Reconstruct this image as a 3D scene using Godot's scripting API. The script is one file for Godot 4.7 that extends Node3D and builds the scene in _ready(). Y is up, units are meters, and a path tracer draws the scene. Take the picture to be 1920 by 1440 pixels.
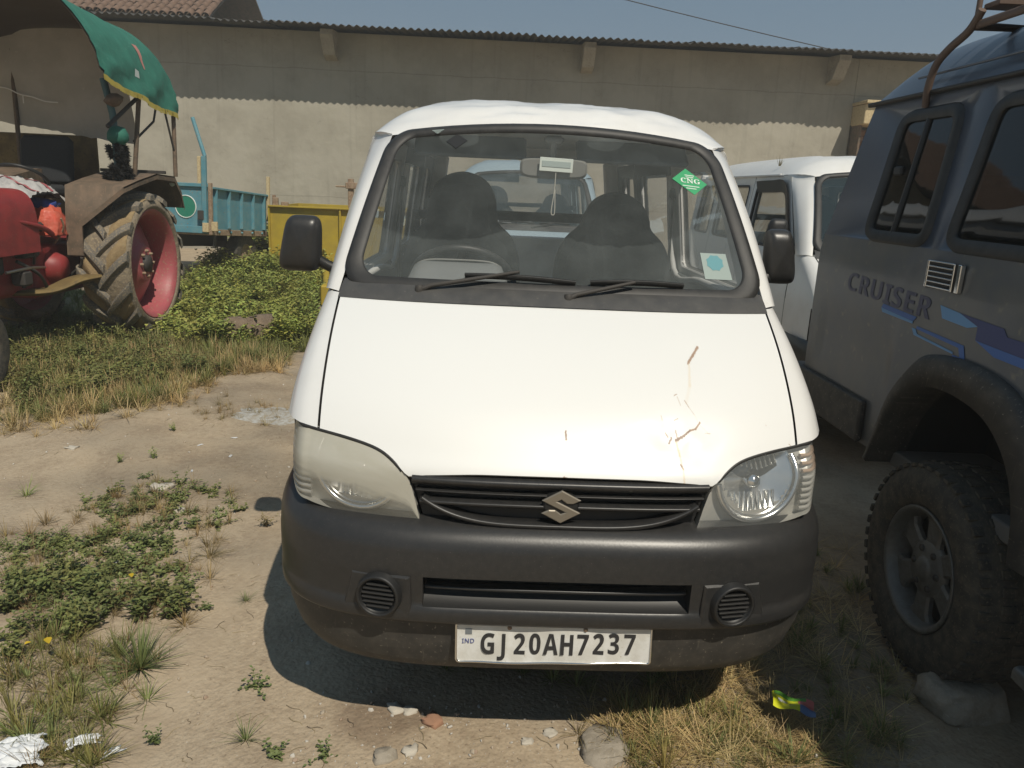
extends Node3D
# A yard with parked vehicles in front of a long shed. World axes: the white van faces +z, x is right, y is up, metres.

var M := {}
var rng := RandomNumberGenerator.new()
var used := {}

func _ready() -> void:
	rng.seed = 20
	# camera
	var cam := Camera3D.new()
	cam.name = "camera"
	add_child(cam)
	cam.fov = 52.8
	cam.near = 0.05
	cam.far = 900.0
	var yaw := deg_to_rad(1.716)
	var pitch := deg_to_rad(14.19)
	var roll := deg_to_rad(2.558)
	var fwd := Vector3(sin(yaw) * cos(pitch), -sin(pitch), -cos(yaw) * cos(pitch))
	var right := Vector3(cos(yaw), 0, sin(yaw))
	var up := right.cross(fwd)
	var r2 := right * cos(roll) + up * sin(roll)
	var u2 := up * cos(roll) - right * sin(roll)
	cam.transform = Transform3D(Basis(r2, u2, -fwd), Vector3(-0.1909, 1.5333, 1.7686))
	cam.current = true
	# sky and exposure
	var env := Environment.new()
	env.background_mode = Environment.BG_SKY
	var sky := Sky.new()
	var sm := ProceduralSkyMaterial.new()
	sm.sky_top_color = Color(0.405, 0.51, 0.605)
	sm.sky_horizon_color = Color(0.565, 0.63, 0.675)
	sm.sky_curve = 0.12
	sm.ground_bottom_color = Color(0.30, 0.27, 0.22)
	sm.ground_horizon_color = Color(0.42, 0.42, 0.40)
	sm.sun_angle_max = 12.0
	sky.sky_material = sm
	env.sky = sky
	env.tonemap_mode = Environment.TONE_MAPPER_LINEAR
	env.tonemap_exposure = 0.88
	env.fog_enabled = true
	env.fog_density = 0.0045
	env.fog_light_color = Color(0.80, 0.80, 0.78)
	env.sdfgi_enabled = true
	env.ssao_enabled = true
	env.ssil_enabled = true
	var we := WorldEnvironment.new()
	we.name = "environment"
	we.environment = env
	add_child(we)
	# sun: late morning, high, from behind the camera and to the right
	var sun := DirectionalLight3D.new()
	sun.name = "sun"
	sun.light_energy = 1.38
	sun.light_color = Color(1.0, 0.965, 0.90)
	sun.light_angular_distance = 0.5
	sun.shadow_enabled = true
	add_child(sun)
	sun.look_at_from_position(Vector3.ZERO, Vector3(-0.39, -1.28, -0.85), Vector3.UP)
	make_materials()
	make_ground()
	make_shed()
	make_white_vans()
	make_jeep()
	make_tractor()
	make_blue_trailer()
	make_yellow_trailer()
	make_plants()
	make_litter()

# ------------------------------------------------------------------ mesh builder
class MB:
	var P := PackedVector3Array()
	var N := PackedVector3Array()
	var T := PackedVector2Array()
	var K := PackedColorArray()
	var I := PackedInt32Array()
	var xf := Transform3D.IDENTITY

	func v(p: Vector3, n: Vector3, uv := Vector2.ZERO, k := Color.WHITE) -> int:
		P.append(xf * p)
		N.append((xf.basis * n).normalized())
		T.append(uv)
		K.append(k)
		return P.size() - 1

	func tri(a: int, b: int, c: int) -> void:
		var g := (P[c] - P[a]).cross(P[b] - P[a])
		if g.length_squared() < 1e-18:
			return
		if g.dot(N[a] + N[b] + N[c]) < 0.0:
			I.append_array(PackedInt32Array([a, c, b]))
		else:
			I.append_array(PackedInt32Array([a, b, c]))

	func flat(a: Vector3, b: Vector3, c: Vector3, d = null) -> void:
		var n := (c - a).cross(b - a).normalized()
		var i := v(a, n)
		v(b, n)
		v(c, n)
		tri(i, i + 1, i + 2)
		if d != null:
			v(d, n)
			tri(i, i + 2, i + 3)

	# rows: array of PackedVector3Array of one length; uvs the same shape or null
	func grid(rows: Array, flip := false, close_u := false, close_v := false, uvs = null, hole = null) -> void:
		var h: int = rows.size()
		var w: int = rows[0].size()
		var nn := PackedVector3Array()
		nn.resize(h * w)
		var f: Array = []
		for i in (h if close_v else h - 1):
			for j in (w if close_u else w - 1):
				if hole != null and hole.call(i, j):
					continue
				var i2 := (i + 1) % h
				var j2 := (j + 1) % w
				var a: Vector3 = rows[i][j]
				var b: Vector3 = rows[i][j2]
				var c: Vector3 = rows[i2][j2]
				var d: Vector3 = rows[i2][j]
				var n := (c - a).cross(b - d)
				if flip:
					n = -n
				nn[i * w + j] += n
				nn[i * w + j2] += n
				nn[i2 * w + j2] += n
				nn[i2 * w + j] += n
				f.append([i * w + j, i * w + j2, i2 * w + j2, i2 * w + j])
		var b0 := P.size()
		for i in h:
			for j in w:
				var n2: Vector3 = nn[i * w + j]
				if n2.length_squared() < 1e-20:
					n2 = Vector3.UP
				var uv: Vector2 = uvs[i][j] if uvs != null else Vector2(float(j) / maxf(1, w - 1), float(i) / maxf(1, h - 1))
				v(rows[i][j], n2.normalized(), uv)
		for q in f:
			tri(b0 + q[0], b0 + q[1], b0 + q[2])
			tri(b0 + q[0], b0 + q[2], b0 + q[3])

	# box with chamfered, softly shaded edges
	func box(c: Vector3, s: Vector3, bev := 0.004, rot := Basis.IDENTITY) -> void:
		var hs := s * 0.5
		bev = minf(bev, minf(hs.x, minf(hs.y, hs.z)) * 0.95)
		var ids := {}
		for k in 8:
			var sg := Vector3(1 if k & 1 else -1, 1 if k & 2 else -1, 1 if k & 4 else -1)
			for ax in 3:
				var p := Vector3(sg.x * (hs.x - bev), sg.y * (hs.y - bev), sg.z * (hs.z - bev))
				p[ax] = sg[ax] * hs[ax]
				var n := Vector3.ZERO
				n[ax] = sg[ax]
				ids[k * 3 + ax] = v(c + rot * p, rot * n)
		for ax in 3:
			var b1 := 1 << ((ax + 1) % 3)
			var b2 := 1 << ((ax + 2) % 3)
			for s1 in 2:
				var base := (1 << ax) if s1 else 0
				tri(ids[base * 3 + ax], ids[(base | b1) * 3 + ax], ids[(base | b1 | b2) * 3 + ax])
				tri(ids[base * 3 + ax], ids[(base | b1 | b2) * 3 + ax], ids[(base | b2) * 3 + ax])
			# edges along axis ax
			var a1 := (ax + 1) % 3
			var a2 := (ax + 2) % 3
			for e in 4:
				var base2 := (b1 if e & 1 else 0) | (b2 if e & 2 else 0)
				var p0 := base2
				var p1 := base2 | (1 << ax)
				tri(ids[p0 * 3 + a1], ids[p0 * 3 + a2], ids[p1 * 3 + a2])
				tri(ids[p0 * 3 + a1], ids[p1 * 3 + a2], ids[p1 * 3 + a1])
		for k in 8:
			tri(ids[k * 3], ids[k * 3 + 1], ids[k * 3 + 2])

	func tube(path: Array, r, seg := 8, closed := false, cap := true) -> void:
		var n := path.size()
		var rows: Array = []
		var up := Vector3.UP
		var t0: Vector3 = (path[1] - path[0]).normalized()
		if absf(t0.dot(up)) > 0.9:
			up = Vector3.RIGHT
		var side := t0.cross(up).normalized()
		for i in n:
			var a: Vector3 = path[(i - 1 + n) % n] if (closed or i > 0) else path[0]
			var b: Vector3 = path[(i + 1) % n] if (closed or i < n - 1) else path[n - 1]
			var t := (b - a).normalized()
			side = (side - t * side.dot(t)).normalized()
			var u := side.cross(t)
			var rad: float = r[i] if r is Array else r
			var row := PackedVector3Array()
			for k in seg:
				var an := TAU * k / seg
				row.append(path[i] + (side * cos(an) + u * sin(an)) * rad)
			rows.append(row)
		grid(rows, true, true, closed)
		if cap and not closed:
			for e in [0, n - 1]:
				var row2: PackedVector3Array = rows[e]
				var dir: Vector3 = (path[0] - path[1]) if e == 0 else (path[n - 1] - path[n - 2])
				var c0 := v(path[e], dir.normalized())
				var st := P.size()
				for k in seg:
					v(row2[k], dir.normalized())
				for k in seg:
					tri(c0, st + k, st + (k + 1) % seg)

	# a 2-D profile swept along a path; side = across, up = given
	func sweep(path: Array, prof: Array, up := Vector3.UP, closed := false, flip := false, close_prof := true) -> void:
		var n := path.size()
		var rows: Array = []
		for i in n:
			var a: Vector3 = path[(i - 1 + n) % n] if (closed or i > 0) else path[0]
			var b: Vector3 = path[(i + 1) % n] if (closed or i < n - 1) else path[n - 1]
			var t := (b - a).normalized()
			var sd := t.cross(up).normalized()
			var u := sd.cross(t)
			var row := PackedVector3Array()
			for q in prof:
				row.append(path[i] + sd * q.x + u * q.y)
			rows.append(row)
		grid(rows, flip, close_prof, closed)

	# profile of (radius, height) turned round the y axis of m
	func lathe(prof: Array, m: Transform3D, seg := 24, flip := false, a0 := 0.0, a1 := TAU) -> void:
		var rows: Array = []
		var full := absf(a1 - a0 - TAU) < 0.001
		var cnt := seg if full else seg + 1
		for q in prof:
			var row := PackedVector3Array()
			for k in cnt:
				var an := a0 + (a1 - a0) * k / seg
				row.append(m * Vector3(cos(an) * q.x, q.y, sin(an) * q.x))
			rows.append(row)
		grid(rows, flip, full)

	# flat polygon in the xy plane of m, from z = 0 to z = depth, front edge chamfered
	func poly(pts: PackedVector2Array, m: Transform3D, depth: float, bev := 0.0) -> void:
		if Geometry2D.is_polygon_clockwise(pts):
			pts.reverse()
		var inner := pts
		var n := pts.size()
		if bev > 0.0:
			inner = PackedVector2Array()
			for i in n:
				var d1 := (pts[i] - pts[(i - 1 + n) % n]).normalized()
				var d2 := (pts[(i + 1) % n] - pts[i]).normalized()
				var nn := (Vector2(-d1.y, d1.x) + Vector2(-d2.y, d2.x)).normalized()
				var cs := maxf(0.35, nn.dot(Vector2(-d1.y, d1.x)))
				inner.append(pts[i] + nn * bev / cs)
		var ids := Geometry2D.triangulate_polygon(inner)
		for face in [[depth, 1.0], [0.0, -1.0]]:
			var b0 := P.size()
			var src := inner if face[1] > 0 else pts
			for q in src:
				v(m * Vector3(q.x, q.y, face[0]), m.basis * Vector3(0, 0, face[1]), q)
			for t in range(0, ids.size(), 3):
				tri(b0 + ids[t], b0 + ids[t + 1], b0 + ids[t + 2])
		for i in n:
			var j := (i + 1) % n
			var a := pts[i]
			var b := pts[j]
			var nr := m.basis * Vector3((b - a).y, -(b - a).x, 0).normalized()
			var i0 := v(m * Vector3(a.x, a.y, 0), nr)
			v(m * Vector3(b.x, b.y, 0), nr)
			v(m * Vector3(b.x, b.y, depth - bev), nr)
			v(m * Vector3(a.x, a.y, depth - bev), nr)
			tri(i0, i0 + 1, i0 + 2)
			tri(i0, i0 + 2, i0 + 3)
			if bev > 0.0:
				var n2 := (nr + m.basis * Vector3(0, 0, 1)).normalized()
				var i1 := v(m * Vector3(a.x, a.y, depth - bev), n2)
				v(m * Vector3(b.x, b.y, depth - bev), n2)
				v(m * Vector3(inner[j].x, inner[j].y, depth), n2)
				v(m * Vector3(inner[i].x, inner[i].y, depth), n2)
				tri(i1, i1 + 1, i1 + 2)
				tri(i1, i1 + 2, i1 + 3)

	func mesh() -> ArrayMesh:
		var a := []
		a.resize(Mesh.ARRAY_MAX)
		a[Mesh.ARRAY_VERTEX] = P
		a[Mesh.ARRAY_NORMAL] = N
		a[Mesh.ARRAY_TEX_UV] = T
		a[Mesh.ARRAY_COLOR] = K
		a[Mesh.ARRAY_INDEX] = I
		var m := ArrayMesh.new()
		m.add_surface_from_arrays(Mesh.PRIMITIVE_TRIANGLES, a)
		return m

# ------------------------------------------------------------------ scene helpers
func numbered(called: String) -> String:
	var k: int = used.get(called, 0)
	used[called] = k + 1
	return called if k == 0 else "%s_%03d" % [called, k]

func thing(called: String, label: String, category: String, at := Vector3.ZERO, turn := 0.0, group := "") -> Node3D:
	var o := Node3D.new()
	o.name = numbered(called)
	add_child(o)
	o.position = at
	o.rotation.y = turn
	tag(o, label, category, group)
	return o

func tag(o: Node, label: String, category: String, group := "") -> void:
	o.set_meta("label", label)
	o.set_meta("category", category)
	if group != "":
		o.set_meta("group", group)

func part(called: String, mb: MB, mat: Material, parent: Node = null) -> MeshInstance3D:
	return part_mesh(called, mb.mesh(), mat, parent)

func part_mesh(called: String, mesh: Mesh, mat: Material, parent: Node = null) -> MeshInstance3D:
	var o := MeshInstance3D.new()
	o.mesh = mesh
	o.material_override = mat
	if parent == null or parent == self:
		o.name = numbered(called)
		add_child(o)
	else:
		o.name = called
		parent.add_child(o, true)
	return o

func structure(called: String, mb: MB, mat: Material) -> MeshInstance3D:
	var o := part(called, mb, mat)
	o.set_meta("kind", "structure")
	return o

func text_part(called: String, txt: String, h: float, depth: float, mat: Material, parent: Node, m: Transform3D, bold := true, width := 1.0, serif := false) -> MeshInstance3D:
	var t := TextMesh.new()
	var f := SystemFont.new()
	f.font_names = PackedStringArray(["Droid Serif" if serif else "Droid Sans"])
	f.font_weight = 700 if bold else 400
	t.font = f
	t.text = txt
	t.font_size = 64
	t.pixel_size = h / 64.0 / 0.72
	t.depth = depth
	t.curve_step = 1.0
	var o := MeshInstance3D.new()
	o.mesh = t
	o.material_override = mat
	o.name = called
	parent.add_child(o, true)
	o.transform = m * Transform3D(Basis.from_scale(Vector3(width, 1, 1)), Vector3.ZERO)
	return o

func spl(tab: Array, x: float) -> float:
	# smooth interpolation through [x, y] pairs, clamped at the ends
	var n := tab.size()
	if x <= tab[0][0]:
		return tab[0][1]
	if x >= tab[n - 1][0]:
		return tab[n - 1][1]
	var i := 0
	while x > tab[i + 1][0]:
		i += 1
	var h: float = tab[i + 1][0] - tab[i][0]
	var t: float = (x - tab[i][0]) / h
	var d: float = (tab[i + 1][1] - tab[i][1]) / h
	var m0: float = d
	var m1: float = d
	if i > 0:
		m0 = (tab[i + 1][1] - tab[i - 1][1]) / (tab[i + 1][0] - tab[i - 1][0])
	if i < n - 2:
		m1 = (tab[i + 2][1] - tab[i][1]) / (tab[i + 2][0] - tab[i][0])
	if d == 0.0:
		m0 = 0.0
		m1 = 0.0
	else:
		m0 = clampf(m0 / d, 0.0, 3.0) * d
		m1 = clampf(m1 / d, 0.0, 3.0) * d
	var t2 := t * t
	var t3 := t2 * t
	return tab[i][1] * (2 * t3 - 3 * t2 + 1) + m0 * h * (t3 - 2 * t2 + t) + tab[i + 1][1] * (-2 * t3 + 3 * t2) + m1 * h * (t3 - t2)

func curve(pts: Array, per := 8) -> Array:
	# Catmull-Rom through points
	var out := []
	var n := pts.size()
	for i in n - 1:
		var a: Vector3 = pts[maxi(i - 1, 0)]
		var b: Vector3 = pts[i]
		var c: Vector3 = pts[i + 1]
		var d: Vector3 = pts[mini(i + 2, n - 1)]
		for k in per:
			out.append(b.cubic_interpolate(c, a, d, float(k) / per))
	out.append(pts[n - 1])
	return out

func lin(r: float, g: float, b: float) -> Color:
	return Color(r, g, b).linear_to_srgb()

func mk(col: Color, rough := 0.6, metal := 0.0) -> StandardMaterial3D:
	var m := StandardMaterial3D.new()
	m.albedo_color = col
	m.roughness = rough
	m.metallic = metal
	m.cull_mode = BaseMaterial3D.CULL_DISABLED
	return m

func noise_image(size: int, freq: float, sd: int, oct := 4, type := FastNoiseLite.TYPE_SIMPLEX_SMOOTH) -> Image:
	var n := FastNoiseLite.new()
	n.noise_type = type
	n.seed = sd
	n.frequency = freq
	n.fractal_octaves = oct
	return n.get_seamless_image(size, size)

# colour texture from two noise images: base colours mixed by coarse noise, speckle by fine noise
func mottle(size: int, a: Color, b: Color, spot: Color, freq: float, spot_at: float, sd: int) -> ImageTexture:
	var n1 := noise_image(size, freq, sd)
	var n2 := noise_image(size, freq * 5.0, sd + 1, 3)
	var im := Image.create(size, size, false, Image.FORMAT_RGB8)
	for y in size:
		for x in size:
			var p := n1.get_pixel(x, y).r
			var q := n2.get_pixel(x, y).r
			var c := a.lerp(b, clampf((p - 0.5) * 1.8 + 0.5 + (q - 0.5) * 0.5, 0, 1))
			if q > spot_at:
				c = c.lerp(spot, clampf((q - spot_at) * 8.0, 0, 1))
			im.set_pixel(x, y, c)
	im.generate_mipmaps()
	return ImageTexture.create_from_image(im)

func bump(size: int, freq: float, sd: int, strength: float, oct := 5) -> ImageTexture:
	var im := noise_image(size, freq, sd, oct)
	im.convert(Image.FORMAT_RGBA8)
	im.bump_map_to_normal_map(strength)
	im.generate_mipmaps()
	return ImageTexture.create_from_image(im)

func tri_tex(m: StandardMaterial3D, tex: Texture2D, scale: float, nrm: Texture2D = null, nscale := 1.0, world := false) -> StandardMaterial3D:
	m.albedo_texture = tex
	m.uv1_triplanar = true
	m.uv1_world_triplanar = world
	m.uv1_scale = Vector3(scale, scale, scale)
	if nrm != null:
		m.normal_enabled = true
		m.normal_texture = nrm
		m.normal_scale = nscale
	return m

# ------------------------------------------------------------------ materials
func make_materials() -> void:
	M.paint = tri_tex(mk(Color.WHITE, 0.34), mottle(512, lin(0.79, 0.785, 0.765), lin(0.755, 0.748, 0.722), lin(0.66, 0.64, 0.59), 0.008, 0.86, 81), 1.5)
	M.paint.clearcoat_enabled = true
	M.paint.clearcoat = 0.6
	M.paint.clearcoat_roughness = 0.12
	M.paint2 = tri_tex(mk(Color.WHITE, 0.34), mottle(256, lin(0.76, 0.755, 0.73), lin(0.72, 0.71, 0.675), lin(0.62, 0.59, 0.53), 0.01, 0.84, 83), 1.5)
	M.paint2.clearcoat_enabled = true
	M.paint2.clearcoat = 0.5
	M.paint3 = mk(lin(0.33, 0.42, 0.47), 0.35)
	M.paint_hood = mk(Color.WHITE, 0.42)
	M.paint_hood.clearcoat_enabled = true
	M.paint_hood.clearcoat = 0.3
	M.paint_hood.clearcoat_roughness = 0.18
	M.paint_hood.albedo_texture = hood_texture()
	M.white_inside = mk(lin(0.62, 0.63, 0.62), 0.6)
	var dusty := mottle(512, lin(0.024, 0.024, 0.024), lin(0.031, 0.030, 0.029), lin(0.28, 0.26, 0.22), 0.03, 0.84, 5)
	M.plastic = tri_tex(mk(Color.WHITE, 0.36), dusty, 2.6, bump(256, 0.2, 6, 0.6, 2), 0.12)
	M.plastic_low = tri_tex(mk(Color.WHITE, 0.6), mottle(512, lin(0.03, 0.029, 0.027), lin(0.06, 0.055, 0.047), lin(0.3, 0.27, 0.21), 0.012, 0.79, 7), 2.1)
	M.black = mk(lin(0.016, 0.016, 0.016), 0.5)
	M.rubber = tri_tex(mk(Color.WHITE, 0.55), mottle(256, lin(0.018, 0.018, 0.018), lin(0.032, 0.031, 0.029), lin(0.1, 0.09, 0.08), 0.02, 0.85, 9), 3.0)
	M.cowl = tri_tex(mk(Color.WHITE, 0.6), mottle(256, lin(0.05, 0.05, 0.05), lin(0.075, 0.073, 0.069), lin(0.24, 0.22, 0.18), 0.02, 0.84, 11), 2.5)
	M.chrome = mk(lin(0.75, 0.75, 0.74), 0.12, 1.0)
	M.steel = mk(lin(0.42, 0.41, 0.39), 0.35, 1.0)
	M.bowl = mk(lin(0.72, 0.72, 0.70), 0.22, 0.9)
	M.lamp_body = mk(lin(0.48, 0.47, 0.43), 0.4, 0.35)
	M.amber = mk(lin(0.36, 0.25, 0.17), 0.3)
	M.badge = mk(lin(0.27, 0.24, 0.195), 0.4, 0.5)
	M.glass = mk(Color(0.50, 0.58, 0.60, 0.12), 0.03)
	M.glass.transparency = BaseMaterial3D.TRANSPARENCY_ALPHA
	M.dust_haze_glass = mk(Color.WHITE, 0.04)  # film of real dust, its alpha also carrying painted glare haze
	M.dust_haze_glass.transparency = BaseMaterial3D.TRANSPARENCY_ALPHA
	M.dust_haze_glass.albedo_texture = dust_haze_texture()
	M.side_glass = mk(Color(0.35, 0.42, 0.42, 0.25), 0.03)
	M.side_glass.transparency = BaseMaterial3D.TRANSPARENCY_ALPHA
	M.lens = mk(Color(0.85, 0.87, 0.86, 0.13), 0.04)
	M.lens.transparency = BaseMaterial3D.TRANSPARENCY_ALPHA
	M.lens_fog = mk(Color(1, 1, 1, 1), 0.3)
	M.lens_fog.transparency = BaseMaterial3D.TRANSPARENCY_ALPHA
	M.lens_fog.albedo_texture = fog_texture()
	M.tint = mk(Color(0.05, 0.065, 0.07, 0.72), 0.03)
	M.tint.transparency = BaseMaterial3D.TRANSPARENCY_ALPHA
	M.cabin = mk(lin(0.10, 0.115, 0.12), 0.75)
	M.dash = mk(lin(0.17, 0.18, 0.18), 0.7)
	M.cloth = tri_tex(mk(Color.WHITE, 0.9), mottle(256, lin(0.018, 0.02, 0.023), lin(0.028, 0.03, 0.034), lin(0.05, 0.05, 0.05), 0.05, 0.8, 13), 4.0)
	M.cabin_dark = mk(lin(0.12, 0.12, 0.115), 0.85)
	M.plate = tri_tex(mk(Color.WHITE, 0.45), mottle(256, lin(0.72, 0.72, 0.69), lin(0.62, 0.61, 0.56), lin(0.35, 0.30, 0.22), 0.015, 0.86, 15), 4.0)
	M.ink = mk(lin(0.03, 0.03, 0.032), 0.5)
	M.ink_blue = mk(lin(0.10, 0.12, 0.30), 0.5)
	M.holo = mk(lin(0.24, 0.27, 0.30), 0.3, 0.4)
	M.green_sticker = mk(lin(0.03, 0.33, 0.13), 0.5)
	M.teal_sticker = mk(lin(0.07, 0.26, 0.30), 0.5)
	M.pale_sticker = mk(lin(0.26, 0.33, 0.31), 0.5)
	M.card = mk(lin(0.72, 0.78, 0.72), 0.6)
	M.card_grey = mk(lin(0.42, 0.50, 0.48), 0.6)
	M.mirror_back = mk(lin(0.20, 0.20, 0.185), 0.55)
	M.string = mk(lin(0.5, 0.48, 0.42), 0.8)
	M.tape = mk(lin(0.62, 0.42, 0.06), 0.6)
	# jeep
	M.jeep = tri_tex(mk(Color.WHITE, 0.36), mottle(512, lin(0.056, 0.072, 0.100), lin(0.066, 0.080, 0.104), lin(0.10, 0.105, 0.105), 0.008, 0.84, 17), 1.2)
	M.jeep.clearcoat_enabled = true
	M.jeep.clearcoat = 0.45
	M.jeep.clearcoat_roughness = 0.2
	M.jeep_dust = tri_tex(mk(Color.WHITE, 0.38), mottle(512, lin(0.070, 0.080, 0.094), lin(0.100, 0.102, 0.098), lin(0.15, 0.14, 0.115), 0.006, 0.78, 18), 0.9)
	M.jeep_dust.clearcoat_enabled = true
	M.jeep_dust.clearcoat = 0.5
	M.jeep_dust.clearcoat_roughness = 0.15
	M.stripe_blue = mk(lin(0.05, 0.13, 0.36), 0.45)
	M.stripe_dark = mk(lin(0.035, 0.05, 0.15), 0.4)
	M.stripe_light = mk(lin(0.13, 0.29, 0.50), 0.45)
	M.letter = mk(lin(0.045, 0.05, 0.10), 0.4)
	M.alloy = tri_tex(mk(Color.WHITE, 0.5, 0.35), mottle(256, lin(0.15, 0.155, 0.15), lin(0.12, 0.12, 0.112), lin(0.10, 0.09, 0.07), 0.03, 0.78, 19), 4.0)
	M.tyre = tri_tex(mk(Color.WHITE, 0.85), mottle(512, lin(0.035, 0.033, 0.03), lin(0.085, 0.075, 0.055), lin(0.15, 0.125, 0.085), 0.015, 0.7, 21), 2.2)
	M.rack = mk(lin(0.13, 0.09, 0.07), 0.7, 0.2)
	# tractor
	M.red = tri_tex(mk(Color.WHITE, 0.5), mottle(256, lin(0.30, 0.035, 0.035), lin(0.22, 0.03, 0.03), lin(0.24, 0.13, 0.09), 0.015, 0.76, 23), 1.6)
	M.rim_red = tri_tex(mk(Color.WHITE, 0.5), mottle(256, lin(0.40, 0.085, 0.10), lin(0.33, 0.085, 0.09), lin(0.34, 0.21, 0.15), 0.012, 0.70, 24), 1.8)
	M.mud_tyre = tri_tex(mk(Color.WHITE, 0.9), mottle(512, lin(0.17, 0.14, 0.105), lin(0.26, 0.21, 0.145), lin(0.33, 0.265, 0.17), 0.012, 0.60, 25), 1.2, bump(256, 0.06, 26, 3.0), 0.6)
	M.lug = tri_tex(mk(Color.WHITE, 0.85), mottle(512, lin(0.12, 0.112, 0.10), lin(0.18, 0.16, 0.13), lin(0.32, 0.25, 0.15), 0.014, 0.60, 27), 1.4)
	M.mud = tri_tex(mk(Color.WHITE, 0.95), mottle(256, lin(0.30, 0.22, 0.115), lin(0.24, 0.17, 0.09), lin(0.35, 0.27, 0.15), 0.03, 0.75, 28), 3.0, bump(256, 0.08, 29, 4.0), 0.8)
	M.brown_metal = tri_tex(mk(Color.WHITE, 0.75, 0.1), mottle(256, lin(0.11, 0.085, 0.06), lin(0.18, 0.125, 0.085), lin(0.26, 0.16, 0.10), 0.018, 0.72, 30), 1.5)
	M.dark_metal = mk(lin(0.055, 0.05, 0.045), 0.7, 0.2)
	M.canvas_green = tri_tex(mk(Color.WHITE, 0.8), mottle(256, lin(0.022, 0.135, 0.095), lin(0.03, 0.175, 0.125), lin(0.12, 0.24, 0.19), 0.012, 0.82, 31), 1.2, bump(256, 0.03, 32, 2.0), 0.4)
	M.canvas_green.backlight_enabled = true
	M.canvas_green.backlight = Color(0.01, 0.05, 0.03)
	M.canvas_grey = tri_tex(mk(Color.WHITE, 0.9), mottle(256, lin(0.52, 0.485, 0.41), lin(0.45, 0.42, 0.35), lin(0.56, 0.53, 0.45), 0.01, 0.8, 33), 0.9)
	M.canvas_grey.backlight_enabled = true
	M.canvas_grey.backlight = Color(0.10, 0.095, 0.08)
	M.canopy_shade = mk(lin(0.075, 0.06, 0.045), 0.95)  # canopy underside: its shade put into a dark brown colour
	M.fringe = mk(lin(0.45, 0.36, 0.07), 0.9)
	M.pink_band = mk(lin(0.42, 0.19, 0.16), 0.9)
	M.tear = mk(lin(0.75, 0.73, 0.66), 0.9)
	M.teal_pole = mk(lin(0.06, 0.13, 0.13), 0.6)
	M.tassel = mk(lin(0.014, 0.014, 0.015), 0.95)
	M.bag_orange = tri_tex(mk(Color.WHITE, 0.45), mottle(256, lin(0.62, 0.10, 0.06), lin(0.55, 0.14, 0.09), lin(0.7, 0.3, 0.2), 0.02, 0.82, 35), 2.0, bump(256, 0.03, 36, 4.0), 0.8)
	M.sack = tri_tex(mk(Color.WHITE, 0.7), mottle(256, lin(0.46, 0.45, 0.43), lin(0.34, 0.335, 0.33), lin(0.55, 0.54, 0.5), 0.02, 0.8, 37), 2.0, bump(256, 0.03, 38, 3.0), 0.6)
	M.sack_red = mk(lin(0.36, 0.10, 0.11), 0.8)
	M.blue_cloth = mk(lin(0.03, 0.06, 0.24), 0.8)
	M.ochre = tri_tex(mk(Color.WHITE, 0.8), mottle(256, lin(0.20, 0.14, 0.05), lin(0.13, 0.09, 0.035), lin(0.07, 0.05, 0.03), 0.015, 0.75, 39), 1.4)
	# trailers
	M.blue_paint = tri_tex(mk(Color.WHITE, 0.6), mottle(512, lin(0.085, 0.25, 0.31), lin(0.13, 0.28, 0.32), lin(0.28, 0.18, 0.12), 0.012, 0.76, 41), 0.9)
	M.green_disc = mk(lin(0.02, 0.20, 0.13), 0.6)
	M.white_mark = mk(lin(0.65, 0.70, 0.66), 0.6)
	M.rust = tri_tex(mk(Color.WHITE, 0.85), mottle(256, lin(0.23, 0.15, 0.10), lin(0.32, 0.24, 0.16), lin(0.45, 0.36, 0.24), 0.02, 0.7, 43), 2.0)
	M.cream = tri_tex(mk(Color.WHITE, 0.7), mottle(256, lin(0.60, 0.50, 0.29), lin(0.50, 0.40, 0.23), lin(0.25, 0.12, 0.07), 0.03, 0.68, 44), 2.5)
	M.yellow = tri_tex(mk(Color.WHITE, 0.55), mottle(512, lin(0.42, 0.31, 0.03), lin(0.36, 0.265, 0.035), lin(0.28, 0.19, 0.06), 0.01, 0.82, 45), 0.8)
	# shed
	M.wall = tri_tex(mk(Color.WHITE, 0.95), wall_texture(), 0.16, bump(512, 0.05, 52, 1.5), 0.25)
	M.concrete = tri_tex(mk(Color.WHITE, 0.95), mottle(256, lin(0.36, 0.33, 0.27), lin(0.28, 0.255, 0.21), lin(0.2, 0.18, 0.15), 0.02, 0.74, 53), 0.8)
	M.asbestos = tri_tex(mk(Color.WHITE, 0.95), mottle(256, lin(0.085, 0.08, 0.072), lin(0.06, 0.057, 0.052), lin(0.04, 0.038, 0.034), 0.02, 0.72, 54), 0.6)
	M.shutter = tri_tex(mk(Color.WHITE, 0.8), mottle(256, lin(0.28, 0.17, 0.12), lin(0.22, 0.13, 0.09), lin(0.34, 0.24, 0.18), 0.02, 0.75, 55), 0.9)
	M.clay_tile = tri_tex(mk(Color.WHITE, 0.95), mottle(256, lin(0.20, 0.125, 0.085), lin(0.14, 0.09, 0.065), lin(0.27, 0.19, 0.13), 0.05, 0.72, 56), 0.7)
	# plants
	for q in [["leaf", lin(0.15, 0.185, 0.065)], ["leaf2", lin(0.25, 0.315, 0.08)], ["blade", lin(0.15, 0.185, 0.06)], ["dry", lin(0.45, 0.365, 0.19)], ["dry2", lin(0.25, 0.20, 0.095)], ["yellow_leaf", lin(0.55, 0.38, 0.02)]]:
		var m := mk(Color.WHITE, 0.65)
		m.vertex_color_use_as_albedo = true
		m.albedo_color = q[1]
		m.backlight_enabled = true
		m.backlight = Color(0.35, 0.35, 0.2)
		M[q[0]] = m
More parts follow.
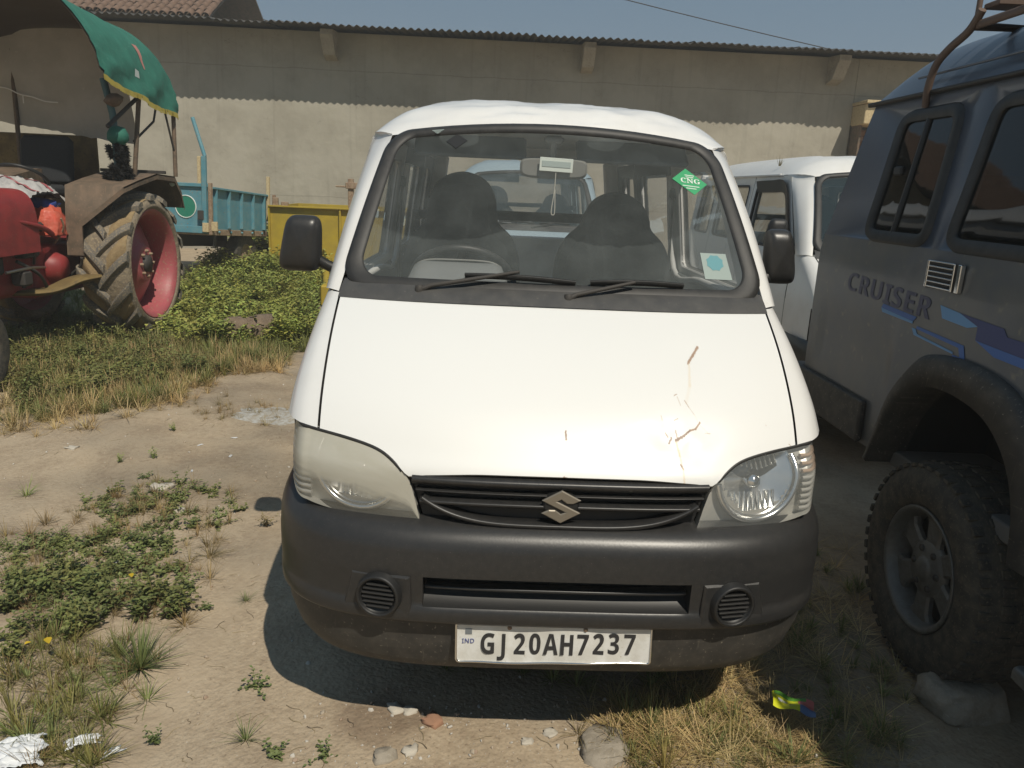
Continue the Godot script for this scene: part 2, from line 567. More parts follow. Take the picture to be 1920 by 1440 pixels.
	M.stone = tri_tex(mk(Color.WHITE, 0.95), mottle(256, lin(0.34, 0.30, 0.24), lin(0.26, 0.225, 0.175), lin(0.42, 0.38, 0.32), 0.03, 0.72, 61), 3.0, bump(256, 0.06, 62, 3.0), 0.6)
	M.stone_pale = mk(lin(0.48, 0.44, 0.37), 0.95)
	M.brick_bit = mk(lin(0.34, 0.19, 0.12), 0.95)
	M.wood = tri_tex(mk(Color.WHITE, 0.95), mottle(256, lin(0.20, 0.145, 0.10), lin(0.13, 0.095, 0.065), lin(0.42, 0.36, 0.29), 0.03, 0.70, 63), 1.8, bump(256, 0.06, 64, 4.0), 0.7)

func hood_texture() -> ImageTexture:
	# white paint with the rust marks of the dented right side; u = x, v = height, metres
	var w := 1400
	var h := 440
	var im := Image.create(w, h, false, Image.FORMAT_RGB8)
	var base := lin(0.79, 0.785, 0.765)
	im.fill(base)
	var nz := FastNoiseLite.new()
	nz.seed = 3
	nz.frequency = 0.05
	var rust := lin(0.36, 0.24, 0.165)
	var dark := lin(0.24, 0.15, 0.10)
	var stain := lin(0.70, 0.52, 0.32)
	# [x0, y0, x1, y1, half width in mm, strength, colour 0 rust 1 dark 2 stain]
	var marks := [
		[0.399, 1.116, 0.380, 1.099, 4.5, 0.9, 0], [0.380, 1.099, 0.360, 1.082, 4.5, 0.9, 0],
		[0.362, 1.080, 0.352, 1.035, 6, 0.28, 2], [0.352, 1.035, 0.335, 1.0, 8, 0.12, 2],
		[0.304, 1.014, 0.312, 1.017, 1.5, 0.7, 0], [0.312, 1.012, 0.318, 0.994, 1.2, 0.4, 0], [0.331, 1.004, 0.340, 0.990, 1.6, 0.6, 0], [0.340, 0.990, 0.352, 0.975, 1.0, 0.4, 0], [0.352, 0.976, 0.360, 0.958, 1.0, 0.4, 2],
		[0.365, 0.958, 0.352, 0.944, 3.0, 1, 0], [0.352, 0.944, 0.336, 0.941, 2.6, 1, 0], [0.336, 0.941, 0.318, 0.929, 3.2, 1, 1], [0.318, 0.929, 0.296, 0.919, 4.4, 1, 1],
		[0.298, 0.940, 0.300, 0.926, 2.2, 0.8, 0], [0.285, 0.925, 0.278, 0.913, 3.0, 0.85, 1], [0.270, 0.934, 0.276, 0.926, 2.0, 0.7, 0], [0.262, 0.972, 0.264, 0.962, 1.5, 0.45, 0], [0.296, 0.962, 0.306, 0.966, 1.6, 0.6, 0],
		[0.365, 0.952, 0.388, 0.932, 1.2, 0.35, 2], [0.376, 0.935, 0.392, 0.934, 1.2, 0.4, 0],
		[0.297, 0.915, 0.303, 0.888, 5.0, 0.75, 2], [0.303, 0.888, 0.308, 0.862, 4.0, 0.5, 2], [0.304, 0.868, 0.310, 0.860, 3.0, 1, 1], [0.309, 0.862, 0.311, 0.830, 4.5, 0.5, 2],
		[0.009, 0.934, 0.010, 0.917, 3.2, 1, 1], [0.010, 0.916, 0.012, 0.880, 3, 0.14, 2], [0.004, 0.836, 0.012, 0.832, 5, 0.8, 1],
		[0.612, 0.905, 0.618, 0.90, 1.5, 0.6, 0], [0.55, 0.95, 0.552, 0.948, 1.2, 0.5, 0]]
	for k in marks:
		var a := Vector2((k[0] + 0.7) * 1000.0, (1.24 - k[1]) * 1000.0)
		var b := Vector2((k[2] + 0.7) * 1000.0, (1.24 - k[3]) * 1000.0)
		var r: float = k[4] * 0.75
		var c: Color = [rust, dark, stain][k[6]]
		var soft: float = 0.75 if k[6] == 2 else 0.3
		for y in range(maxi(0, int(minf(a.y, b.y) - r * 2)), mini(h, int(maxf(a.y, b.y) + r * 2 + 1))):
			for x in range(maxi(0, int(minf(a.x, b.x) - r * 2)), mini(w, int(maxf(a.x, b.x) + r * 2 + 1))):
				var p := Vector2(x, y)
				var d := p.distance_to(Geometry2D.get_closest_point_to_segment(p, a, b)) + nz.get_noise_2d(x * 4.0, y * 4.0) * r * 0.7
				var t := clampf((r - d) / (r * soft), 0, 1) * float(k[5])
				if t > 0:
					im.set_pixel(x, y, im.get_pixel(x, y).lerp(c, t))
	# a few chips and flecks of dirt
	var g := RandomNumberGenerator.new()
	g.seed = 8
	for q in 120:
		var x := g.randi_range(10, w - 10)
		var y := g.randi_range(10, h - 10)
		im.set_pixel(x, y, base.lerp(rust, g.randf_range(0.15, 0.5)))
	im.generate_mipmaps()
	return ImageTexture.create_from_image(im)

func dust_haze_texture() -> ImageTexture:
	# windscreen dust with glare haze painted in: a film wiped thinner in two overlapping arcs, with specks and drips
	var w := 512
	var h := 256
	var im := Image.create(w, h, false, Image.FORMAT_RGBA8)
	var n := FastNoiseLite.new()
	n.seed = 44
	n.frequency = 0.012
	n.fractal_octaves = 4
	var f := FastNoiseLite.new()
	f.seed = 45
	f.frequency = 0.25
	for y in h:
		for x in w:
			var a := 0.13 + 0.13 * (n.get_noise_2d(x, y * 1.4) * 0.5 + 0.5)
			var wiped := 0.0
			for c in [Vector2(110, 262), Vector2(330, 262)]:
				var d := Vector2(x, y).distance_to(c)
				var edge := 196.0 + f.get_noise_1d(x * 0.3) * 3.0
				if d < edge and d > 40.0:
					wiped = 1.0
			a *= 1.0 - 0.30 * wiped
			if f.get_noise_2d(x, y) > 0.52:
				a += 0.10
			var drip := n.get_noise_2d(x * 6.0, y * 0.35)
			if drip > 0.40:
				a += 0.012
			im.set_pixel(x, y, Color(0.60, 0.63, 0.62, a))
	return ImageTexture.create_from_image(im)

func wall_texture() -> ImageTexture:
	# cement plaster: trowel clouds, patched lifts, hair cracks and rain streaks, 6 m a tile
	var s := 1024
	var n1 := noise_image(s, 0.004, 151, 5)
	var n2 := noise_image(s, 0.03, 152, 4)
	var st := FastNoiseLite.new()
	st.seed = 153
	st.frequency = 0.03
	var cr := FastNoiseLite.new()
	cr.seed = 154
	cr.frequency = 0.006
	cr.fractal_octaves = 3
	var a := lin(0.41, 0.385, 0.315)
	var b := lin(0.345, 0.32, 0.26)
	var im := Image.create(s, s, false, Image.FORMAT_RGB8)
	for y in s:
		for x in s:
			var p := n1.get_pixel(x, y).r
			var q := n2.get_pixel(x, y).r
			var c := a.lerp(b, clampf((p - 0.5) * 2.2 + 0.4 + (q - 0.5) * 0.6, 0, 1))
			var streak := st.get_noise_2d(x, y * 0.03)
			if streak > 0.25:
				c = c.darkened(minf(0.035, (streak - 0.25) * 0.15))
			if absf(cr.get_noise_2d(x, y * 2.5)) < 0.004 and p > 0.52:
				c = c.darkened(0.15)
			if absi(y - 420 - int(st.get_noise_1d(x * 0.2) * 6.0)) < 2 or absi(y - 830 - int(st.get_noise_1d(x * 0.15 + 70.0) * 8.0)) < 2:
				c = c.darkened(0.10)
			im.set_pixel(x, y, c)
	im.generate_mipmaps()
	return ImageTexture.create_from_image(im)

func fog_texture() -> ImageTexture:
	# a weathered lens: a yellowed milky film with worn clearer streaks, u = across, v = height
	var im := Image.create(256, 128, false, Image.FORMAT_RGBA8)
	var n := FastNoiseLite.new()
	n.seed = 4
	n.frequency = 0.02
	for y in 128:
		for x in 256:
			var s := n.get_noise_2d(x * 0.7, y * 2.2) * 0.5 + 0.5
			var worn := clampf((y - 66.0) / 26.0 + (s - 0.5) * 1.2, 0, 1)
			var c := lin(0.46, 0.44, 0.36).lerp(lin(0.52, 0.50, 0.43), s)
			c.a = lerpf(0.84, 0.26, worn)
			im.set_pixel(x, y, c)
	return ImageTexture.create_from_image(im)

# ------------------------------------------------------------------ ground
var gnoise := FastNoiseLite.new()

func ground_y(x: float, z: float) -> float:
	var far := clampf(1.0 - (Vector2(x + 1.0, z + 3.0).length() - 14.0) / 20.0, 0.0, 1.0)
	return (gnoise.get_noise_2d(x * 1.0, z * 1.0) * 0.03 + gnoise.get_noise_2d(x * 4.0 + 40.0, z * 4.0) * 0.012 + gnoise.get_noise_2d(x * 13.0, z * 13.0 + 9.0) * 0.0028) * far - 0.004

func axis_steps(lo: float, hi: float, a: float, b: float, fine: float) -> Array:
	var out := []
	var x := a
	while x < b:
		out.append(x)
		x += fine
	out.append(b)
	var st := fine
	x = b
	while x < hi:
		st *= 1.22
		x = minf(hi, x + st)
		out.append(x)
	st = fine
	x = a
	while x > lo:
		st *= 1.22
		x = maxf(lo, x - st)
		out.push_front(x)
	return out

func make_ground() -> void:
	gnoise.seed = 12
	gnoise.frequency = 0.55
	gnoise.fractal_octaves = 4
	var xs := axis_steps(-300.0, 300.0, -3.6, 1.9, 0.045)
	var zs := axis_steps(-300.0, 120.0, -5.2, 1.2, 0.05)
	var rows := []
	var uvs := []
	for z in zs:
		var row := PackedVector3Array()
		var uvr := PackedVector2Array()
		for x in xs:
			row.append(Vector3(x, ground_y(x, z), z))
			uvr.append(Vector2(x, z) * 0.4)
		rows.append(row)
		uvs.append(uvr)
	var mb := MB.new()
	mb.grid(rows, false, false, false, uvs)
	# soil colours: dusty tan with redder, greyer and damp patches
	var coarse := FastNoiseLite.new()
	coarse.seed = 31
	coarse.frequency = 0.45
	coarse.fractal_octaves = 4
	for i in mb.P.size():
		var p := mb.P[i]
		var a := coarse.get_noise_2d(p.x, p.z)
		var b := coarse.get_noise_2d(p.x * 3.1 + 50.0, p.z * 3.1)
		var k := 0.95 + 0.45 * a + 0.20 * b
		var c := Color(k, k * (1.0 - 0.03 * b), k * (1.0 - 0.07 * b))
		var wet := Vector2(p.x + 0.47, (p.z + 0.20) * 1.3).length() + b * 0.09
		var t := clampf((0.17 - wet) / 0.04, 0, 1)
		c = c.lerp(Color(0.52, 0.47, 0.45), t * 0.75)
		mb.K[i] = c
	var m := mk(Color.WHITE, 0.97)
	m.albedo_texture = soil_texture()
	m.vertex_color_use_as_albedo = true
	m.normal_enabled = true
	m.normal_texture = bump(1024, 0.11, 72, 5.0, 5)
	m.normal_scale = 0.3
	m.texture_filter = BaseMaterial3D.TEXTURE_FILTER_LINEAR_WITH_MIPMAPS_ANISOTROPIC
	structure("ground", mb, m)
	# loose pebbles lying on the soil
	var st := []
	for k in 3:
		st.append(stone_mesh(0.5, 80 + k, 6, 5))
	var g := RandomNumberGenerator.new()
	g.seed = 77
	for k in 3:
		var xf := []
		var col := []
		for q in 1500:
			var x := g.randf_range(-3.4, 1.3)
			var z := g.randf_range(-4.2, 0.55)
			if q % 3 == 0:
				x = g.randf_range(-0.7, 0.9)
				z = g.randf_range(-0.35, 0.3)
			var s := 0.003 + 0.014 * pow(g.randf(), 6.0)
			xf.append(Transform3D(Basis.from_euler(Vector3(g.randf() * 6, g.randf() * 6, g.randf() * 6)) * Basis.from_scale(Vector3(s, s * 0.8, s)), Vector3(x, ground_y(x, z) + s * 0.1, z)))
			var t := g.randf()
			col.append(Color(0.40, 0.34, 0.26).lerp(Color(0.30, 0.19, 0.13), t) if t < 0.6 else Color(0.48, 0.45, 0.40))
		scatter("pebbles", st[k], plain_copy_mat(), xf, col, "small loose pebbles and grit strewn over the bare soil", "pebbles")
	straw_bits()

func straw_bits() -> void:
	# broken stalks and root threads lying about
	var g := RandomNumberGenerator.new()
	g.seed = 55
	var mb := MB.new()
	mb.tube(curve([Vector3(-0.5, 0, 0), Vector3(-0.15, 0.03, 0.06), Vector3(0.2, 0.02, -0.04), Vector3(0.5, 0, 0.05)], 3), 0.016, 4)
	var mesh := mb.mesh()
	var xf := []
	var col := []
	for q in 900:
		var x := g.randf_range(-3.2, 1.2)
		var z := g.randf_range(-4.4, 0.5)
		if q % 2 == 0:
			x = g.randf_range(-1.7, 1.0)
			z = g.randf_range(-1.6, 0.45)
		var s := g.randf_range(0.015, 0.075)
		xf.append(Transform3D(Basis(Vector3.UP, g.randf() * TAU) * Basis.from_scale(Vector3(s, minf(s, 0.03) * 1.2, minf(s, 0.03) * g.randf_range(1.0, 2.5))), Vector3(x, ground_y(x, z) + 0.001, z)))
		col.append(Color(0.36, 0.29, 0.17).lerp(Color(0.12, 0.09, 0.06), g.randf()))
	scatter("straw_bits", mesh, plain_copy_mat(), xf, col, "broken dry stalks and root threads littering the bare soil", "straw")

func plain_copy_mat() -> StandardMaterial3D:
	var m := mk(Color.WHITE, 0.95)
	m.vertex_color_use_as_albedo = true
	return m

func soil_texture() -> ImageTexture:
	var s := 1024
	var n1 := noise_image(s, 0.006, 70, 5)
	var n2 := noise_image(s, 0.05, 71, 4)
	var n3 := noise_image(s, 0.16, 73, 2)
	var im := Image.create(s, s, false, Image.FORMAT_RGB8)
	var a := Vector3(0.405, 0.325, 0.228)
	var b := Vector3(0.32, 0.25, 0.172)
	for y in s:
		for x in s:
			var p := n1.get_pixel(x, y).r
			var q := n2.get_pixel(x, y).r
			var r := n3.get_pixel(x, y).r
			var c := a.lerp(b, clampf((p - 0.5) * 1.6 + (q - 0.5) * 1.3 + 0.4, 0, 1))
			if r > 0.74:
				c = c.lerp(Vector3(0.44, 0.37, 0.27), clampf((r - 0.74) * 6.0, 0, 0.8))
			elif r < 0.25:
				c = c.lerp(Vector3(0.17, 0.125, 0.08), clampf((0.25 - r) * 5.0, 0, 0.7))
			im.set_pixel(x, y, Color(c.x, c.y, c.z).linear_to_srgb())
	im.generate_mipmaps()
	return ImageTexture.create_from_image(im)

func stone_mesh(r: float, sd: int, seg := 12, rings := 8, squash := 0.65, rough := 1.0) -> ArrayMesh:
	var n := FastNoiseLite.new()
	n.seed = sd
	n.frequency = 0.9
	var rows := []
	for i in rings + 1:
		var th := PI * i / rings
		var row := PackedVector3Array()
		for k in seg:
			var ph := TAU * k / seg
			var d := Vector3(sin(th) * cos(ph), cos(th), sin(th) * sin(ph))
			var q := 1.0 + (n.get_noise_3dv(d * 1.3) * 0.7 + n.get_noise_3dv(d * 3.0) * 0.25) * rough
			d = Vector3(signf(d.x) * pow(absf(d.x), 0.6), signf(d.y) * pow(absf(d.y), 0.6), signf(d.z) * pow(absf(d.z), 0.6))
			row.append(d * Vector3(1, squash, 0.85) * r * q)
		rows.append(row)
	var mb := MB.new()
	mb.grid(rows, true, true)
	return mb.mesh()

func scatter(called: String, mesh: Mesh, mat: Material, xf: Array, cols: Array, label: String, category: String, parent: Node = null) -> MultiMeshInstance3D:
	var mm := MultiMesh.new()
	mm.transform_format = MultiMesh.TRANSFORM_3D
	mm.use_colors = cols.size() > 0
	mm.mesh = mesh
	mm.instance_count = xf.size()
	for i in xf.size():
		mm.set_instance_transform(i, xf[i])
		if cols.size() > 0:
			mm.set_instance_color(i, cols[i])
	var o := MultiMeshInstance3D.new()
	o.multimesh = mm
	o.material_override = mat
	o.set_meta("kind", "stuff")
	if parent == null:
		o.name = numbered(called)
		tag(o, label, category)
		add_child(o)
	else:
		o.name = called
		parent.add_child(o, true)
	return o

# ------------------------------------------------------------------ shed, shutter, tiled house, cable
func make_shed() -> void:
	var t := thing("shed", "long plastered shed with a corrugated roof overhanging its beige wall", "shed", Vector3(0, 0, -15))
	var mb := MB.new()
	mb.box(Vector3(-3.2, 2.03, -0.15), Vector3(20.6, 4.74, 0.3), 0.01)
	mb.box(Vector3(8.45, 3.90, -0.15), Vector3(2.7, 1.0, 0.3), 0.01)
	mb.box(Vector3(13.0, 2.03, -0.15), Vector3(6.4, 4.74, 0.3), 0.01)
	part("wall", mb, M.wall, t)
	mb = MB.new()
	mb.box(Vector3(1.3, 2.2, -6.4), Vector3(29.6, 5.0, 0.2), 0.01)
	part("back_wall", mb, M.wall, t)
	mb = MB.new()
	mb.box(Vector3(9.95, 1.75, 0.28), Vector3(0.2, 3.5, 0.56), 0.01)
	part("pilaster", mb, M.wall, t)
	# beams that carry the overhang
	for x in [-13.8, -8.7, -3.6, 1.53, 6.58, 11.7]:
		mb = MB.new()
		var pr := PackedVector2Array([Vector2(0, 4.40), Vector2(0, 3.86), Vector2(0.30, 3.93), Vector2(0.55, 4.26), Vector2(0.55, 4.36)])
		mb.poly(pr, Transform3D(Basis(Vector3(0, 0, 1), Vector3.UP, Vector3(-1, 0, 0)), Vector3(x + 0.12, 0, 0)), 0.24, 0.008)
		part("beam_end", mb, M.concrete, t)
	# corrugated sheets, each one laid by itself
	var pitch := 0.146
	var rows := []
	var dz := 7.9
	for s in 2:
		for e in 2:
			var row := PackedVector3Array()
			for k in 7 * 8 + 4:
				var x := pitch * k / 8.0
				row.append(Vector3(x, cos(TAU * k / 8.0) * 0.022 + (0.0 if s == 0 else -0.010), -dz * (e if s == 0 else 1 - e)))
			rows.append(row)
	mb = MB.new()
	mb.grid(rows, false, false, true)
	var sheet := mb.mesh()
	var g := RandomNumberGenerator.new()
	g.seed = 5
	for k in 30:
		var o := part_mesh("roof_sheet", sheet, M.asbestos, t)
		o.position = Vector3(-13.9 + k * 7 * pitch, 4.38 + g.randf_range(-0.010, 0.010) + (0.005 if k % 2 else 0.0), 0.88 + g.randf_range(-0.02, 0.02))
		o.rotation.x = deg_to_rad(6.5)
		o.rotation.z = g.randf_range(-0.003, 0.003)
	# rolling shutter
	var sh := thing("rolling_shutter", "brown rolling shutter under a rusty housing box beside the shed pilaster", "shutter", Vector3(8.55, 0, -15.05))
	mb = MB.new()
	mb.box(Vector3(0, 3.28, 0.32), Vector3(2.9, 0.40, 0.62), 0.03)
	mb.box(Vector3(0, 3.51, 0.36), Vector3(2.94, 0.06, 0.72), 0.01)
	part("housing", mb, M.cream, sh)
	mb = MB.new()
	mb.box(Vector3(-1.40, 1.55, 0.25), Vector3(0.05, 3.08, 0.40), 0.01)
	part("side_plate", mb, M.brown_metal, sh)
	for k in 30:
		mb = MB.new()
		mb.box(Vector3(0, 0.06 + k * 0.1, 0.0), Vector3(2.5, 0.086, 0.03), 0.014)
		mb.box(Vector3(0, 0.11 + k * 0.1, -0.008), Vector3(2.5, 0.03, 0.01), 0.002)
		part("slat", mb, M.shutter, sh)
	for sx in [-1, 1]:
		mb = MB.new()
		mb.box(Vector3(sx * 1.27, 1.55, 0.03), Vector3(0.07, 3.08, 0.09), 0.005)
		part("guide_rail", mb, M.rust, sh)
	# tiled house behind
	var hs := thing("tiled_house", "house with a brown clay tile roof rising behind the shed", "house", Vector3(-7.65, 0, -19.6))
	mb = MB.new()
	mb.box(Vector3(-3.0, 2.6, -3.1), Vector3(5.8, 5.4, 6.0), 0.02)
	part("wall", mb, M.wall, hs)
	var rf := MB.new()
	rf.box(Vector3(-3.0, 6.24, -1.65), Vector3(6.0, 0.06, 3.9), 0.01, Basis(Vector3.RIGHT, deg_to_rad(29.0)))
	rf.box(Vector3(-3.0, 6.24, -5.0), Vector3(6.0, 0.06, 3.9), 0.01, Basis(Vector3.RIGHT, deg_to_rad(-29.0)))
	var roof := part("roof", rf, M.brown_metal, hs)
	var tile := MB.new()
	tile.lathe([Vector2(0.085, 0), Vector2(0.10, 0.34)], Transform3D.IDENTITY, 6, false, 0.0, PI)
	tile.lathe([Vector2(0.072, 0), Vector2(0.087, 0.34)], Transform3D.IDENTITY, 6, true, 0.0, PI)
	var tm := tile.mesh()
	var dir := Vector3(0, sin(deg_to_rad(29.0)), -cos(deg_to_rad(29.0)))
	var nrm := Vector3(0, cos(deg_to_rad(29.0)), sin(deg_to_rad(29.0)))
	for r in 12:
		for c in 24:
			var o := part_mesh("tile", tm, M.clay_tile, roof)
			var at := Vector3(-0.06 - c * 0.205 + g.randf_range(-0.01, 0.01), 5.36, 0.02) + dir * (r * 0.29) + nrm * (0.03 + g.randf_range(0, 0.012))
			o.transform = Transform3D(Basis(Vector3(-1, 0, 0), -dir, nrm).rotated(nrm, g.randf_range(-0.05, 0.05)), at + dir * 0.34)
	# overhead cable
	var pts := []
	for k in 21:
		var u := k / 20.0
		pts.append(Vector3(lerpf(-9.0, 16.0, u), lerpf(8.2, 3.75, u) - 0.9 * sin(PI * u) * 0.35, -17.5 + 0.0 * u))
	mb = MB.new()
	mb.tube(pts, 0.011, 5)
	var cb := part("overhead_cable", mb, M.dark_metal)
	tag(cb, "thin dark cable sagging across the sky above the shed roof", "cable")

# ------------------------------------------------------------------ vans
const VCZ := [[0.60, -0.03], [0.70, -0.04], [0.76, -0.045], [0.83, -0.05], [0.88, -0.085], [0.93, -0.125], [0.98, -0.175], [1.05, -0.265], [1.12, -0.375], [1.20, -0.53], [1.26, -0.66]]
const HOOD_LOW := [[0.0, 0.832], [0.2, 0.831], [0.34, 0.822], [0.385, 0.816], [0.402, 0.828], [0.422, 0.847], [0.456, 0.867], [0.50, 0.880], [0.57, 0.891], [0.66, 0.899], [0.72, 0.906]]

func fz(x: float, y: float) -> float:
	return spl(VCZ, y) - 0.11 * pow(absf(x) / 0.7, 3.0)

func crease_x(y: float) -> float:
	return 0.634 + (y - 0.89) * 0.085

func side_x(y: float) -> float:
	return spl([[0.30, 0.715], [0.5, 0.735], [0.75, 0.746], [0.95, 0.745], [1.18, 0.722], [1.45, 0.688], [1.62, 0.664], [1.72, 0.648]], y)

func W(s: float, t: float) -> Vector3:
	# the windscreen surface, s across from -1 to 1, t up from 0 to 1
	var b := Vector3(0.668 * s, 1.222, -0.655 + 0.07 * (1 - s * s))
	var u := Vector3(0.562 * s, 1.738 - 0.045 * s * s, -1.0 - 0.05 * s * s)
	var p := b.lerp(u, t)
	var bow := 0.018 * 4.0 * t * (1 - t)
	return p + Vector3(0, bow * 0.6, bow * 0.8)

func Wn(s: float, t: float) -> Vector3:
	return (W(s + 0.01, t) - W(s - 0.01, t)).cross(W(s, t + 0.01) - W(s, t - 0.01)).normalized()

func w_loop(hs: float, t0: float, t1: float, r: float, lift: float, per := 8) -> PackedVector3Array:
	# rounded rectangle on the windscreen surface; r in s units
	var out := PackedVector3Array()
	var rt := r * 1.25
	for q in [[hs - r, t1 - rt, 0.0], [-hs + r, t1 - rt, PI / 2], [-hs + r, t0 + rt, PI], [hs - r, t0 + rt, PI * 1.5]]:
		for k in per + 1:
			var a: float = q[2] + PI / 2 * k / per
			out.append(Vector3(q[0] + cos(a) * r, q[1] + sin(a) * rt, 0))
	# densify straight runs
	var fine := PackedVector3Array()
	for i in out.size():
		var a2 := out[i]
		var b2 := out[(i + 1) % out.size()]
		var n := 14 if i % (per + 1) == per else 1
		for k in n:
			var p := a2.lerp(b2, float(k) / n)
			fine.append(W(p.x, p.y) + Wn(p.x, p.y) * lift)
	return fine

func win_loop(pts: Array, r: float, sx: float, off: float) -> PackedVector3Array:
	# rounded polygon given in (z, y) laid on the van's side
	var out := PackedVector3Array()
	var n := pts.size()
	for i in n:
		var p: Vector2 = pts[i]
		var a: Vector2 = (pts[(i - 1 + n) % n] - p).normalized()
		var b: Vector2 = (pts[(i + 1) % n] - p).normalized()
		for k in 6:
			var t := k / 5.0
			var q := (p + a * r).lerp(p, t).lerp(p.lerp(p + b * r, t), t)
			out.append(Vector3(sx * (side_x(q.y) + off), q.y, q.x))
		var nx: Vector2 = pts[(i + 1) % n]
		var e0 := p + b * r
		var e1 := nx - b * r
		for k in range(1, 6):
			var q2 := e0.lerp(e1, k / 6.0)
			out.append(Vector3(sx * (side_x(q2.y) + off), q2.y, q2.x))
	return out

func band(mb: MB, loops: Array, flip := false) -> void:
	mb.grid(loops, flip, true)

func fill_loop(mb: MB, loop: PackedVector3Array) -> void:
	var c := Vector3.ZERO
	for p in loop:
		c += p
	c /= loop.size()
	var inner := PackedVector3Array()
	var mid := PackedVector3Array()
	for p in loop:
		inner.append(c)
		mid.append(p.lerp(c, 0.5))
	mb.grid([loop, mid, inner], false, true)

func grow(loop: PackedVector3Array, d: float) -> PackedVector3Array:
	# moves every point of a loop away from the middle of the loop, about d metres
	var c := Vector3.ZERO
	for p in loop:
		c += p
	c /= loop.size()
	var out := PackedVector3Array()
	var n := loop.size()
	for i in n:
		var t := (loop[(i + 1) % n] - loop[(i - 1 + n) % n]).normalized()
		var r := loop[i] - c
		var o := (r - t * r.dot(t)).normalized()
		out.append(loop[i] + o * d)
	return out

func road_wheel(parent: Node, at: Vector3, sx: float, r: float, w: float, rim_r: float, rim_mat: Material) -> void:
	var m := Transform3D(Basis(Vector3(0, 1, 0), Vector3(sx, 0, 0), Vector3(0, 0, -sx)), at)
	var mb := MB.new()
	mb.lathe([Vector2(rim_r, -w * 0.42), Vector2(rim_r + 0.02, -w * 0.5), Vector2(r - 0.03, -w * 0.5), Vector2(r - 0.006, -w * 0.42), Vector2(r, -w * 0.25), Vector2(r, w * 0.25), Vector2(r - 0.006, w * 0.42), Vector2(r - 0.03, w * 0.5), Vector2(rim_r + 0.02, w * 0.5), Vector2(rim_r, w * 0.42)], m, 32, true)
	var ty := part("tyre", mb, M.tyre, parent)
	mb = MB.new()
	mb.lathe([Vector2(rim_r + 0.004, -w * 0.4), Vector2(rim_r, w * 0.43), Vector2(rim_r - 0.02, w * 0.44), Vector2(rim_r - 0.03, w * 0.25), Vector2(rim_r * 0.55, w * 0.2), Vector2(rim_r * 0.35, w * 0.32), Vector2(0.0, w * 0.33)], m, 28, true)
	part("rim", mb, rim_mat, ty)

func make_white_vans() -> void:
	van(thing("white_van", "white van with rust-marked bonnet, black bumper and number plate GJ20AH7237", "van"), M.paint, true)
	van(thing("white_van", "white van with wind deflectors parked behind the grey-blue jeep", "van", Vector3(2.47, 0, -2.45)), M.paint2, false)
	van(thing("pale_blue_van", "pale blue-grey van seen through the rear window of the white van", "van", Vector3(0.12, -0.04, -5.1)), M.paint3, false)

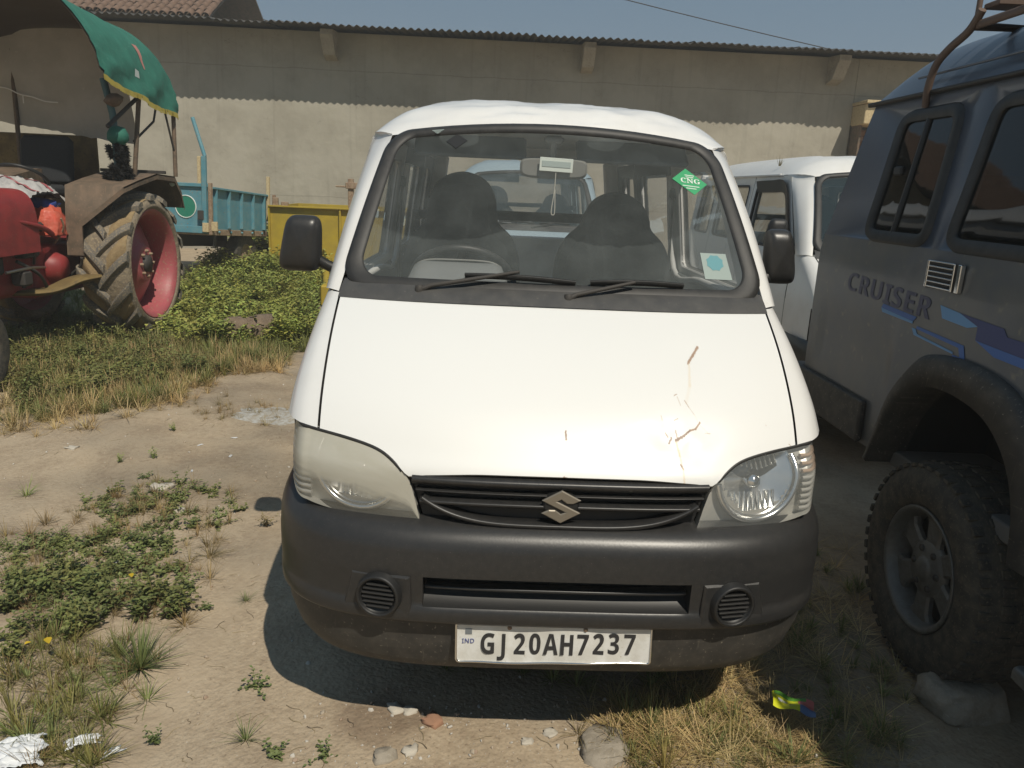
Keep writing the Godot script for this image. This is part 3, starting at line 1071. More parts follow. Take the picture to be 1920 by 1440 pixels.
func van(t: Node3D, paint: Material, hero: bool) -> void:
	var hood_mat: Material = M.paint_hood if hero else paint
	var mb: MB
	# --- bonnet
	mb = MB.new()
	var dent := FastNoiseLite.new()
	dent.seed = 6
	dent.frequency = 9.0
	var rows := []
	var uvs := []
	var nv := 44
	var nu := 120
	for i in nv + 1:
		var row := PackedVector3Array()
		var uvr := PackedVector2Array()
		var v0 := float(i) / nv
		for j in nu + 1:
			var s := float(j) / nu * 2.0 - 1.0
			var x := s * 0.65
			var y := 0.0
			for q in 3:
				y = lerpf(spl(HOOD_LOW, absf(x)) + 0.004, 1.200 - 0.006 * s * s, v0)
				x = s * (crease_x(y) - 0.003)
			var z := fz(x, y)
			if hero:
				var d := exp(-(pow((x - 0.30) / 0.10, 2) + pow((y - 0.925) / 0.045, 2)))
				z += d * (-0.006 + 0.008 * dent.get_noise_2d(x * 1.2, y * 1.8))
				d = exp(-(pow((x - 0.375) / 0.045, 2) + pow((y - 1.10) / 0.03, 2)))
				z += d * -0.006
			row.append(Vector3(x, y, z))
			uvr.append(Vector2((x + 0.7) / 1.4, (1.24 - y) / 0.44))
		rows.append(row)
		uvs.append(uvr)
	mb.grid(rows, false, false, false, uvs)
	# folded edge at the front
	var lip0: PackedVector3Array = rows[0]
	var lip1 := PackedVector3Array()
	var lip2 := PackedVector3Array()
	for p in lip0:
		lip1.append(p + Vector3(0, -0.004, -0.004))
		lip2.append(p + Vector3(0, -0.003, -0.03))
	var lu := []
	for q in 3:
		lu.append(uvs[0])
	mb.grid([lip2, lip1, lip0], false, false, false, lu)
	part("bonnet", mb, hood_mat, t)
	# dark body behind the front skin, so that gaps read as gaps
	mb = MB.new()
	rows = []
	for i in 13:
		var row := PackedVector3Array()
		var y := lerpf(0.60, 1.205, i / 12.0)
		for j in 25:
			var s := j / 12.0 - 1.0
			var x := s * 0.67
			row.append(Vector3(x, y - 0.01, fz(x, maxf(y, 0.6)) - 0.045 - 0.05 * clampf((0.86 - y) * 12.0, 0, 1)))
		rows.append(row)
	mb.grid(rows)
	part("inner_panel", mb, M.black, t)
	# --- wings
	for sx in [-1.0, 1.0]:
		mb = MB.new()
		rows = []
		for i in 21:
			var row := PackedVector3Array()
			var v0 := i / 20.0
			var ctl := []
			for q in 5:
				var fr: float = [0.0, 0.5, 0.88, 1.0, 1.0][q]
				var x0 := lerpf(crease_x(0.9) + 0.004, side_x(0.95), fr)
				var ylo := spl(HOOD_LOW, x0) + 0.003
				var y := lerpf(ylo, 1.20, v0)
				var xc := crease_x(y) + 0.004
				var x := lerpf(xc, side_x(y), fr)
				var z0 := fz(xc, y)
				var z: float = [z0, z0 - 0.028, z0 - 0.085, z0 - 0.17, -0.80][q]
				ctl.append(Vector3(sx * x, y, minf(z, z0)))
			for p in curve(ctl, 6):
				row.append(p)
			rows.append(row)
		mb.grid(rows, sx < 0)
		part("wing", mb, paint, t)
	# --- headlamps
	for sx in [-1.0, 1.0]:
		headlamp(t, sx, hero and sx < 0)
	# --- grille
	mb = MB.new()
	rows = []
	for i in 7:
		var row := PackedVector3Array()
		for j in 41:
			var s := j / 20.0 - 1.0
			var y := lerpf(0.668, 0.822, i / 6.0)
			var x := s * lerpf(0.335, 0.385, i / 6.0)
			row.append(Vector3(x, y, fz(x, y) - 0.026))
		rows.append(row)
	mb.grid(rows)
	var gr := part("grille", mb, M.black, t)
	for q in [[0.814, 0.376, 0.024, 0.006, 0.0], [0.785, 0.366, 0.007, 0.0, 0.0], [0.759, 0.355, 0.014, 0.008, 0.0], [0.708, 0.350, 0.016, 0.010, 0.060]]:
		mb = MB.new()
		var path := []
		for k in 49:
			var s := k / 24.0 - 1.0
			var x: float = s * q[1]
			var y: float = q[0] + q[4] * pow(absf(s), 4.0)
			path.append(Vector3(x, y, fz(x, y) + q[3] - 0.012))
		var h: float = q[2]
		mb.sweep(path, [Vector2(-0.02, -h * 0.6), Vector2(0.006, -h * 0.5), Vector2(0.012, -h * 0.1), Vector2(0.010, h * 0.4), Vector2(-0.02, h * 0.6)], Vector3.UP, false, false)
		part("grille_bar", mb, M.plastic, gr)
	# badge: the S of angled strokes on a dark disc
	mb = MB.new()
	mb.lathe([Vector2(0.0, 0.012), Vector2(0.034, 0.012), Vector2(0.040, 0.006), Vector2(0.041, -0.02)], Transform3D(Basis(Vector3(1.15, 0, 0), Vector3(0, 0, 1), Vector3(0, -0.85, 0)), Vector3(0, 0.765, fz(0, 0.765))), 28)
	var bd := part("badge", mb, M.black, gr)
	var sp := PackedVector2Array([Vector2(0.0, 1.0), Vector2(1.0, 0.42), Vector2(0.62, 0.20), Vector2(0.30, 0.20), Vector2(0.0, 0.44), Vector2(-0.22, 0.32), Vector2(0.92, -0.30), Vector2(1.0, -0.36), Vector2(0.0, -1.0), Vector2(-1.0, -0.42), Vector2(-0.62, -0.20), Vector2(-0.30, -0.20), Vector2(0.0, -0.44), Vector2(0.22, -0.32), Vector2(-0.92, 0.30), Vector2(-1.0, 0.36)])
	var sp2 := PackedVector2Array()
	for q in sp:
		sp2.append(q * Vector2(0.049, 0.044))
	mb = MB.new()
	mb.poly(sp2, Transform3D(Basis.IDENTITY, Vector3(0, 0.765, fz(0, 0.765) + 0.011)), 0.006, 0.0022)
	part("emblem", mb, M.badge, bd)
	bumper(t, hero)
	# --- windscreen
	mb = MB.new()
	rows = []
	for i in 13:
		var row := PackedVector3Array()
		for j in 25:
			row.append(W((j / 12.0 - 1.0) * 0.975, lerpf(0.02, 0.985, i / 12.0)))
		rows.append(row)
	mb.grid(rows)
	var ws := part("windscreen", mb, M.dust_haze_glass if hero else M.glass, t)
	mb = MB.new()
	band(mb, [w_loop(1.0, -0.02, 1.01, 0.13, -0.004), w_loop(1.0, -0.02, 1.01, 0.13, 0.010), w_loop(0.975, 0.006, 0.985, 0.12, 0.015), w_loop(0.935, 0.045, 0.962, 0.11, 0.010), w_loop(0.925, 0.055, 0.955, 0.10, 0.001)])
	part("rubber_seal", mb, M.rubber, ws)
	# black cowl between glass and bonnet
	mb = MB.new()
	rows = []
	for i in 5:
		var row := PackedVector3Array()
		for j in 33:
			var s := j / 16.0 - 1.0
			var top := W(s * 0.985, 0.035)
			var x := s * 0.664
			var low := Vector3(x, 1.196 - 0.006 * s * s, fz(x * 0.98, 1.192))
			row.append(top.lerp(low, i / 4.0) + Vector3(0, 0.006 * sin(PI * i / 4.0), 0.002))
		rows.append(row)
	mb.grid(rows, true)
	part("cowl", mb, M.cowl, t)
	# wipers
	for q in [[0.52, 0.012, 0.10, 0.075, -0.42, 0.06, 0.09, 0.045], [0.055, -0.01, 0.36, 0.055, 0.16, 0.05, 0.60, 0.05]]:
		var wp := MB.new()
		var p0 := W(q[0] if q[0] < 0.2 else 0.06, q[1]) + Vector3(0, 0.0, 0.03)
		var p1 := W(q[2], q[3]) + Wn(q[2], q[3]) * 0.035
		if q[0] > 0.2:
			p0 = W(-0.62, 0.0) + Vector3(0, 0.0, 0.03)
			p1 = W(-0.17, 0.085) + Wn(-0.17, 0.085) * 0.035
		wp.tube([p0, p0.lerp(p1, 0.12) + Vector3(0, 0.008, 0.006), p1], [0.011, 0.008, 0.0055], 6)
		wp.lathe([Vector2(0, 0.016), Vector2(0.012, 0.014), Vector2(0.015, 0.0), Vector2(0.014, -0.02)], Transform3D(Basis.IDENTITY, p0), 10)
		var wo := part("wiper", wp, M.dark_metal if hero else M.black, t)
		wp = MB.new()
		var bl := []
		for k in 13:
			var s := lerpf(q[4], q[6], k / 12.0)
			var tt := lerpf(q[5], q[7], k / 12.0) + 0.012
			bl.append(W(s, tt) + Wn(s, tt) * (0.013 + 0.012 * sin(PI * k / 12.0)))
		wp.sweep(bl, [Vector2(-0.006, -0.008), Vector2(0.006, -0.008), Vector2(0.004, 0.007), Vector2(-0.004, 0.007)], Vector3(0, 1, 0.6))
		part("wiper_blade", wp, M.rubber, wo)
	# --- windscreen pillars
	for sx in [-1.0, 1.0]:
		mb = MB.new()
		rows = []
		for i in 17:
			var u := i / 16.0
			var y := lerpf(1.19, 1.735, u)
			var a := W(sx * 0.995, lerpf(-0.04, 1.0, u))
			var b := Vector3(sx * side_x(a.y), a.y - 0.005, lerpf(-0.795, -1.215, u))
			var bul := 1.0 - 0.8 * pow(u, 3.0)
			var mid := a.lerp(b, 0.5) + Vector3(sx * 0.022, 0.004, 0.030) * bul
			var row := PackedVector3Array()
			for p in curve([a, a.lerp(mid, 0.5) + Vector3(sx * 0.004, 0.004, 0.010) * bul, mid, b.lerp(mid, 0.45) + Vector3(sx * 0.008, 0, 0.01) * bul, b], 3):
				row.append(p)
			rows.append(row)
		var last := PackedVector3Array()
		for p in curve([Vector3(sx * 0.560, 1.698, -1.048), Vector3(sx * 0.600, 1.706, -1.09), Vector3(sx * 0.628, 1.708, -1.15), Vector3(sx * 0.645, 1.707, -1.22), Vector3(sx * 0.652, 1.706, -1.30)], 3):
			last.append(p)
		rows.append(last)
		mb.grid(rows, sx < 0)
		part("windscreen_pillar", mb, paint, t)
	# --- roof
	mb = MB.new()
	rows = []
	var rt := [[-1.0, 1.738, 0.562, 1.693, 0.05], [-1.02, 1.762, 0.590, 1.702, 0.06], [-1.07, 1.795, 0.626, 1.708, 0.07], [-1.15, 1.824, 0.645, 1.708, 0.07], [-1.26, 1.842, 0.654, 1.707, 0.06], [-1.42, 1.852, 0.657, 1.705, 0.03], [-1.7, 1.858, 0.657, 1.705, 0.0], [-2.3, 1.860, 0.657, 1.705, 0.0], [-2.9, 1.858, 0.655, 1.705, 0.0], [-3.35, 1.850, 0.65, 1.703, 0.0], [-3.52, 1.835, 0.64, 1.70, 0.0], [-3.60, 1.80, 0.62, 1.695, 0.0], [-3.63, 1.75, 0.60, 1.69, 0.0]]
	var tabs := [[], [], [], [], []]
	for k in rt.size():
		for c in 5:
			tabs[c].append([float(k), rt[k][c]])
	var dn := FastNoiseLite.new()
	dn.seed = 21
	dn.frequency = 3.2
	for i in 61:
		var k := i / 60.0 * (rt.size() - 1)
		var z0 := spl_dec(tabs[0], k)
		var cr := spl(tabs[1], k) if k < 7 else spl_dec(tabs[1], k)
		var hw := spl(tabs[2], k) if k < 6 else spl_dec(tabs[2], k)
		var gh := spl(tabs[3], k)
		var sweep_b := spl_dec(tabs[4], k)
		var row := PackedVector3Array()
		for j in 65:
			var s := j / 32.0 - 1.0
			var y := cr - (cr - gh) * lerpf(s * s, pow(absf(s), 5.0), clampf(k / 3.0, 0, 1))
			var z := z0 - sweep_b * s * s
			if k > 4.6 and k < 10.5:
				for rx in [-0.42, -0.14, 0.14, 0.42]:
					y += 0.006 * clampf((0.05 - absf(s * hw - rx)) / 0.015, 0, 1) * clampf((k - 4.6) * 4.0, 0, 1)
			if hero:
				y += dn.get_noise_2d(s * 0.9, k * 0.22) * 0.010 * clampf(k / 2.0, 0, 1) * clampf((7.0 - k) / 3.0, 0, 1) * (1.0 - pow(absf(s), 4.0))
			row.append(Vector3(s * hw, y, z))
		rows.append(row)
	mb.grid(rows, true)
	var roof := part("roof", mb, paint, t)
	for sx in [-1.0, 1.0]:
		mb = MB.new()
		mb.tube(curve([Vector3(sx * 0.630, 1.698, -1.30), Vector3(sx * 0.652, 1.703, -1.40), Vector3(sx * 0.658, 1.706, -1.6), Vector3(sx * 0.658, 1.706, -3.4)], 6), 0.011, 7)
		part("rain_gutter", mb, paint, roof)
	# --- sides
	for sx in [-1.0, 1.0]:
		van_side(t, sx, paint, hero)
	# --- back
	mb = MB.new()
	mb.box(Vector3(0, 0.78, -3.62), Vector3(1.38, 0.88, 0.05), 0.02)
	mb.box(Vector3(0, 1.765, -3.60), Vector3(1.1, 0.07, 0.04), 0.01)
	for sx in [-1.0, 1.0]:
		mb.box(Vector3(sx * 0.615, 1.47, -3.62), Vector3(0.14, 0.54, 0.05), 0.02, Basis(Vector3(0, 0, 1), sx * 0.12))
	var tg := part("tailgate", mb, paint, t)
	mb = MB.new()
	mb.box(Vector3(0, 1.47, -3.625), Vector3(1.14, 0.55, 0.006), 0.002)
	part("rear_window", mb, M.glass if hero else M.side_glass, tg)
	van_cabin(t, hero)
	for sx in [-1.0, 1.0]:
		for z in [-0.95, -3.05]:
			road_wheel(t, Vector3(sx * 0.64, 0.285, z), sx, 0.285, 0.155, 0.165, M.steel)
	# underbody
	mb = MB.new()
	mb.box(Vector3(0, 0.40, -1.9), Vector3(1.1, 0.16, 3.3), 0.03)
	part("underbody", mb, M.black, t)
	# --- door mirrors
	for sx in [-1.0, 1.0]:
		var mm := MB.new()
		var c := Vector3(sx * 0.835, 1.325, -0.87) if sx < 0 else Vector3(0.785, 1.345, -0.90)
		var wd := 0.066 if sx < 0 else 0.052
		rows = []
		for i in 11:
			var th := PI * i / 10.0 - PI / 2
			var row := PackedVector3Array()
			for k in 32:
				var ph := TAU * k / 32
				var cx := signf(cos(ph)) * pow(absf(cos(ph)), 0.42)
				var cy := signf(sin(ph)) * pow(absf(sin(ph)), 0.42)
				var rr := pow(maxf(0.0, cos(th)), 0.5)
				var zz := sin(th) * 0.038
				if th > 0:
					zz = sin(th) * 0.045
				var yy := cy * 0.093 * rr
				var nar := 1.0 - 0.12 * (yy / 0.09) * 1.0
				row.append(c + Vector3(cx * wd * rr * nar - sx * 0.010 * (yy / 0.09), yy, zz))
			rows.append(row)
		mm.grid(rows, true, true)
		var mo := part("door_mirror", mm, M.plastic if hero else M.black, t)
		mm = MB.new()
		mm.tube(curve([c + Vector3(-sx * wd * 0.7, -0.05, 0.0), Vector3(sx * 0.745, c.y - 0.075, -0.88), Vector3(sx * 0.71, c.y - 0.085, -0.885)], 4), [0.020, 0.019, 0.018, 0.018, 0.018, 0.018, 0.018, 0.020, 0.022], 8)
		part("mirror_arm", mm, M.black, mo)

func spl_dec(tab: Array, x: float) -> float:
	return spl(tab, x)

const LAMP_LOW := [[0.357, 0.700], [0.48, 0.699], [0.60, 0.707], [0.66, 0.718], [0.70, 0.735], [0.735, 0.775]]
const LAMP_HIGH := [[0.357, 0.708], [0.366, 0.745], [0.38, 0.795], [0.39, 0.815], [0.402, 0.826], [0.422, 0.844], [0.456, 0.864], [0.50, 0.877], [0.57, 0.888], [0.64, 0.895], [0.735, 0.903]]

func lens_z(x: float, y: float) -> float:
	var zf := fz(minf(x, 0.66), maxf(y, 0.72)) - 0.006
	if x > 0.66:
		zf -= 2.2 * pow((x - 0.66) / 0.075, 2.2) * 0.075
	var a := spl(LAMP_LOW, x)
	var b := spl(LAMP_HIGH, x)
	var v0 := clampf((y - a) / maxf(0.001, b - a), 0, 1)
	return zf + 0.012 * sin(PI * v0) * sin(PI * clampf((x - 0.357) / 0.36, 0, 1))

func in_lamp(x: float, y: float, sx: float, depth: float) -> Vector3:
	# a point behind the lens, kept inside the lamp's outline
	var yy := clampf(y, spl(LAMP_LOW, x) + 0.004, spl(LAMP_HIGH, x) - 0.005)
	return Vector3(sx * x, yy, lens_z(x, yy) - depth)

func headlamp(t: Node3D, sx: float, fogged: bool) -> void:
	var root := MB.new()
	var rows := []
	var fr := []
	var uvs := []
	for i in 15:
		var v0 := i / 14.0
		var row := PackedVector3Array()
		var row2 := PackedVector3Array()
		var uvr := PackedVector2Array()
		for j in 41:
			var u := j / 40.0
			var x := 0.357 + 0.378 * (1.0 - pow(1.0 - u, 1.25))
			var y := lerpf(spl(LAMP_LOW, x), spl(LAMP_HIGH, x), v0)
			var zf := lens_z(x, y)
			row2.append(Vector3(sx * x, y, zf))
			uvr.append(Vector2(u, 1.0 - v0))
			row.append(Vector3(sx * x, y, zf - (0.030 if x < 0.66 else 0.022)))
		rows.append(row)
		fr.append(row2)
		uvs.append(uvr)
	var cx := 0.520
	var cy := 0.828
	var R := 0.108
	var hole := func(i: int, j: int) -> bool:
		var p: Vector3 = rows[i][j]
		return Vector2(absf(p.x) - cx, p.y - cy).length() < R - 0.008
	root.grid(rows, sx < 0, false, false, null, hole)
	for e in [0, 14]:
		root.grid([fr[e], rows[e]], sx < 0)
	var ho := part("headlamp", root, M.lamp_body, t)
	# reflector bowl, cut off by the bonnet line
	var mb := MB.new()
	var br := []
	for k in 11:
		var r := R * k / 10.0
		var row := PackedVector3Array()
		for q in 48:
			var a := TAU * q / 48
			row.append(in_lamp(cx + cos(a) * r, cy + sin(a) * r, sx, 0.024 + 0.060 * (1.0 - pow(r / R, 2.0))))
		br.append(row)
	mb.grid(br, sx > 0, true)
	part("reflector", mb, M.bowl, ho)
	# vertical flutes of the reflector
	for k in 9:
		mb = MB.new()
		var x := cx - 0.056 + k * 0.014
		for half in [[0.730, 0.785], [0.845, 0.88]]:
			var pa := in_lamp(x, half[0] + 0.012 * absf(k - 4.0) / 4.0, sx, 0.034)
			var pb := in_lamp(x, half[1], sx, 0.050)
			mb.tube([pa, pb], 0.0035, 5)
		part("flute", mb, M.bowl, ho)
	# bulb shield
	var c := in_lamp(cx - 0.01, cy - 0.012, sx, 0.030)
	var m := Transform3D(Basis(Vector3(1, 0, 0), Vector3(0, 0.1, 1).normalized(), Vector3(0, -1, 0.1).normalized()), c)
	mb = MB.new()
	mb.lathe([Vector2(0.0, 0.0), Vector2(0.017, -0.004), Vector2(0.021, -0.014), Vector2(0.018, -0.05)], m, 18)
	part("bulb_shield", mb, M.chrome, ho)
	# silver arc
	mb = MB.new()
	var path := []
	for k in 33:
		var a := lerpf(deg_to_rad(186.0), deg_to_rad(385.0), k / 32.0)
		path.append(in_lamp(cx + cos(a) * (R + 0.004), cy + sin(a) * (R + 0.004), sx, 0.016))
	mb.sweep(path, [Vector2(-0.010, -0.004), Vector2(-0.004, 0.007), Vector2(0.005, 0.007), Vector2(0.010, -0.002), Vector2(0.0, -0.008)], Vector3(0, 0, 1))
	part("silver_ring", mb, M.bowl, ho)
	# ribbed turn signal side
	for k in 9:
		mb = MB.new()
		var y := 0.735 + k * 0.017
		var rib := []
		for q in 7:
			rib.append(in_lamp(lerpf(0.648, 0.712, q / 6.0), y, sx, 0.014))
		mb.tube(rib, 0.006, 5)
		part("signal_rib", mb, M.amber if (k > 5 and sx > 0) else M.lamp_body, ho)
	# lens
	mb = MB.new()
	mb.grid(fr, sx < 0, false, false, uvs)
	part("lens", mb, M.lens_fog if fogged else M.lens, ho)
	# dark seal along the upper edge
	mb = MB.new()
	var seal := []
	for j in range(4, 40):
		seal.append(fr[14][j] + Vector3(0, 0.002, -0.002))
	mb.tube(seal, 0.0055, 6)
	part("seal", mb, M.rubber, ho)

func bumper_pt(u: float, y: float, push: float) -> Vector3:
	# u from -1 to 1 along the front, superellipse plan
	var a := u * PI * 0.5
	var hw := spl([[0.22, 0.70], [0.27, 0.730], [0.34, 0.762], [0.44, 0.780], [0.55, 0.786], [0.66, 0.782], [0.72, 0.765]], y)
	var n := 2.0 / 3.9
	var x := signf(sin(a)) * pow(absf(sin(a)), n) * hw
	var z := pow(maxf(0.0, cos(a)), n) * 0.62 - 0.62
	return Vector3(x, y, z + push)

func bumper(t: Node3D, hero: bool) -> void:
	# vertical section: [height, setback]
	var sec := [[0.715, -0.105], [0.712, -0.07], [0.705, -0.045], [0.694, -0.022], [0.680, -0.008], [0.664, 0.002], [0.645, 0.008], [0.60, 0.012], [0.585, 0.012], [0.580, 0.012], [0.545, 0.010], [0.51, 0.008], [0.497, 0.010], [0.488, 0.018], [0.462, 0.020], [0.450, 0.008], [0.445, -0.012], [0.438, -0.018], [0.38, -0.022], [0.32, -0.035], [0.285, -0.055], [0.268, -0.08], [0.262, -0.11]]
	var us := []
	for k in 97:
		us.append((k - 48) / 48.0)
	# x grid follows the superellipse; find the columns of the intake (|x| < 0.345)
	var mb := MB.new()
	var rows := []
	for s in sec:
		var row := PackedVector3Array()
		for u in us:
			row.append(bumper_pt(u, s[0], s[1]))
		rows.append(row)
	var in_x := func(j: int) -> bool:
		return absf(rows[8][j].x) < 0.348 and absf(rows[8][j + 1].x) < 0.348
	var hole := func(i: int, j: int) -> bool:
		return i >= 9 and i <= 11 and in_x.call(j)
	mb.grid(rows.slice(0, 17), true, false, false, null, hole)
	var bp := part("bumper", mb, M.plastic, t)
	mb = MB.new()
	mb.grid(rows.slice(16), true)
	part("lower_lip", mb, M.plastic_low, bp)
	# intake pocket
	mb = MB.new()
	var top := PackedVector3Array()
	var bot := PackedVector3Array()
	var top2 := PackedVector3Array()
	var bot2 := PackedVector3Array()
	for j in us.size():
		if absf(rows[8][j].x) < 0.348:
			top.append(rows[9][j])
			bot.append(rows[12][j])
			top2.append(rows[9][j] + Vector3(0, -0.006, -0.07))
			bot2.append(rows[12][j] + Vector3(0, 0.012, -0.05))
	mb.grid([top, top2, bot2, bot], true)
	for e in [0, top.size() - 1]:
		mb.flat(top[e], top2[e], bot2[e], bot[e])
	var pk := part("intake", mb, M.black, bp)
	for q in [[0.538, 0.330, 0.010, 0.0]]:
		mb = MB.new()
		var path := []
		for k in 33:
			var x: float = (k / 16.0 - 1.0) * 0.335
			path.append(Vector3(x, q[0], -0.02 - 0.10 * pow(absf(x) / 0.7, 3.0)))
		mb.sweep(path, [Vector2(-0.02, -0.006), Vector2(0.004, -0.006), Vector2(0.010, 0.0), Vector2(0.004, 0.006), Vector2(-0.02, 0.006)], Vector3.UP)
		part("intake_bar", mb, M.plastic, pk)
	# lower lip seam strip
	mb = MB.new()
	var seam := []
	for u in us:
		if absf(u) < 0.86:
			seam.append(bumper_pt(u, 0.4475, -0.006))
	mb.tube(seam, 0.0045, 5)
	part("seam", mb, M.black, bp)
	# fog lamp covers
	for sx in [-1.0, 1.0]:
		var x := 0.447
		var base := Vector3(sx * x, 0.522, -0.016)
		var nrm := Vector3(sx * 0.20, 0.0, 1).normalized()
		var rgt := Vector3.UP.cross(nrm).normalized()
		mb = MB.new()
		var fl := PackedVector2Array([Vector2(-0.075, 0.058), Vector2(0.078, 0.058), Vector2(0.082, -0.05), Vector2(0.07, -0.066), Vector2(-0.088, -0.066), Vector2(-0.10, -0.05)])
		if sx < 0:
			for k in fl.size():
				fl[k].x = -fl[k].x
			fl = PackedVector2Array(Array(fl).map(func(q): return Vector2(-q.x, q.y)))
		else:
			fl = PackedVector2Array(Array(fl).map(func(q): return Vector2(-q.x, q.y)))
		var m0 := Transform3D(Basis(rgt, Vector3.UP, nrm), base)
		mb.poly(fl, m0, 0.012, 0.005)
		var sur := part("fog_lamp_surround", mb, M.plastic, bp)
		var m1 := Transform3D(Basis(rgt, nrm, rgt.cross(nrm)), base + Vector3(0, 0.004, 0))
		mb = MB.new()
		mb.lathe([Vector2(0.060, 0.010), Vector2(0.057, 0.030), Vector2(0.052, 0.034), Vector2(0.047, 0.030), Vector2(0.046, 0.016), Vector2(0.0, 0.016)], m1, 32)
		var fc := part("fog_lamp_cover", mb, M.black, sur)
		for k in 6:
			mb = MB.new()
			var y := -0.030 + k * 0.012
			var hw := sqrt(maxf(0.0001, 0.043 * 0.043 - y * y))
			mb.box(m1 * Vector3(0, 0.022, 0) + Vector3(0, y, 0), Vector3(hw * 2, 0.0055, 0.012), 0.002, Basis(rgt, Vector3.UP, nrm))
			part("rib", mb, M.plastic, fc)
	if not hero:
		return
	# number plate
	var np := Node3D.new()
	np.name = "number_plate"
	bp.add_child(np, true)
	np.position = Vector3(0.0, 0.401, 0.002)
	np.rotation = Vector3(-0.05, 0, deg_to_rad(1.1))
	mb = MB.new()
	var wob := func(x: float, y: float) -> float:
		return 0.0035 * sin(x * 14.0 + 0.6) + 0.002 * sin(x * 31.0 + y * 20.0)
	rows = []
	for i in 5:
		var row := PackedVector3Array()
		for j in 41:
			var x := (j / 20.0 - 1.0) * 0.25
			var y := (i / 2.0 - 1.0) * 0.053
			row.append(Vector3(x, y + 0.0022 * sin(x * 15.0), wob.call(x, y)))
		rows.append(row)
	mb.grid(rows, true)
	part("plate", mb, M.plate, np)
	mb = MB.new()
	var fr := []
	for q in [[0.243, 0.046, 0.0], [-0.243, 0.046, PI / 2], [-0.243, -0.046, PI], [0.243, -0.046, PI * 1.5]]:
		for k in 5:
			var a: float = q[2] + PI / 2 * k / 4
			fr.append(Vector3(q[0] + cos(a) * 0.009, q[1] + sin(a) * 0.009, 0))
	var fr2 := []
	for i in fr.size():
		var a: Vector3 = fr[i]
		var b: Vector3 = fr[(i + 1) % fr.size()]
		var n := maxi(1, int((b - a).length() / 0.02))
		for k in n:
			var p := a.lerp(b, float(k) / n)
			fr2.append(Vector3(p.x, p.y + 0.0022 * sin(p.x * 15.0), wob.call(p.x, p.y) + 0.001))
	mb.tube(fr2, 0.0032, 6, true)
	part("frame", mb, M.chrome, np)
	for x in [-0.115, 0.08]:
		mb = MB.new()
		mb.lathe([Vector2(0, 0.005), Vector2(0.004, 0.0045), Vector2(0.006, 0.002), Vector2(0.006, 0)], Transform3D(Basis(Vector3(1, 0, 0), Vector3(0, 0, 1), Vector3(0, -1, 0)), Vector3(x, 0.041, wob.call(x, 0.04))), 10)
		part("screw", mb, M.rust, np)
	var chars := "GJ20AH7237"
	for k in 10:
		var x := -0.171 + k * 0.0407
		text_part("character", chars[k], 0.057, 0.0016, M.ink, np, Transform3D(Basis(Vector3(0, 0, 1), -0.02), Vector3(x, -0.003 + 0.0022 * sin(x * 15.0) - 0.028 + 0.028, wob.call(x, 0.0) + 0.0016)), true, 0.74)
	text_part("character", "IND", 0.012, 0.001, M.ink_blue, np, Transform3D(Basis.IDENTITY, Vector3(-0.221, 0.004, wob.call(-0.22, 0.0) + 0.002)), false, 1.15)
	mb = MB.new()
	mb.box(Vector3(-0.220, 0.031, wob.call(-0.22, 0.03) + 0.001), Vector3(0.017, 0.015, 0.0014), 0.0003)
	part("hologram", mb, M.holo, np)

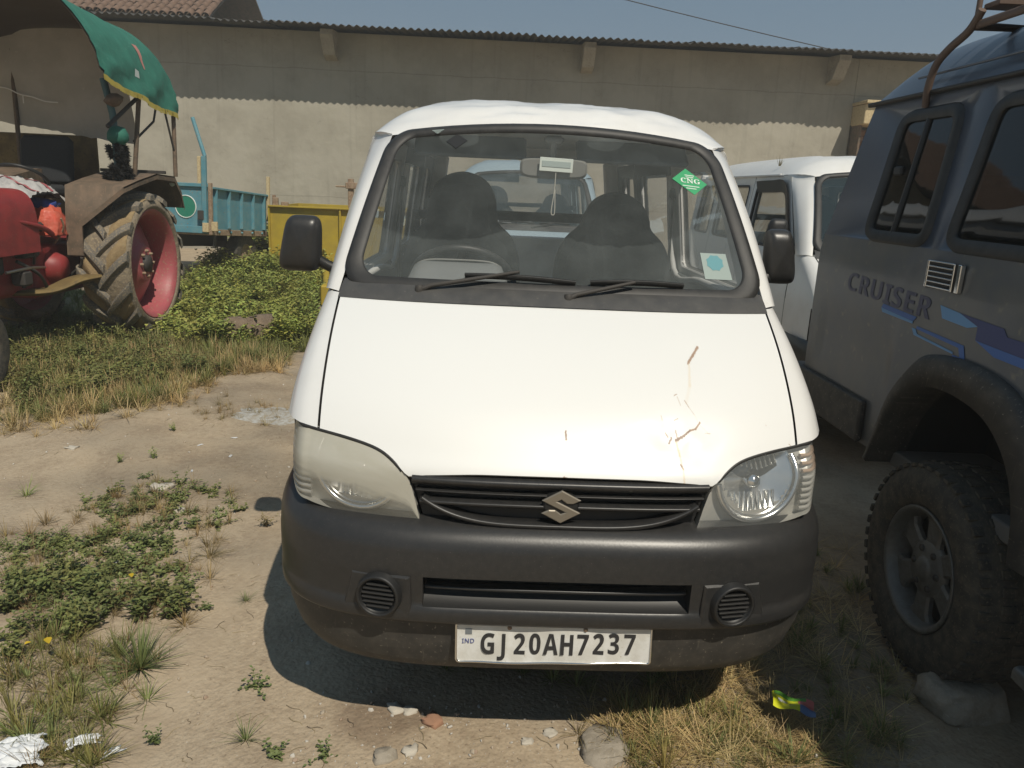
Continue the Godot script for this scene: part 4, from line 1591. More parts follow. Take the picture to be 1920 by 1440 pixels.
func van_side(t: Node3D, sx: float, paint: Material, hero: bool) -> void:
	var panels := [["front_quarter_panel", -0.37, -0.806, 0.912], ["front_door", -0.814, -1.946, 1.18], ["sliding_door", -1.954, -2.90, 1.18], ["rear_quarter_panel", -2.908, -3.63, 1.18]]
	var uppers := {
		"front_door": [[Vector2(-0.80, 1.175), Vector2(-1.215, 1.70), Vector2(-1.946, 1.70), Vector2(-1.946, 1.175)], [Vector2(-0.93, 1.215), Vector2(-1.255, 1.63), Vector2(-1.86, 1.63), Vector2(-1.86, 1.215)]],
		"sliding_door": [[Vector2(-1.954, 1.175), Vector2(-1.954, 1.70), Vector2(-2.90, 1.70), Vector2(-2.90, 1.175)], [Vector2(-2.04, 1.215), Vector2(-2.04, 1.63), Vector2(-2.82, 1.63), Vector2(-2.82, 1.215)]],
		"rear_quarter_panel": [[Vector2(-2.908, 1.175), Vector2(-2.908, 1.70), Vector2(-3.60, 1.70), Vector2(-3.64, 1.175)], [Vector2(-2.99, 1.215), Vector2(-2.99, 1.63), Vector2(-3.42, 1.63), Vector2(-3.46, 1.215)]]}
	for pn in panels:
		var mb := MB.new()
		var rows := []
		for i in 9:
			var row := PackedVector3Array()
			for j in 41:
				var z := lerpf(pn[1], pn[2], j / 40.0)
				var yb := 0.315 if z < -0.62 else 0.70
				for zc in [-0.95, -3.05]:
					var d = 0.345 * 0.345 - (z - zc) * (z - zc)
					if d > 0:
						yb = maxf(yb, 0.28 + sqrt(d))
				var y := lerpf(yb, pn[3], i / 8.0)
				row.append(Vector3(sx * side_x(y), y, z))
			rows.append(row)
		mb.grid(rows, sx > 0)
		if uppers.has(pn[0]):
			var o := win_loop(uppers[pn[0]][0], 0.02, sx, 0.0)
			var inn := win_loop(uppers[pn[0]][1], 0.05, sx, 0.0)
			var inn2 := win_loop(uppers[pn[0]][1], 0.05, sx, -0.03)
			band(mb, [o, inn, inn2], sx < 0)
		var p := part(pn[0], mb, paint, t)
		if uppers.has(pn[0]):
			var gl := MB.new()
			fill_loop(gl, win_loop(uppers[pn[0]][1], 0.05, sx, -0.022))
			part("window", gl, M.side_glass, p)
			gl = MB.new()
			var lp := win_loop(uppers[pn[0]][1], 0.05, sx, -0.004)
			gl.tube(Array(lp), 0.011, 5, true)
			part("window_seal", gl, M.rubber, p)
			# inner trim
			gl = MB.new()
			var o2 := win_loop(uppers[pn[0]][0], 0.02, sx, -0.045)
			var i3 := win_loop(uppers[pn[0]][1], 0.05, sx, -0.045)
			var i4 := win_loop(uppers[pn[0]][1], 0.05, sx, -0.025)
			band(gl, [o2, i3, i4], sx > 0)
			part("inner_trim", gl, M.white_inside if pn[0] == "front_door" else M.cabin, p)
			gl = MB.new()
			gl.box(Vector3(sx * 0.665, 0.90, (pn[1] + pn[2]) / 2), Vector3(0.03, 0.58, absf(pn[1] - pn[2]) - 0.02), 0.01)
			part("door_card", gl, M.cabin, p)
			if pn[0] == "front_door" and not hero:
				# dark wind deflector over the window
				gl = MB.new()
				var df := []
				for q in [Vector2(-0.93, 1.23), Vector2(-1.07, 1.42), Vector2(-1.25, 1.62), Vector2(-1.5, 1.635), Vector2(-1.85, 1.63)]:
					df.append(Vector3(sx * (side_x(q.y) + 0.012), q.y, q.x))
				gl.sweep(curve(df, 4), [Vector2(-0.05, -0.014), Vector2(0.035, 0.004), Vector2(0.035, 0.008), Vector2(-0.05, -0.010)], Vector3(sx, 0, 0))
				part("wind_deflector", gl, M.black, p)
			if pn[0] == "front_door":
				gl = MB.new()
				gl.box(Vector3(sx * 0.752, 1.06, -1.80), Vector3(0.024, 0.035, 0.13), 0.01)
				part("door_handle", gl, M.black, p)

func seat(t: Node3D, x: float, z: float, w: float, top: float, dome: bool) -> void:
	var s := Node3D.new()
	s.name = "seat"
	t.add_child(s, true)
	var mb := MB.new()
	mb.box(Vector3(x, 0.86, z + 0.25), Vector3(w, 0.16, 0.5), 0.05)
	part("cushion", mb, M.cloth, s)
	mb = MB.new()
	# backrest with a rounded head part, one outline extruded
	var pr := PackedVector2Array()
	var hw := w / 2
	var pts := []
	if dome:
		pts = [Vector3(-hw, 0.85, 0), Vector3(-hw, 1.2, 0), Vector3(-hw * 0.86, 1.33, 0), Vector3(-0.15, 1.40, 0), Vector3(-0.135, top - 0.10, 0), Vector3(-0.09, top - 0.03, 0), Vector3(0, top, 0), Vector3(0.09, top - 0.03, 0), Vector3(0.135, top - 0.10, 0), Vector3(0.15, 1.40, 0), Vector3(hw * 0.86, 1.33, 0), Vector3(hw, 1.2, 0), Vector3(hw, 0.85, 0)]
	else:
		pts = [Vector3(-hw, 0.85, 0), Vector3(-hw, top - 0.08, 0), Vector3(-hw + 0.05, top - 0.01, 0), Vector3(0, top, 0), Vector3(hw - 0.05, top - 0.01, 0), Vector3(hw, top - 0.08, 0), Vector3(hw, 0.85, 0)]
	for q in curve(pts, 5):
		pr.append(Vector2(q.x, q.y))
	mb.poly(pr, Transform3D(Basis(Vector3.RIGHT, 0.10), Vector3(x, -0.0, z + 0.09)), 0.11, 0.035)
	part("backrest", mb, M.cloth, s)

func van_cabin(t: Node3D, hero: bool) -> void:
	var mb := MB.new()
	mb.box(Vector3(0, 0.62, -2.15), Vector3(1.32, 0.06, 2.9), 0.01)
	part("cabin_floor", mb, M.cabin_dark, t)
	# dashboard with an instrument hood in front of the driver
	mb = MB.new()
	var rows := []
	for i in 15:
		var u := i / 14.0
		var row := PackedVector3Array()
		for j in 49:
			var s := j / 24.0 - 1.0
			var x := s * 0.66
			var hump := smoothstep(0.0, 1.0, clampf((0.19 - absf(x + 0.315)) / 0.05, 0, 1))
			var zf := -0.655 + 0.07 * (1 - s * s) - 0.02
			var z := lerpf(zf, -1.0, minf(u / 0.7, 1.0))
			var y := 1.185 + 0.008 * sin(u * 4.0)
			y += hump * 0.085 * smoothstep(0.25, 0.62, u) * (1.0 if u < 0.7 else 1.0)
			if u > 0.7:
				y -= (u - 0.7) / 0.3 * 0.42
				z -= 0.02 * sin((u - 0.7) / 0.3 * PI)
			row.append(Vector3(x, y, z))
		rows.append(row)
	mb.grid(rows, true)
	part("dashboard", mb, M.dash, t)
	if hero:
		mb = MB.new()
		mb.tube(curve([Vector3(-0.46, 1.262, -0.985), Vector3(-0.42, 1.277, -0.985), Vector3(-0.315, 1.280, -0.985), Vector3(-0.21, 1.277, -0.985), Vector3(-0.17, 1.262, -0.985)], 4), 0.004, 5)
		part("hood_edge", mb, M.mirror_back, t)
	# steering wheel
	var sc := Vector3(-0.31, 1.19, -1.16)
	var ax := Vector3(0, 0.72, -0.69).normalized()
	var b := Basis(Vector3.RIGHT, ax, Vector3.RIGHT.cross(ax))
	mb = MB.new()
	var ring := []
	for k in 40:
		var a := TAU * k / 40
		ring.append(sc + b * Vector3(cos(a) * 0.185, 0, sin(a) * 0.185))
	mb.tube(ring, 0.014, 8, true)
	for a in [0.3, PI - 0.3, PI * 0.5]:
		mb.tube([sc, sc + b * Vector3(cos(a) * 0.18, 0, sin(a) * 0.18)], 0.016, 6)
	mb.lathe([Vector2(0, 0.03), Vector2(0.06, 0.025), Vector2(0.07, 0.0), Vector2(0.05, -0.05)], Transform3D(b, sc), 16)
	mb.tube([sc, sc - ax * 0.4], 0.03, 8)
	part("steering_wheel", mb, M.black, t)
	seat(t, -0.33, -1.80, 0.50, 1.60, true)
	seat(t, 0.32, -1.86, 0.50, 1.545, true)
	seat(t, 0.0, -2.75, 1.25, 1.42, false)
	# roof lining and visors
	mb = MB.new()
	for sx in [-1.0, 1.0]:
		mb.box(Vector3(sx * 0.29, 1.672, -1.13), Vector3(0.40, 0.13, 0.02), 0.01, Basis(Vector3.RIGHT, -0.95))
	part("sun_visor", mb, M.cabin, t)
	if not hero:
		return
	# inside mirror, card and cord
	mb = MB.new()
	var pr := PackedVector2Array()
	for k in 32:
		var a := TAU * k / 32
		pr.append(Vector2(signf(cos(a)) * pow(absf(cos(a)), 0.4) * 0.118, signf(sin(a)) * pow(absf(sin(a)), 0.5) * 0.036))
	mb.poly(pr, Transform3D(Basis.IDENTITY, Vector3(0.005, 1.607, -1.05)), 0.022, 0.008)
	mb.tube([Vector3(0.0, 1.63, -1.05), Vector3(0, 1.695, -1.02)], 0.012, 8)
	mb.box(Vector3(0, 1.70, -1.02), Vector3(0.07, 0.03, 0.03), 0.012)
	part("inside_mirror", mb, M.mirror_back, t)
	mb = MB.new()
	mb.box(Vector3(0.012, 1.618, -1.012), Vector3(0.116, 0.046, 0.003), 0.001, Basis(Vector3(0, 0, 1), -0.03))
	var cd := part("card", mb, M.card, t)
	mb = MB.new()
	mb.box(Vector3(0.012, 1.620, -1.0095), Vector3(0.10, 0.020, 0.0015), 0.0005, Basis(Vector3(0, 0, 1), -0.03))
	part("print", mb, M.card_grey, cd)
	mb = MB.new()
	mb.tube(curve([Vector3(0.012, 1.60, -1.015), Vector3(0.010, 1.53, -1.015), Vector3(0.003, 1.46, -1.015), Vector3(0.009, 1.448, -1.015), Vector3(0.015, 1.46, -1.015), Vector3(0.012, 1.535, -1.015)], 6), 0.0018, 5)
	part("hanging_cord", mb, M.string, t)
	# belts on the centre pillars
	for sx in [-1.0, 1.0]:
		mb = MB.new()
		mb.sweep(curve([Vector3(sx * 0.625, 1.53, -1.90), Vector3(sx * 0.63, 1.2, -1.88), Vector3(sx * 0.63, 0.8, -1.86)], 4), [Vector2(-0.024, 0), Vector2(0.024, 0), Vector2(0.024, 0.003), Vector2(-0.024, 0.003)], Vector3(-sx, 0, 0))
		mb.box(Vector3(sx * 0.62, 1.54, -1.90), Vector3(0.03, 0.05, 0.06), 0.01)
		part("seat_belt", mb, M.black, t)
	# sill of the passenger door seen through the glass
	for sx in [-1.0, 1.0]:
		mb = MB.new()
		mb.tube(curve([Vector3(sx * 0.655, 1.205, -0.90), Vector3(sx * 0.655, 1.198, -1.4), Vector3(sx * 0.65, 1.20, -1.86), Vector3(sx * 0.60, 1.62, -1.90)], 5), 0.014, 6)
		part("door_edge", mb, M.white_inside, t)
	# stickers on the windscreen
	var stick := func(s: float, tt: float) -> Transform3D:
		var n := Wn(s, tt)
		var r := (W(s + 0.02, tt) - W(s - 0.02, tt)).normalized()
		return Transform3D(Basis(r, n.cross(r), n), W(s, tt) + n * 0.0012)
	var m: Transform3D = stick.call(0.765, 0.71)
	mb = MB.new()
	mb.poly(PackedVector2Array([Vector2(-0.062, 0.004), Vector2(-0.008, 0.058), Vector2(0.062, -0.002), Vector2(0.010, -0.056)]), m, 0.0008)
	var g := part("gas_sticker", mb, M.green_sticker, t)
	g.set_meta("label", "green diamond sticker lettered CNG")
	text_part("lettering", "CNG", 0.021, 0.0006, M.card, g, m * Transform3D(Basis.IDENTITY, Vector3(0.002, 0.003, 0.0016)), true, 1.1, true)
	for q in [[0.028, 0.034], [0.020, 0.028], [-0.020, 0.060], [-0.030, 0.036]]:
		mb = MB.new()
		mb.box(m * Vector3(0.002, q[0], 0.0012), Vector3(q[1], 0.0032, 0.0006), 0.0002, m.basis)
		part("small_print", mb, M.card, g)
	m = stick.call(0.79, 0.19)
	mb = MB.new()
	mb.poly(PackedVector2Array([Vector2(-0.042, -0.05), Vector2(0.05, -0.05), Vector2(0.042, 0.045), Vector2(-0.045, 0.045)]), m, 0.0008)
	var pass_st := part("permit_sticker", mb, M.pale_sticker, t)
	mb = MB.new()
	var oc := PackedVector2Array()
	for k in 16:
		var a := TAU * k / 16
		oc.append(Vector2(cos(a), sin(a)) * (0.030 if k % 2 else 0.026) + Vector2(0, 0.010))
	mb.poly(oc, m * Transform3D(Basis.IDENTITY, Vector3(0, 0, 0.001)), 0.0006)
	part("seal_print", mb, M.teal_sticker, pass_st)
	m = stick.call(-0.58, 0.905)
	mb = MB.new()
	mb.poly(PackedVector2Array([Vector2(-0.036, 0.0), Vector2(0, 0.034), Vector2(0.036, 0.0), Vector2(0, -0.036)]), m, 0.0008)
	part("dark_sticker", mb, M.black, t)
	m = stick.call(-0.70, 0.968)
	for k in 5:
		mb = MB.new()
		mb.box(m * Vector3(0.0, 0.010 - k * 0.005, 0.012), Vector3(0.05 - k * 0.01, 0.0022, 0.0006), 0.0002, m.basis)
		part("etched_mark", mb, M.card_grey, t)

# ------------------------------------------------------------------ jeep
func at_base(o: Node3D) -> MB:
	var mb := MB.new()
	mb.xf = o.transform.affine_inverse()
	return mb

func jx(y: float) -> float:
	return spl([[0.5, 1.285], [0.8, 1.272], [1.3, 1.27], [1.42, 1.285], [1.65, 1.325], [1.88, 1.362], [1.95, 1.376]], y)

func j_loop(pts: Array, r: float, off: float, mirror: bool) -> PackedVector3Array:
	var lp := win_loop(pts, r, 1.0, 0.0)
	for i in lp.size():
		var x := jx(lp[i].y) + off
		lp[i].x = (4.14 - x) if mirror else x
	return lp

func make_jeep() -> void:
	var t := thing("jeep", "dusty grey-blue jeep lettered CRUISER with a roof rack, in shade", "jeep", Vector3(2.07, 0, 0.6))
	var mb: MB
	# lower side panels with wheel arches
	for mir in [false, true]:
		mb = at_base(t)
		var rows := []
		for i in 13:
			var row := PackedVector3Array()
			for j in 141:
				var z := lerpf(-1.72, 2.85, j / 140.0)
				var yb := 0.62
				for zc in [-0.53, 2.08]:
					var dd := 1.0 - pow(absf(z - zc) / 0.46, 2.6)
					if dd > 0:
						yb = maxf(yb, 0.36 + 0.64 * pow(dd, 1.0 / 2.6))
				var ytop := 1.40 if z < 1.35 else lerpf(1.32, 1.18, clampf((z - 1.35) / 1.5, 0, 1))
				var y := lerpf(yb, ytop, pow(i / 12.0, 0.9))
				var x := jx(y)
				# pressed crease below the windows
				x += 0.006 * clampf(1.0 - absf(y - 1.315) / 0.012, 0, 1)
				# embossed panel behind the wheel
				if z < -0.98 and z > -1.62:
					x += 0.010 * smoothstep(0.0, 0.03, 0.13 - absf(y - 0.98))
				row.append(Vector3((4.14 - x) if mir else x, y, z))
			rows.append(row)
		mb.grid(rows, not mir)
		part("side_panel", mb, M.jeep_dust, t)
		# windows and the panel round them
		var cells := [
			[[Vector2(-1.715, 1.395), Vector2(-1.60, 1.93), Vector2(-0.83, 1.93), Vector2(-0.83, 1.395)], [Vector2(-1.335, 1.405), Vector2(-1.325, 1.872), Vector2(-0.925, 1.872), Vector2(-0.885, 1.405)]],
			[[Vector2(-0.83, 1.395), Vector2(-0.83, 1.93), Vector2(0.36, 1.93), Vector2(0.36, 1.395)], [Vector2(-0.765, 1.405), Vector2(-0.745, 1.872), Vector2(0.30, 1.872), Vector2(0.30, 1.405)]],
			[[Vector2(0.36, 1.395), Vector2(0.36, 1.93), Vector2(1.02, 1.93), Vector2(1.36, 1.395)], [Vector2(0.42, 1.405), Vector2(0.42, 1.872), Vector2(0.97, 1.872), Vector2(1.25, 1.405)]]]
		for ci in 3:
			var c: Array = cells[ci]
			mb = at_base(t)
			band(mb, [j_loop(c[0], 0.01, 0.0, mir), j_loop(c[1], 0.075, 0.0, mir), j_loop(c[1], 0.075, 0.04, mir)], mir)
			var up := part("window_panel", mb, M.jeep, t)
			mb = at_base(t)
			var lo := j_loop(c[1], 0.075, 0.0, mir)
			var lg := grow(lo, -0.034)
			var o1 := -0.016 if not mir else 0.016
			var r1 := PackedVector3Array(Array(lo).map(func(p): return p + Vector3(o1, 0, 0)))
			var r2 := PackedVector3Array(Array(lg).map(func(p): return p + Vector3(o1 * 0.6, 0, 0)))
			band(mb, [grow(lo, 0.012), r1, r2, lg], mir)
			part("window_rubber", mb, M.rubber, up)
			mb = at_base(t)
			fill_loop(mb, grow(lo, -0.030))
			part("window_glass", mb, M.tint, up)
			# slider bar and latch
			var zc: float = (c[1][0].x + c[1][3].x) * 0.5
			mb = at_base(t)
			var xa := jx(1.41)
			var xb := jx(1.87)
			mb.tube([Vector3((4.14 - xa) if mir else xa, 1.41, zc - 0.02), Vector3((4.14 - xb) if mir else xb, 1.87, zc - 0.02)], 0.012, 6)
			var xm := jx(1.64)
			mb.box(Vector3((4.14 - xm) if mir else xm, 1.66, zc - 0.12), Vector3(0.02, 0.035, 0.06), 0.008)
			part("slider_bar", mb, M.black, up)
	# roof with rounded rear corners
	mb = at_base(t)
	var rr := []
	for i in 31:
		var u := i / 30.0
		var z := -1.66 + 0.45 * u / 0.4 if u < 0.4 else lerpf(-1.21, 1.10, (u - 0.4) / 0.6)
		var rise := sqrt(maxf(0.0, 1.0 - pow(1.0 - minf(u / 0.4, 1.0), 2.4)))
		if u > 0.9:
			rise *= 1.0 - (u - 0.9) * 3.0
		var row := PackedVector3Array()
		for j in 41:
			var s := j / 20.0 - 1.0
			var y := 1.935 + rise * (0.225 - 0.22 * pow(absf(s), 7.0)) + 0.004 * (1.0 - absf(s))
			row.append(Vector3(2.07 + s * lerpf(0.685, 0.70, rise), y, z))
		rr.append(row)
	mb.grid(rr, false)
	var roof := part("roof", mb, M.jeep, t)
	for mir in [false, true]:
		mb = at_base(t)
		var gp := []
		for k in 21:
			var x := 1.366
			gp.append(Vector3((4.14 - x) if mir else x, 1.932, lerpf(-1.63, 1.05, k / 20.0)))
		mb.sweep(gp, [Vector2(-0.02, -0.006), Vector2(0.014, -0.008), Vector2(0.018, 0.006), Vector2(0.010, 0.010), Vector2(-0.02, 0.008)], Vector3.UP)
		part("rain_gutter", mb, M.black, roof)
		mb = at_base(t)
		gp = []
		for k in 17:
			var x := 1.379
			gp.append(Vector3((4.14 - x) if mir else x, 2.00, lerpf(-1.30, 1.05, k / 16.0)))
		mb.tube(gp, 0.006, 5)
		part("roof_seam", mb, M.jeep, roof)
	# rear face
	mb = at_base(t)
	var rb := []
	for i in 13:
		var y := lerpf(0.62, 1.94, i / 12.0)
		var z := lerpf(-1.72, -1.715, clampf((y - 0.6) / 0.8, 0, 1)) if y < 1.4 else lerpf(-1.715, -1.60, (y - 1.4) / 0.54)
		var row := PackedVector3Array()
		for j in 25:
			var s := j / 12.0 - 1.0
			row.append(Vector3(2.07 + s * (2.07 - jx(y)), y, z - 0.03 * (1.0 - pow(absf(s), 6.0))))
		rb.append(row)
	mb.grid(rb, false)
	part("rear_door", mb, M.jeep, t)
	mb = at_base(t)
	mb.box(Vector3(2.07, 0.70, -1.80), Vector3(1.64, 0.18, 0.14), 0.03)
	for sx in [-1.0, 1.0]:
		mb.box(Vector3(2.07 + sx * 0.808, 0.71, -1.46), Vector3(0.03, 0.17, 0.74), 0.012)
	part("rear_bumper", mb, M.plastic_low, t)
	# bonnet, windscreen and nose, beyond the picture's edge
	mb = at_base(t)
	mb.box(Vector3(2.07, 0.93, 2.14), Vector3(1.30, 0.5, 1.45), 0.06)
	part("bonnet", mb, M.jeep, t)
	mb = at_base(t)
	mb.flat(Vector3(1.40, 1.93, 1.03), Vector3(2.74, 1.93, 1.03), Vector3(2.84, 1.36, 1.37), Vector3(1.30, 1.36, 1.37))
	part("windscreen", mb, M.tint, t)
	mb = at_base(t)
	mb.box(Vector3(2.07, 0.72, 2.92), Vector3(1.66, 0.2, 0.14), 0.03)
	part("front_bumper", mb, M.plastic_low, t)
	# cabin block so that the tinted windows look into a dim interior
	mb = at_base(t)
	mb.box(Vector3(2.07, 0.62, 0.0), Vector3(1.50, 0.06, 2.9), 0.01)
	part("cabin_floor", mb, M.cabin_dark, t)
	for z in [-1.0, -0.1, 0.7]:
		var sn := Node3D.new()
		sn.name = "seat"
		t.add_child(sn, true)
		mb = at_base(t)
		mb.box(Vector3(2.07, 1.0, z), Vector3(1.2, 0.18, 0.45), 0.06)
		part("cushion", mb, M.cloth, sn)
		mb = at_base(t)
		mb.box(Vector3(2.07, 1.36, z - 0.22), Vector3(1.2, 0.6, 0.12), 0.05)
		part("backrest", mb, M.cloth, sn)
	mb = at_base(t)
	mb.box(Vector3(2.07, 0.52, 0.4), Vector3(1.0, 0.18, 4.2), 0.03)
	part("chassis", mb, M.black, t)
	for sx in [-1.0, 1.0]:
		mb = at_base(t)
		mb.box(Vector3(2.07 + sx * 0.76, 0.36, 0.78), Vector3(0.22, 0.05, 1.55), 0.015)
		for z in [0.2, 0.8, 1.4]:
			mb.box(Vector3(2.07 + sx * 0.68, 0.43, z), Vector3(0.05, 0.16, 0.05), 0.005)
		part("running_board", mb, M.alloy, t)
		mb = at_base(t)
		mb.box(Vector3(2.07 + sx * 0.72, 0.56, 0.78), Vector3(0.12, 0.22, 1.55), 0.02)
		part("sill", mb, M.jeep_dust, t)
	# wheel arch flares, rear and front, both sides
	for mir in [false, true]:
		for zo in [0.0, 2.61]:
			var outer := curve([Vector3(-1.0, 0.60, 0), Vector3(-0.955, 0.72, 0), Vector3(-0.895, 0.885, 0), Vector3(-0.76, 1.035, 0), Vector3(-0.62, 1.075, 0), Vector3(-0.45, 1.08, 0), Vector3(-0.27, 1.045, 0), Vector3(-0.13, 0.94, 0), Vector3(-0.05, 0.78, 0), Vector3(-0.02, 0.60, 0)], 5)
			var innr := curve([Vector3(-0.945, 0.60, 0), Vector3(-0.90, 0.71, 0), Vector3(-0.835, 0.83, 0), Vector3(-0.725, 0.935, 0), Vector3(-0.61, 0.972, 0), Vector3(-0.46, 0.975, 0), Vector3(-0.32, 0.945, 0), Vector3(-0.21, 0.865, 0), Vector3(-0.145, 0.75, 0), Vector3(-0.12, 0.60, 0)], 5)
			var rws := [PackedVector3Array(), PackedVector3Array(), PackedVector3Array(), PackedVector3Array(), PackedVector3Array()]
			for k in outer.size():
				var a: Vector3 = outer[k]
				var b: Vector3 = innr[k]
				for q in [[a, 1.276, 0], [a, 1.255, 1], [a.lerp(b, 0.2), 1.236, 2], [b, 1.226, 3], [b, 1.36, 4]]:
					var p: Vector3 = q[0]
					rws[q[2]].append(Vector3((4.14 - q[1]) if mir else q[1], p.y, p.x + zo))
			mb = at_base(t)
			mb.grid(rws, not mir)
			part("wheel_arch_flare", mb, M.plastic_low, t)
			mb = at_base(t)
			var lx := 1.55 if not mir else 2.59
			mb.box(Vector3(lx + (0.12 if not mir else -0.12), 0.72, -0.53 + zo), Vector3(0.02, 0.75, 1.1), 0.005)
			var wa := PackedVector3Array()
			var wb := PackedVector3Array()
			for p in innr:
				wa.append(Vector3(1.30 if not mir else 2.84, p.y + 0.01, p.x + zo))
				wb.append(Vector3(1.68 if not mir else 2.46, p.y + 0.01, p.x + zo))
			mb.grid([wa, wb], mir)
			part("wheel_well", mb, M.black, t)
			jeep_wheel(t, Vector3(1.365 if not mir else 2.775, 0.36, -0.565 + zo), -1.0 if not mir else 1.0)
	# lettering
	var side := Basis(Vector3(0, -0.035, 1).normalized(), Vector3(0, 1, 0.12), Vector3(-1, 0, 0))
	var org := t.transform.affine_inverse()
	text_part("lettering", "CRUISER", 0.072, 0.0008, M.letter, t, org * Transform3D(side, Vector3(1.2685, 1.213, -1.082)), true, 1.58)
	var decals := [
		["stripe_light", [Vector2(-0.712, 1.225), Vector2(-0.60, 1.216), Vector2(-0.50, 1.190), Vector2(-0.55, 1.178), Vector2(-0.69, 1.185)]],
		["stripe_dark", [Vector2(-0.60, 1.2165), Vector2(-0.38, 1.206), Vector2(-0.36, 1.185), Vector2(-0.24, 1.183), Vector2(-0.26, 1.14), Vector2(-0.50, 1.15), Vector2(-0.50, 1.19)]],
		["stripe_blue", [Vector2(-0.24, 1.183), Vector2(1.9, 1.10), Vector2(1.9, 1.04), Vector2(-0.40, 1.118), Vector2(-0.50, 1.149), Vector2(-0.26, 1.1395)]],
		["stripe_light", [Vector2(-1.09, 1.160), Vector2(-1.08, 1.145), Vector2(-0.86, 1.138), Vector2(-0.86, 1.146)]],
		["stripe_blue", [Vector2(-1.08, 1.176), Vector2(-1.09, 1.1605), Vector2(-0.86, 1.1465), Vector2(-0.84, 1.164)]],
		["stripe_light", [Vector2(-0.86, 1.124), Vector2(-0.84, 1.102), Vector2(-0.60, 1.085), Vector2(-0.60, 1.092), Vector2(-0.82, 1.109), Vector2(-0.835, 1.124)]],
		["stripe_blue", [Vector2(-0.83, 1.135), Vector2(-0.83, 1.125), Vector2(-0.575, 1.110), Vector2(-0.56, 1.082), Vector2(-0.60, 1.084), Vector2(-0.60, 1.075), Vector2(-0.53, 1.072), Vector2(-0.55, 1.122)]]]
	for d in decals:
		mb = at_base(t)
		mb.poly(PackedVector2Array(d[1]), Transform3D(Basis(Vector3(0, 0, 1), Vector3.UP, Vector3(-1, 0, 0)), Vector3(1.2685, 0, 0)), 0.0006)
		part("decal_stripe", mb, M[d[0]], t)
	# chromed side vent
	mb = at_base(t)
	var vm := Transform3D(Basis(Vector3(0, 0, 1), Vector3.UP, Vector3(-1, 0, 0)), Vector3(1.270, 1.318, -0.715))
	mb.poly(PackedVector2Array([Vector2(-0.095, -0.048), Vector2(0.10, -0.040), Vector2(0.085, 0.044), Vector2(-0.085, 0.046)]), vm, 0.004, 0.001)
	var vent := part("side_vent", mb, M.black, t)
	for k in 6:
		mb = at_base(t)
		mb.box(vm * Vector3(-0.015, -0.040 + k * 0.0165, 0.008), Vector3(0.014, 0.007, 0.145), 0.003)
		part("louvre", mb, M.chrome, vent)
	for q in [[-0.088, 0.012], [0.062, 0.010], [0.092, 0.020]]:
		mb = at_base(t)
		mb.box(vm * Vector3(q[0], 0.0, 0.008), Vector3(0.018, 0.092, q[1]), 0.004)
		part("vent_frame", mb, M.chrome, vent)
	# roof rack
	for mir in [false, true]:
		for zz in [0.0, 1.1, 2.0]:
			mb = at_base(t)
			var x0 := 1.356
			var pp := []
			for q in [Vector3(0, 1.885, -1.18), Vector3(-0.012, 1.945, -1.16), Vector3(-0.012, 2.02, -1.13), Vector3(-0.006, 2.065, -1.07), Vector3(0.0, 2.105, -0.98), Vector3(0.004, 2.16, -0.93)]:
				pp.append(Vector3((4.14 - x0 - q.x) if mir else x0 + q.x, q.y, q.z + zz))
			mb.tube(curve(pp, 5), 0.0135, 8)
			part("rack_stay", mb, M.rack, t)
	mb = at_base(t)
	for y in [2.12, 2.28]:
		mb.tube([Vector3(1.37, y, -0.98), Vector3(2.77, y, -0.98), Vector3(2.77, y, 1.2), Vector3(1.37, y, 1.2)], 0.014, 8, true)
	for k in 9:
		for x in [1.37, 2.77]:
			mb.tube([Vector3(x, 2.12, -0.97 + k * 0.27), Vector3(x, 2.28, -0.97 + k * 0.27)], 0.009, 6)
	var rk := part("roof_rack", mb, M.rack, t)
	for k in 16:
		mb = at_base(t)
		mb.box(Vector3(2.07, 2.175, -0.92 + k * 0.142), Vector3(1.38, 0.018, 0.085), 0.004)
		part("slat", mb, M.rack, rk)
	var lb := part("tarpaulin_bundle", bundle(Vector3(1.98, 2.195, -0.05), Vector3(0.56, 0.24, 0.85), 41), M.cloth)
	tag(lb, "dark tarpaulin bundle lying on the roof rack of the jeep", "bundle")

func bundle(c: Vector3, s: Vector3, sd: int) -> MB:
	var n := FastNoiseLite.new()
	n.seed = sd
	n.frequency = 1.4
	var rows := []
	for i in 13:
		var th := PI * i / 12.0
		var row := PackedVector3Array()
		for k in 28:
			var ph := TAU * k / 28
			var d := Vector3(sin(th) * cos(ph), cos(th), sin(th) * sin(ph))
			var e := Vector3(signf(d.x) * pow(absf(d.x), 0.6), signf(d.y) * pow(absf(d.y), 0.6), signf(d.z) * pow(absf(d.z), 0.6))
			var q := 1.0 + n.get_noise_3dv(d * 2.0) * 0.3
			var p := c + e * s * q
			p.y = maxf(p.y, c.y - 0.01)
			row.append(p)
		rows.append(row)
	var mb := MB.new()
	mb.grid(rows, true, true)
	return mb

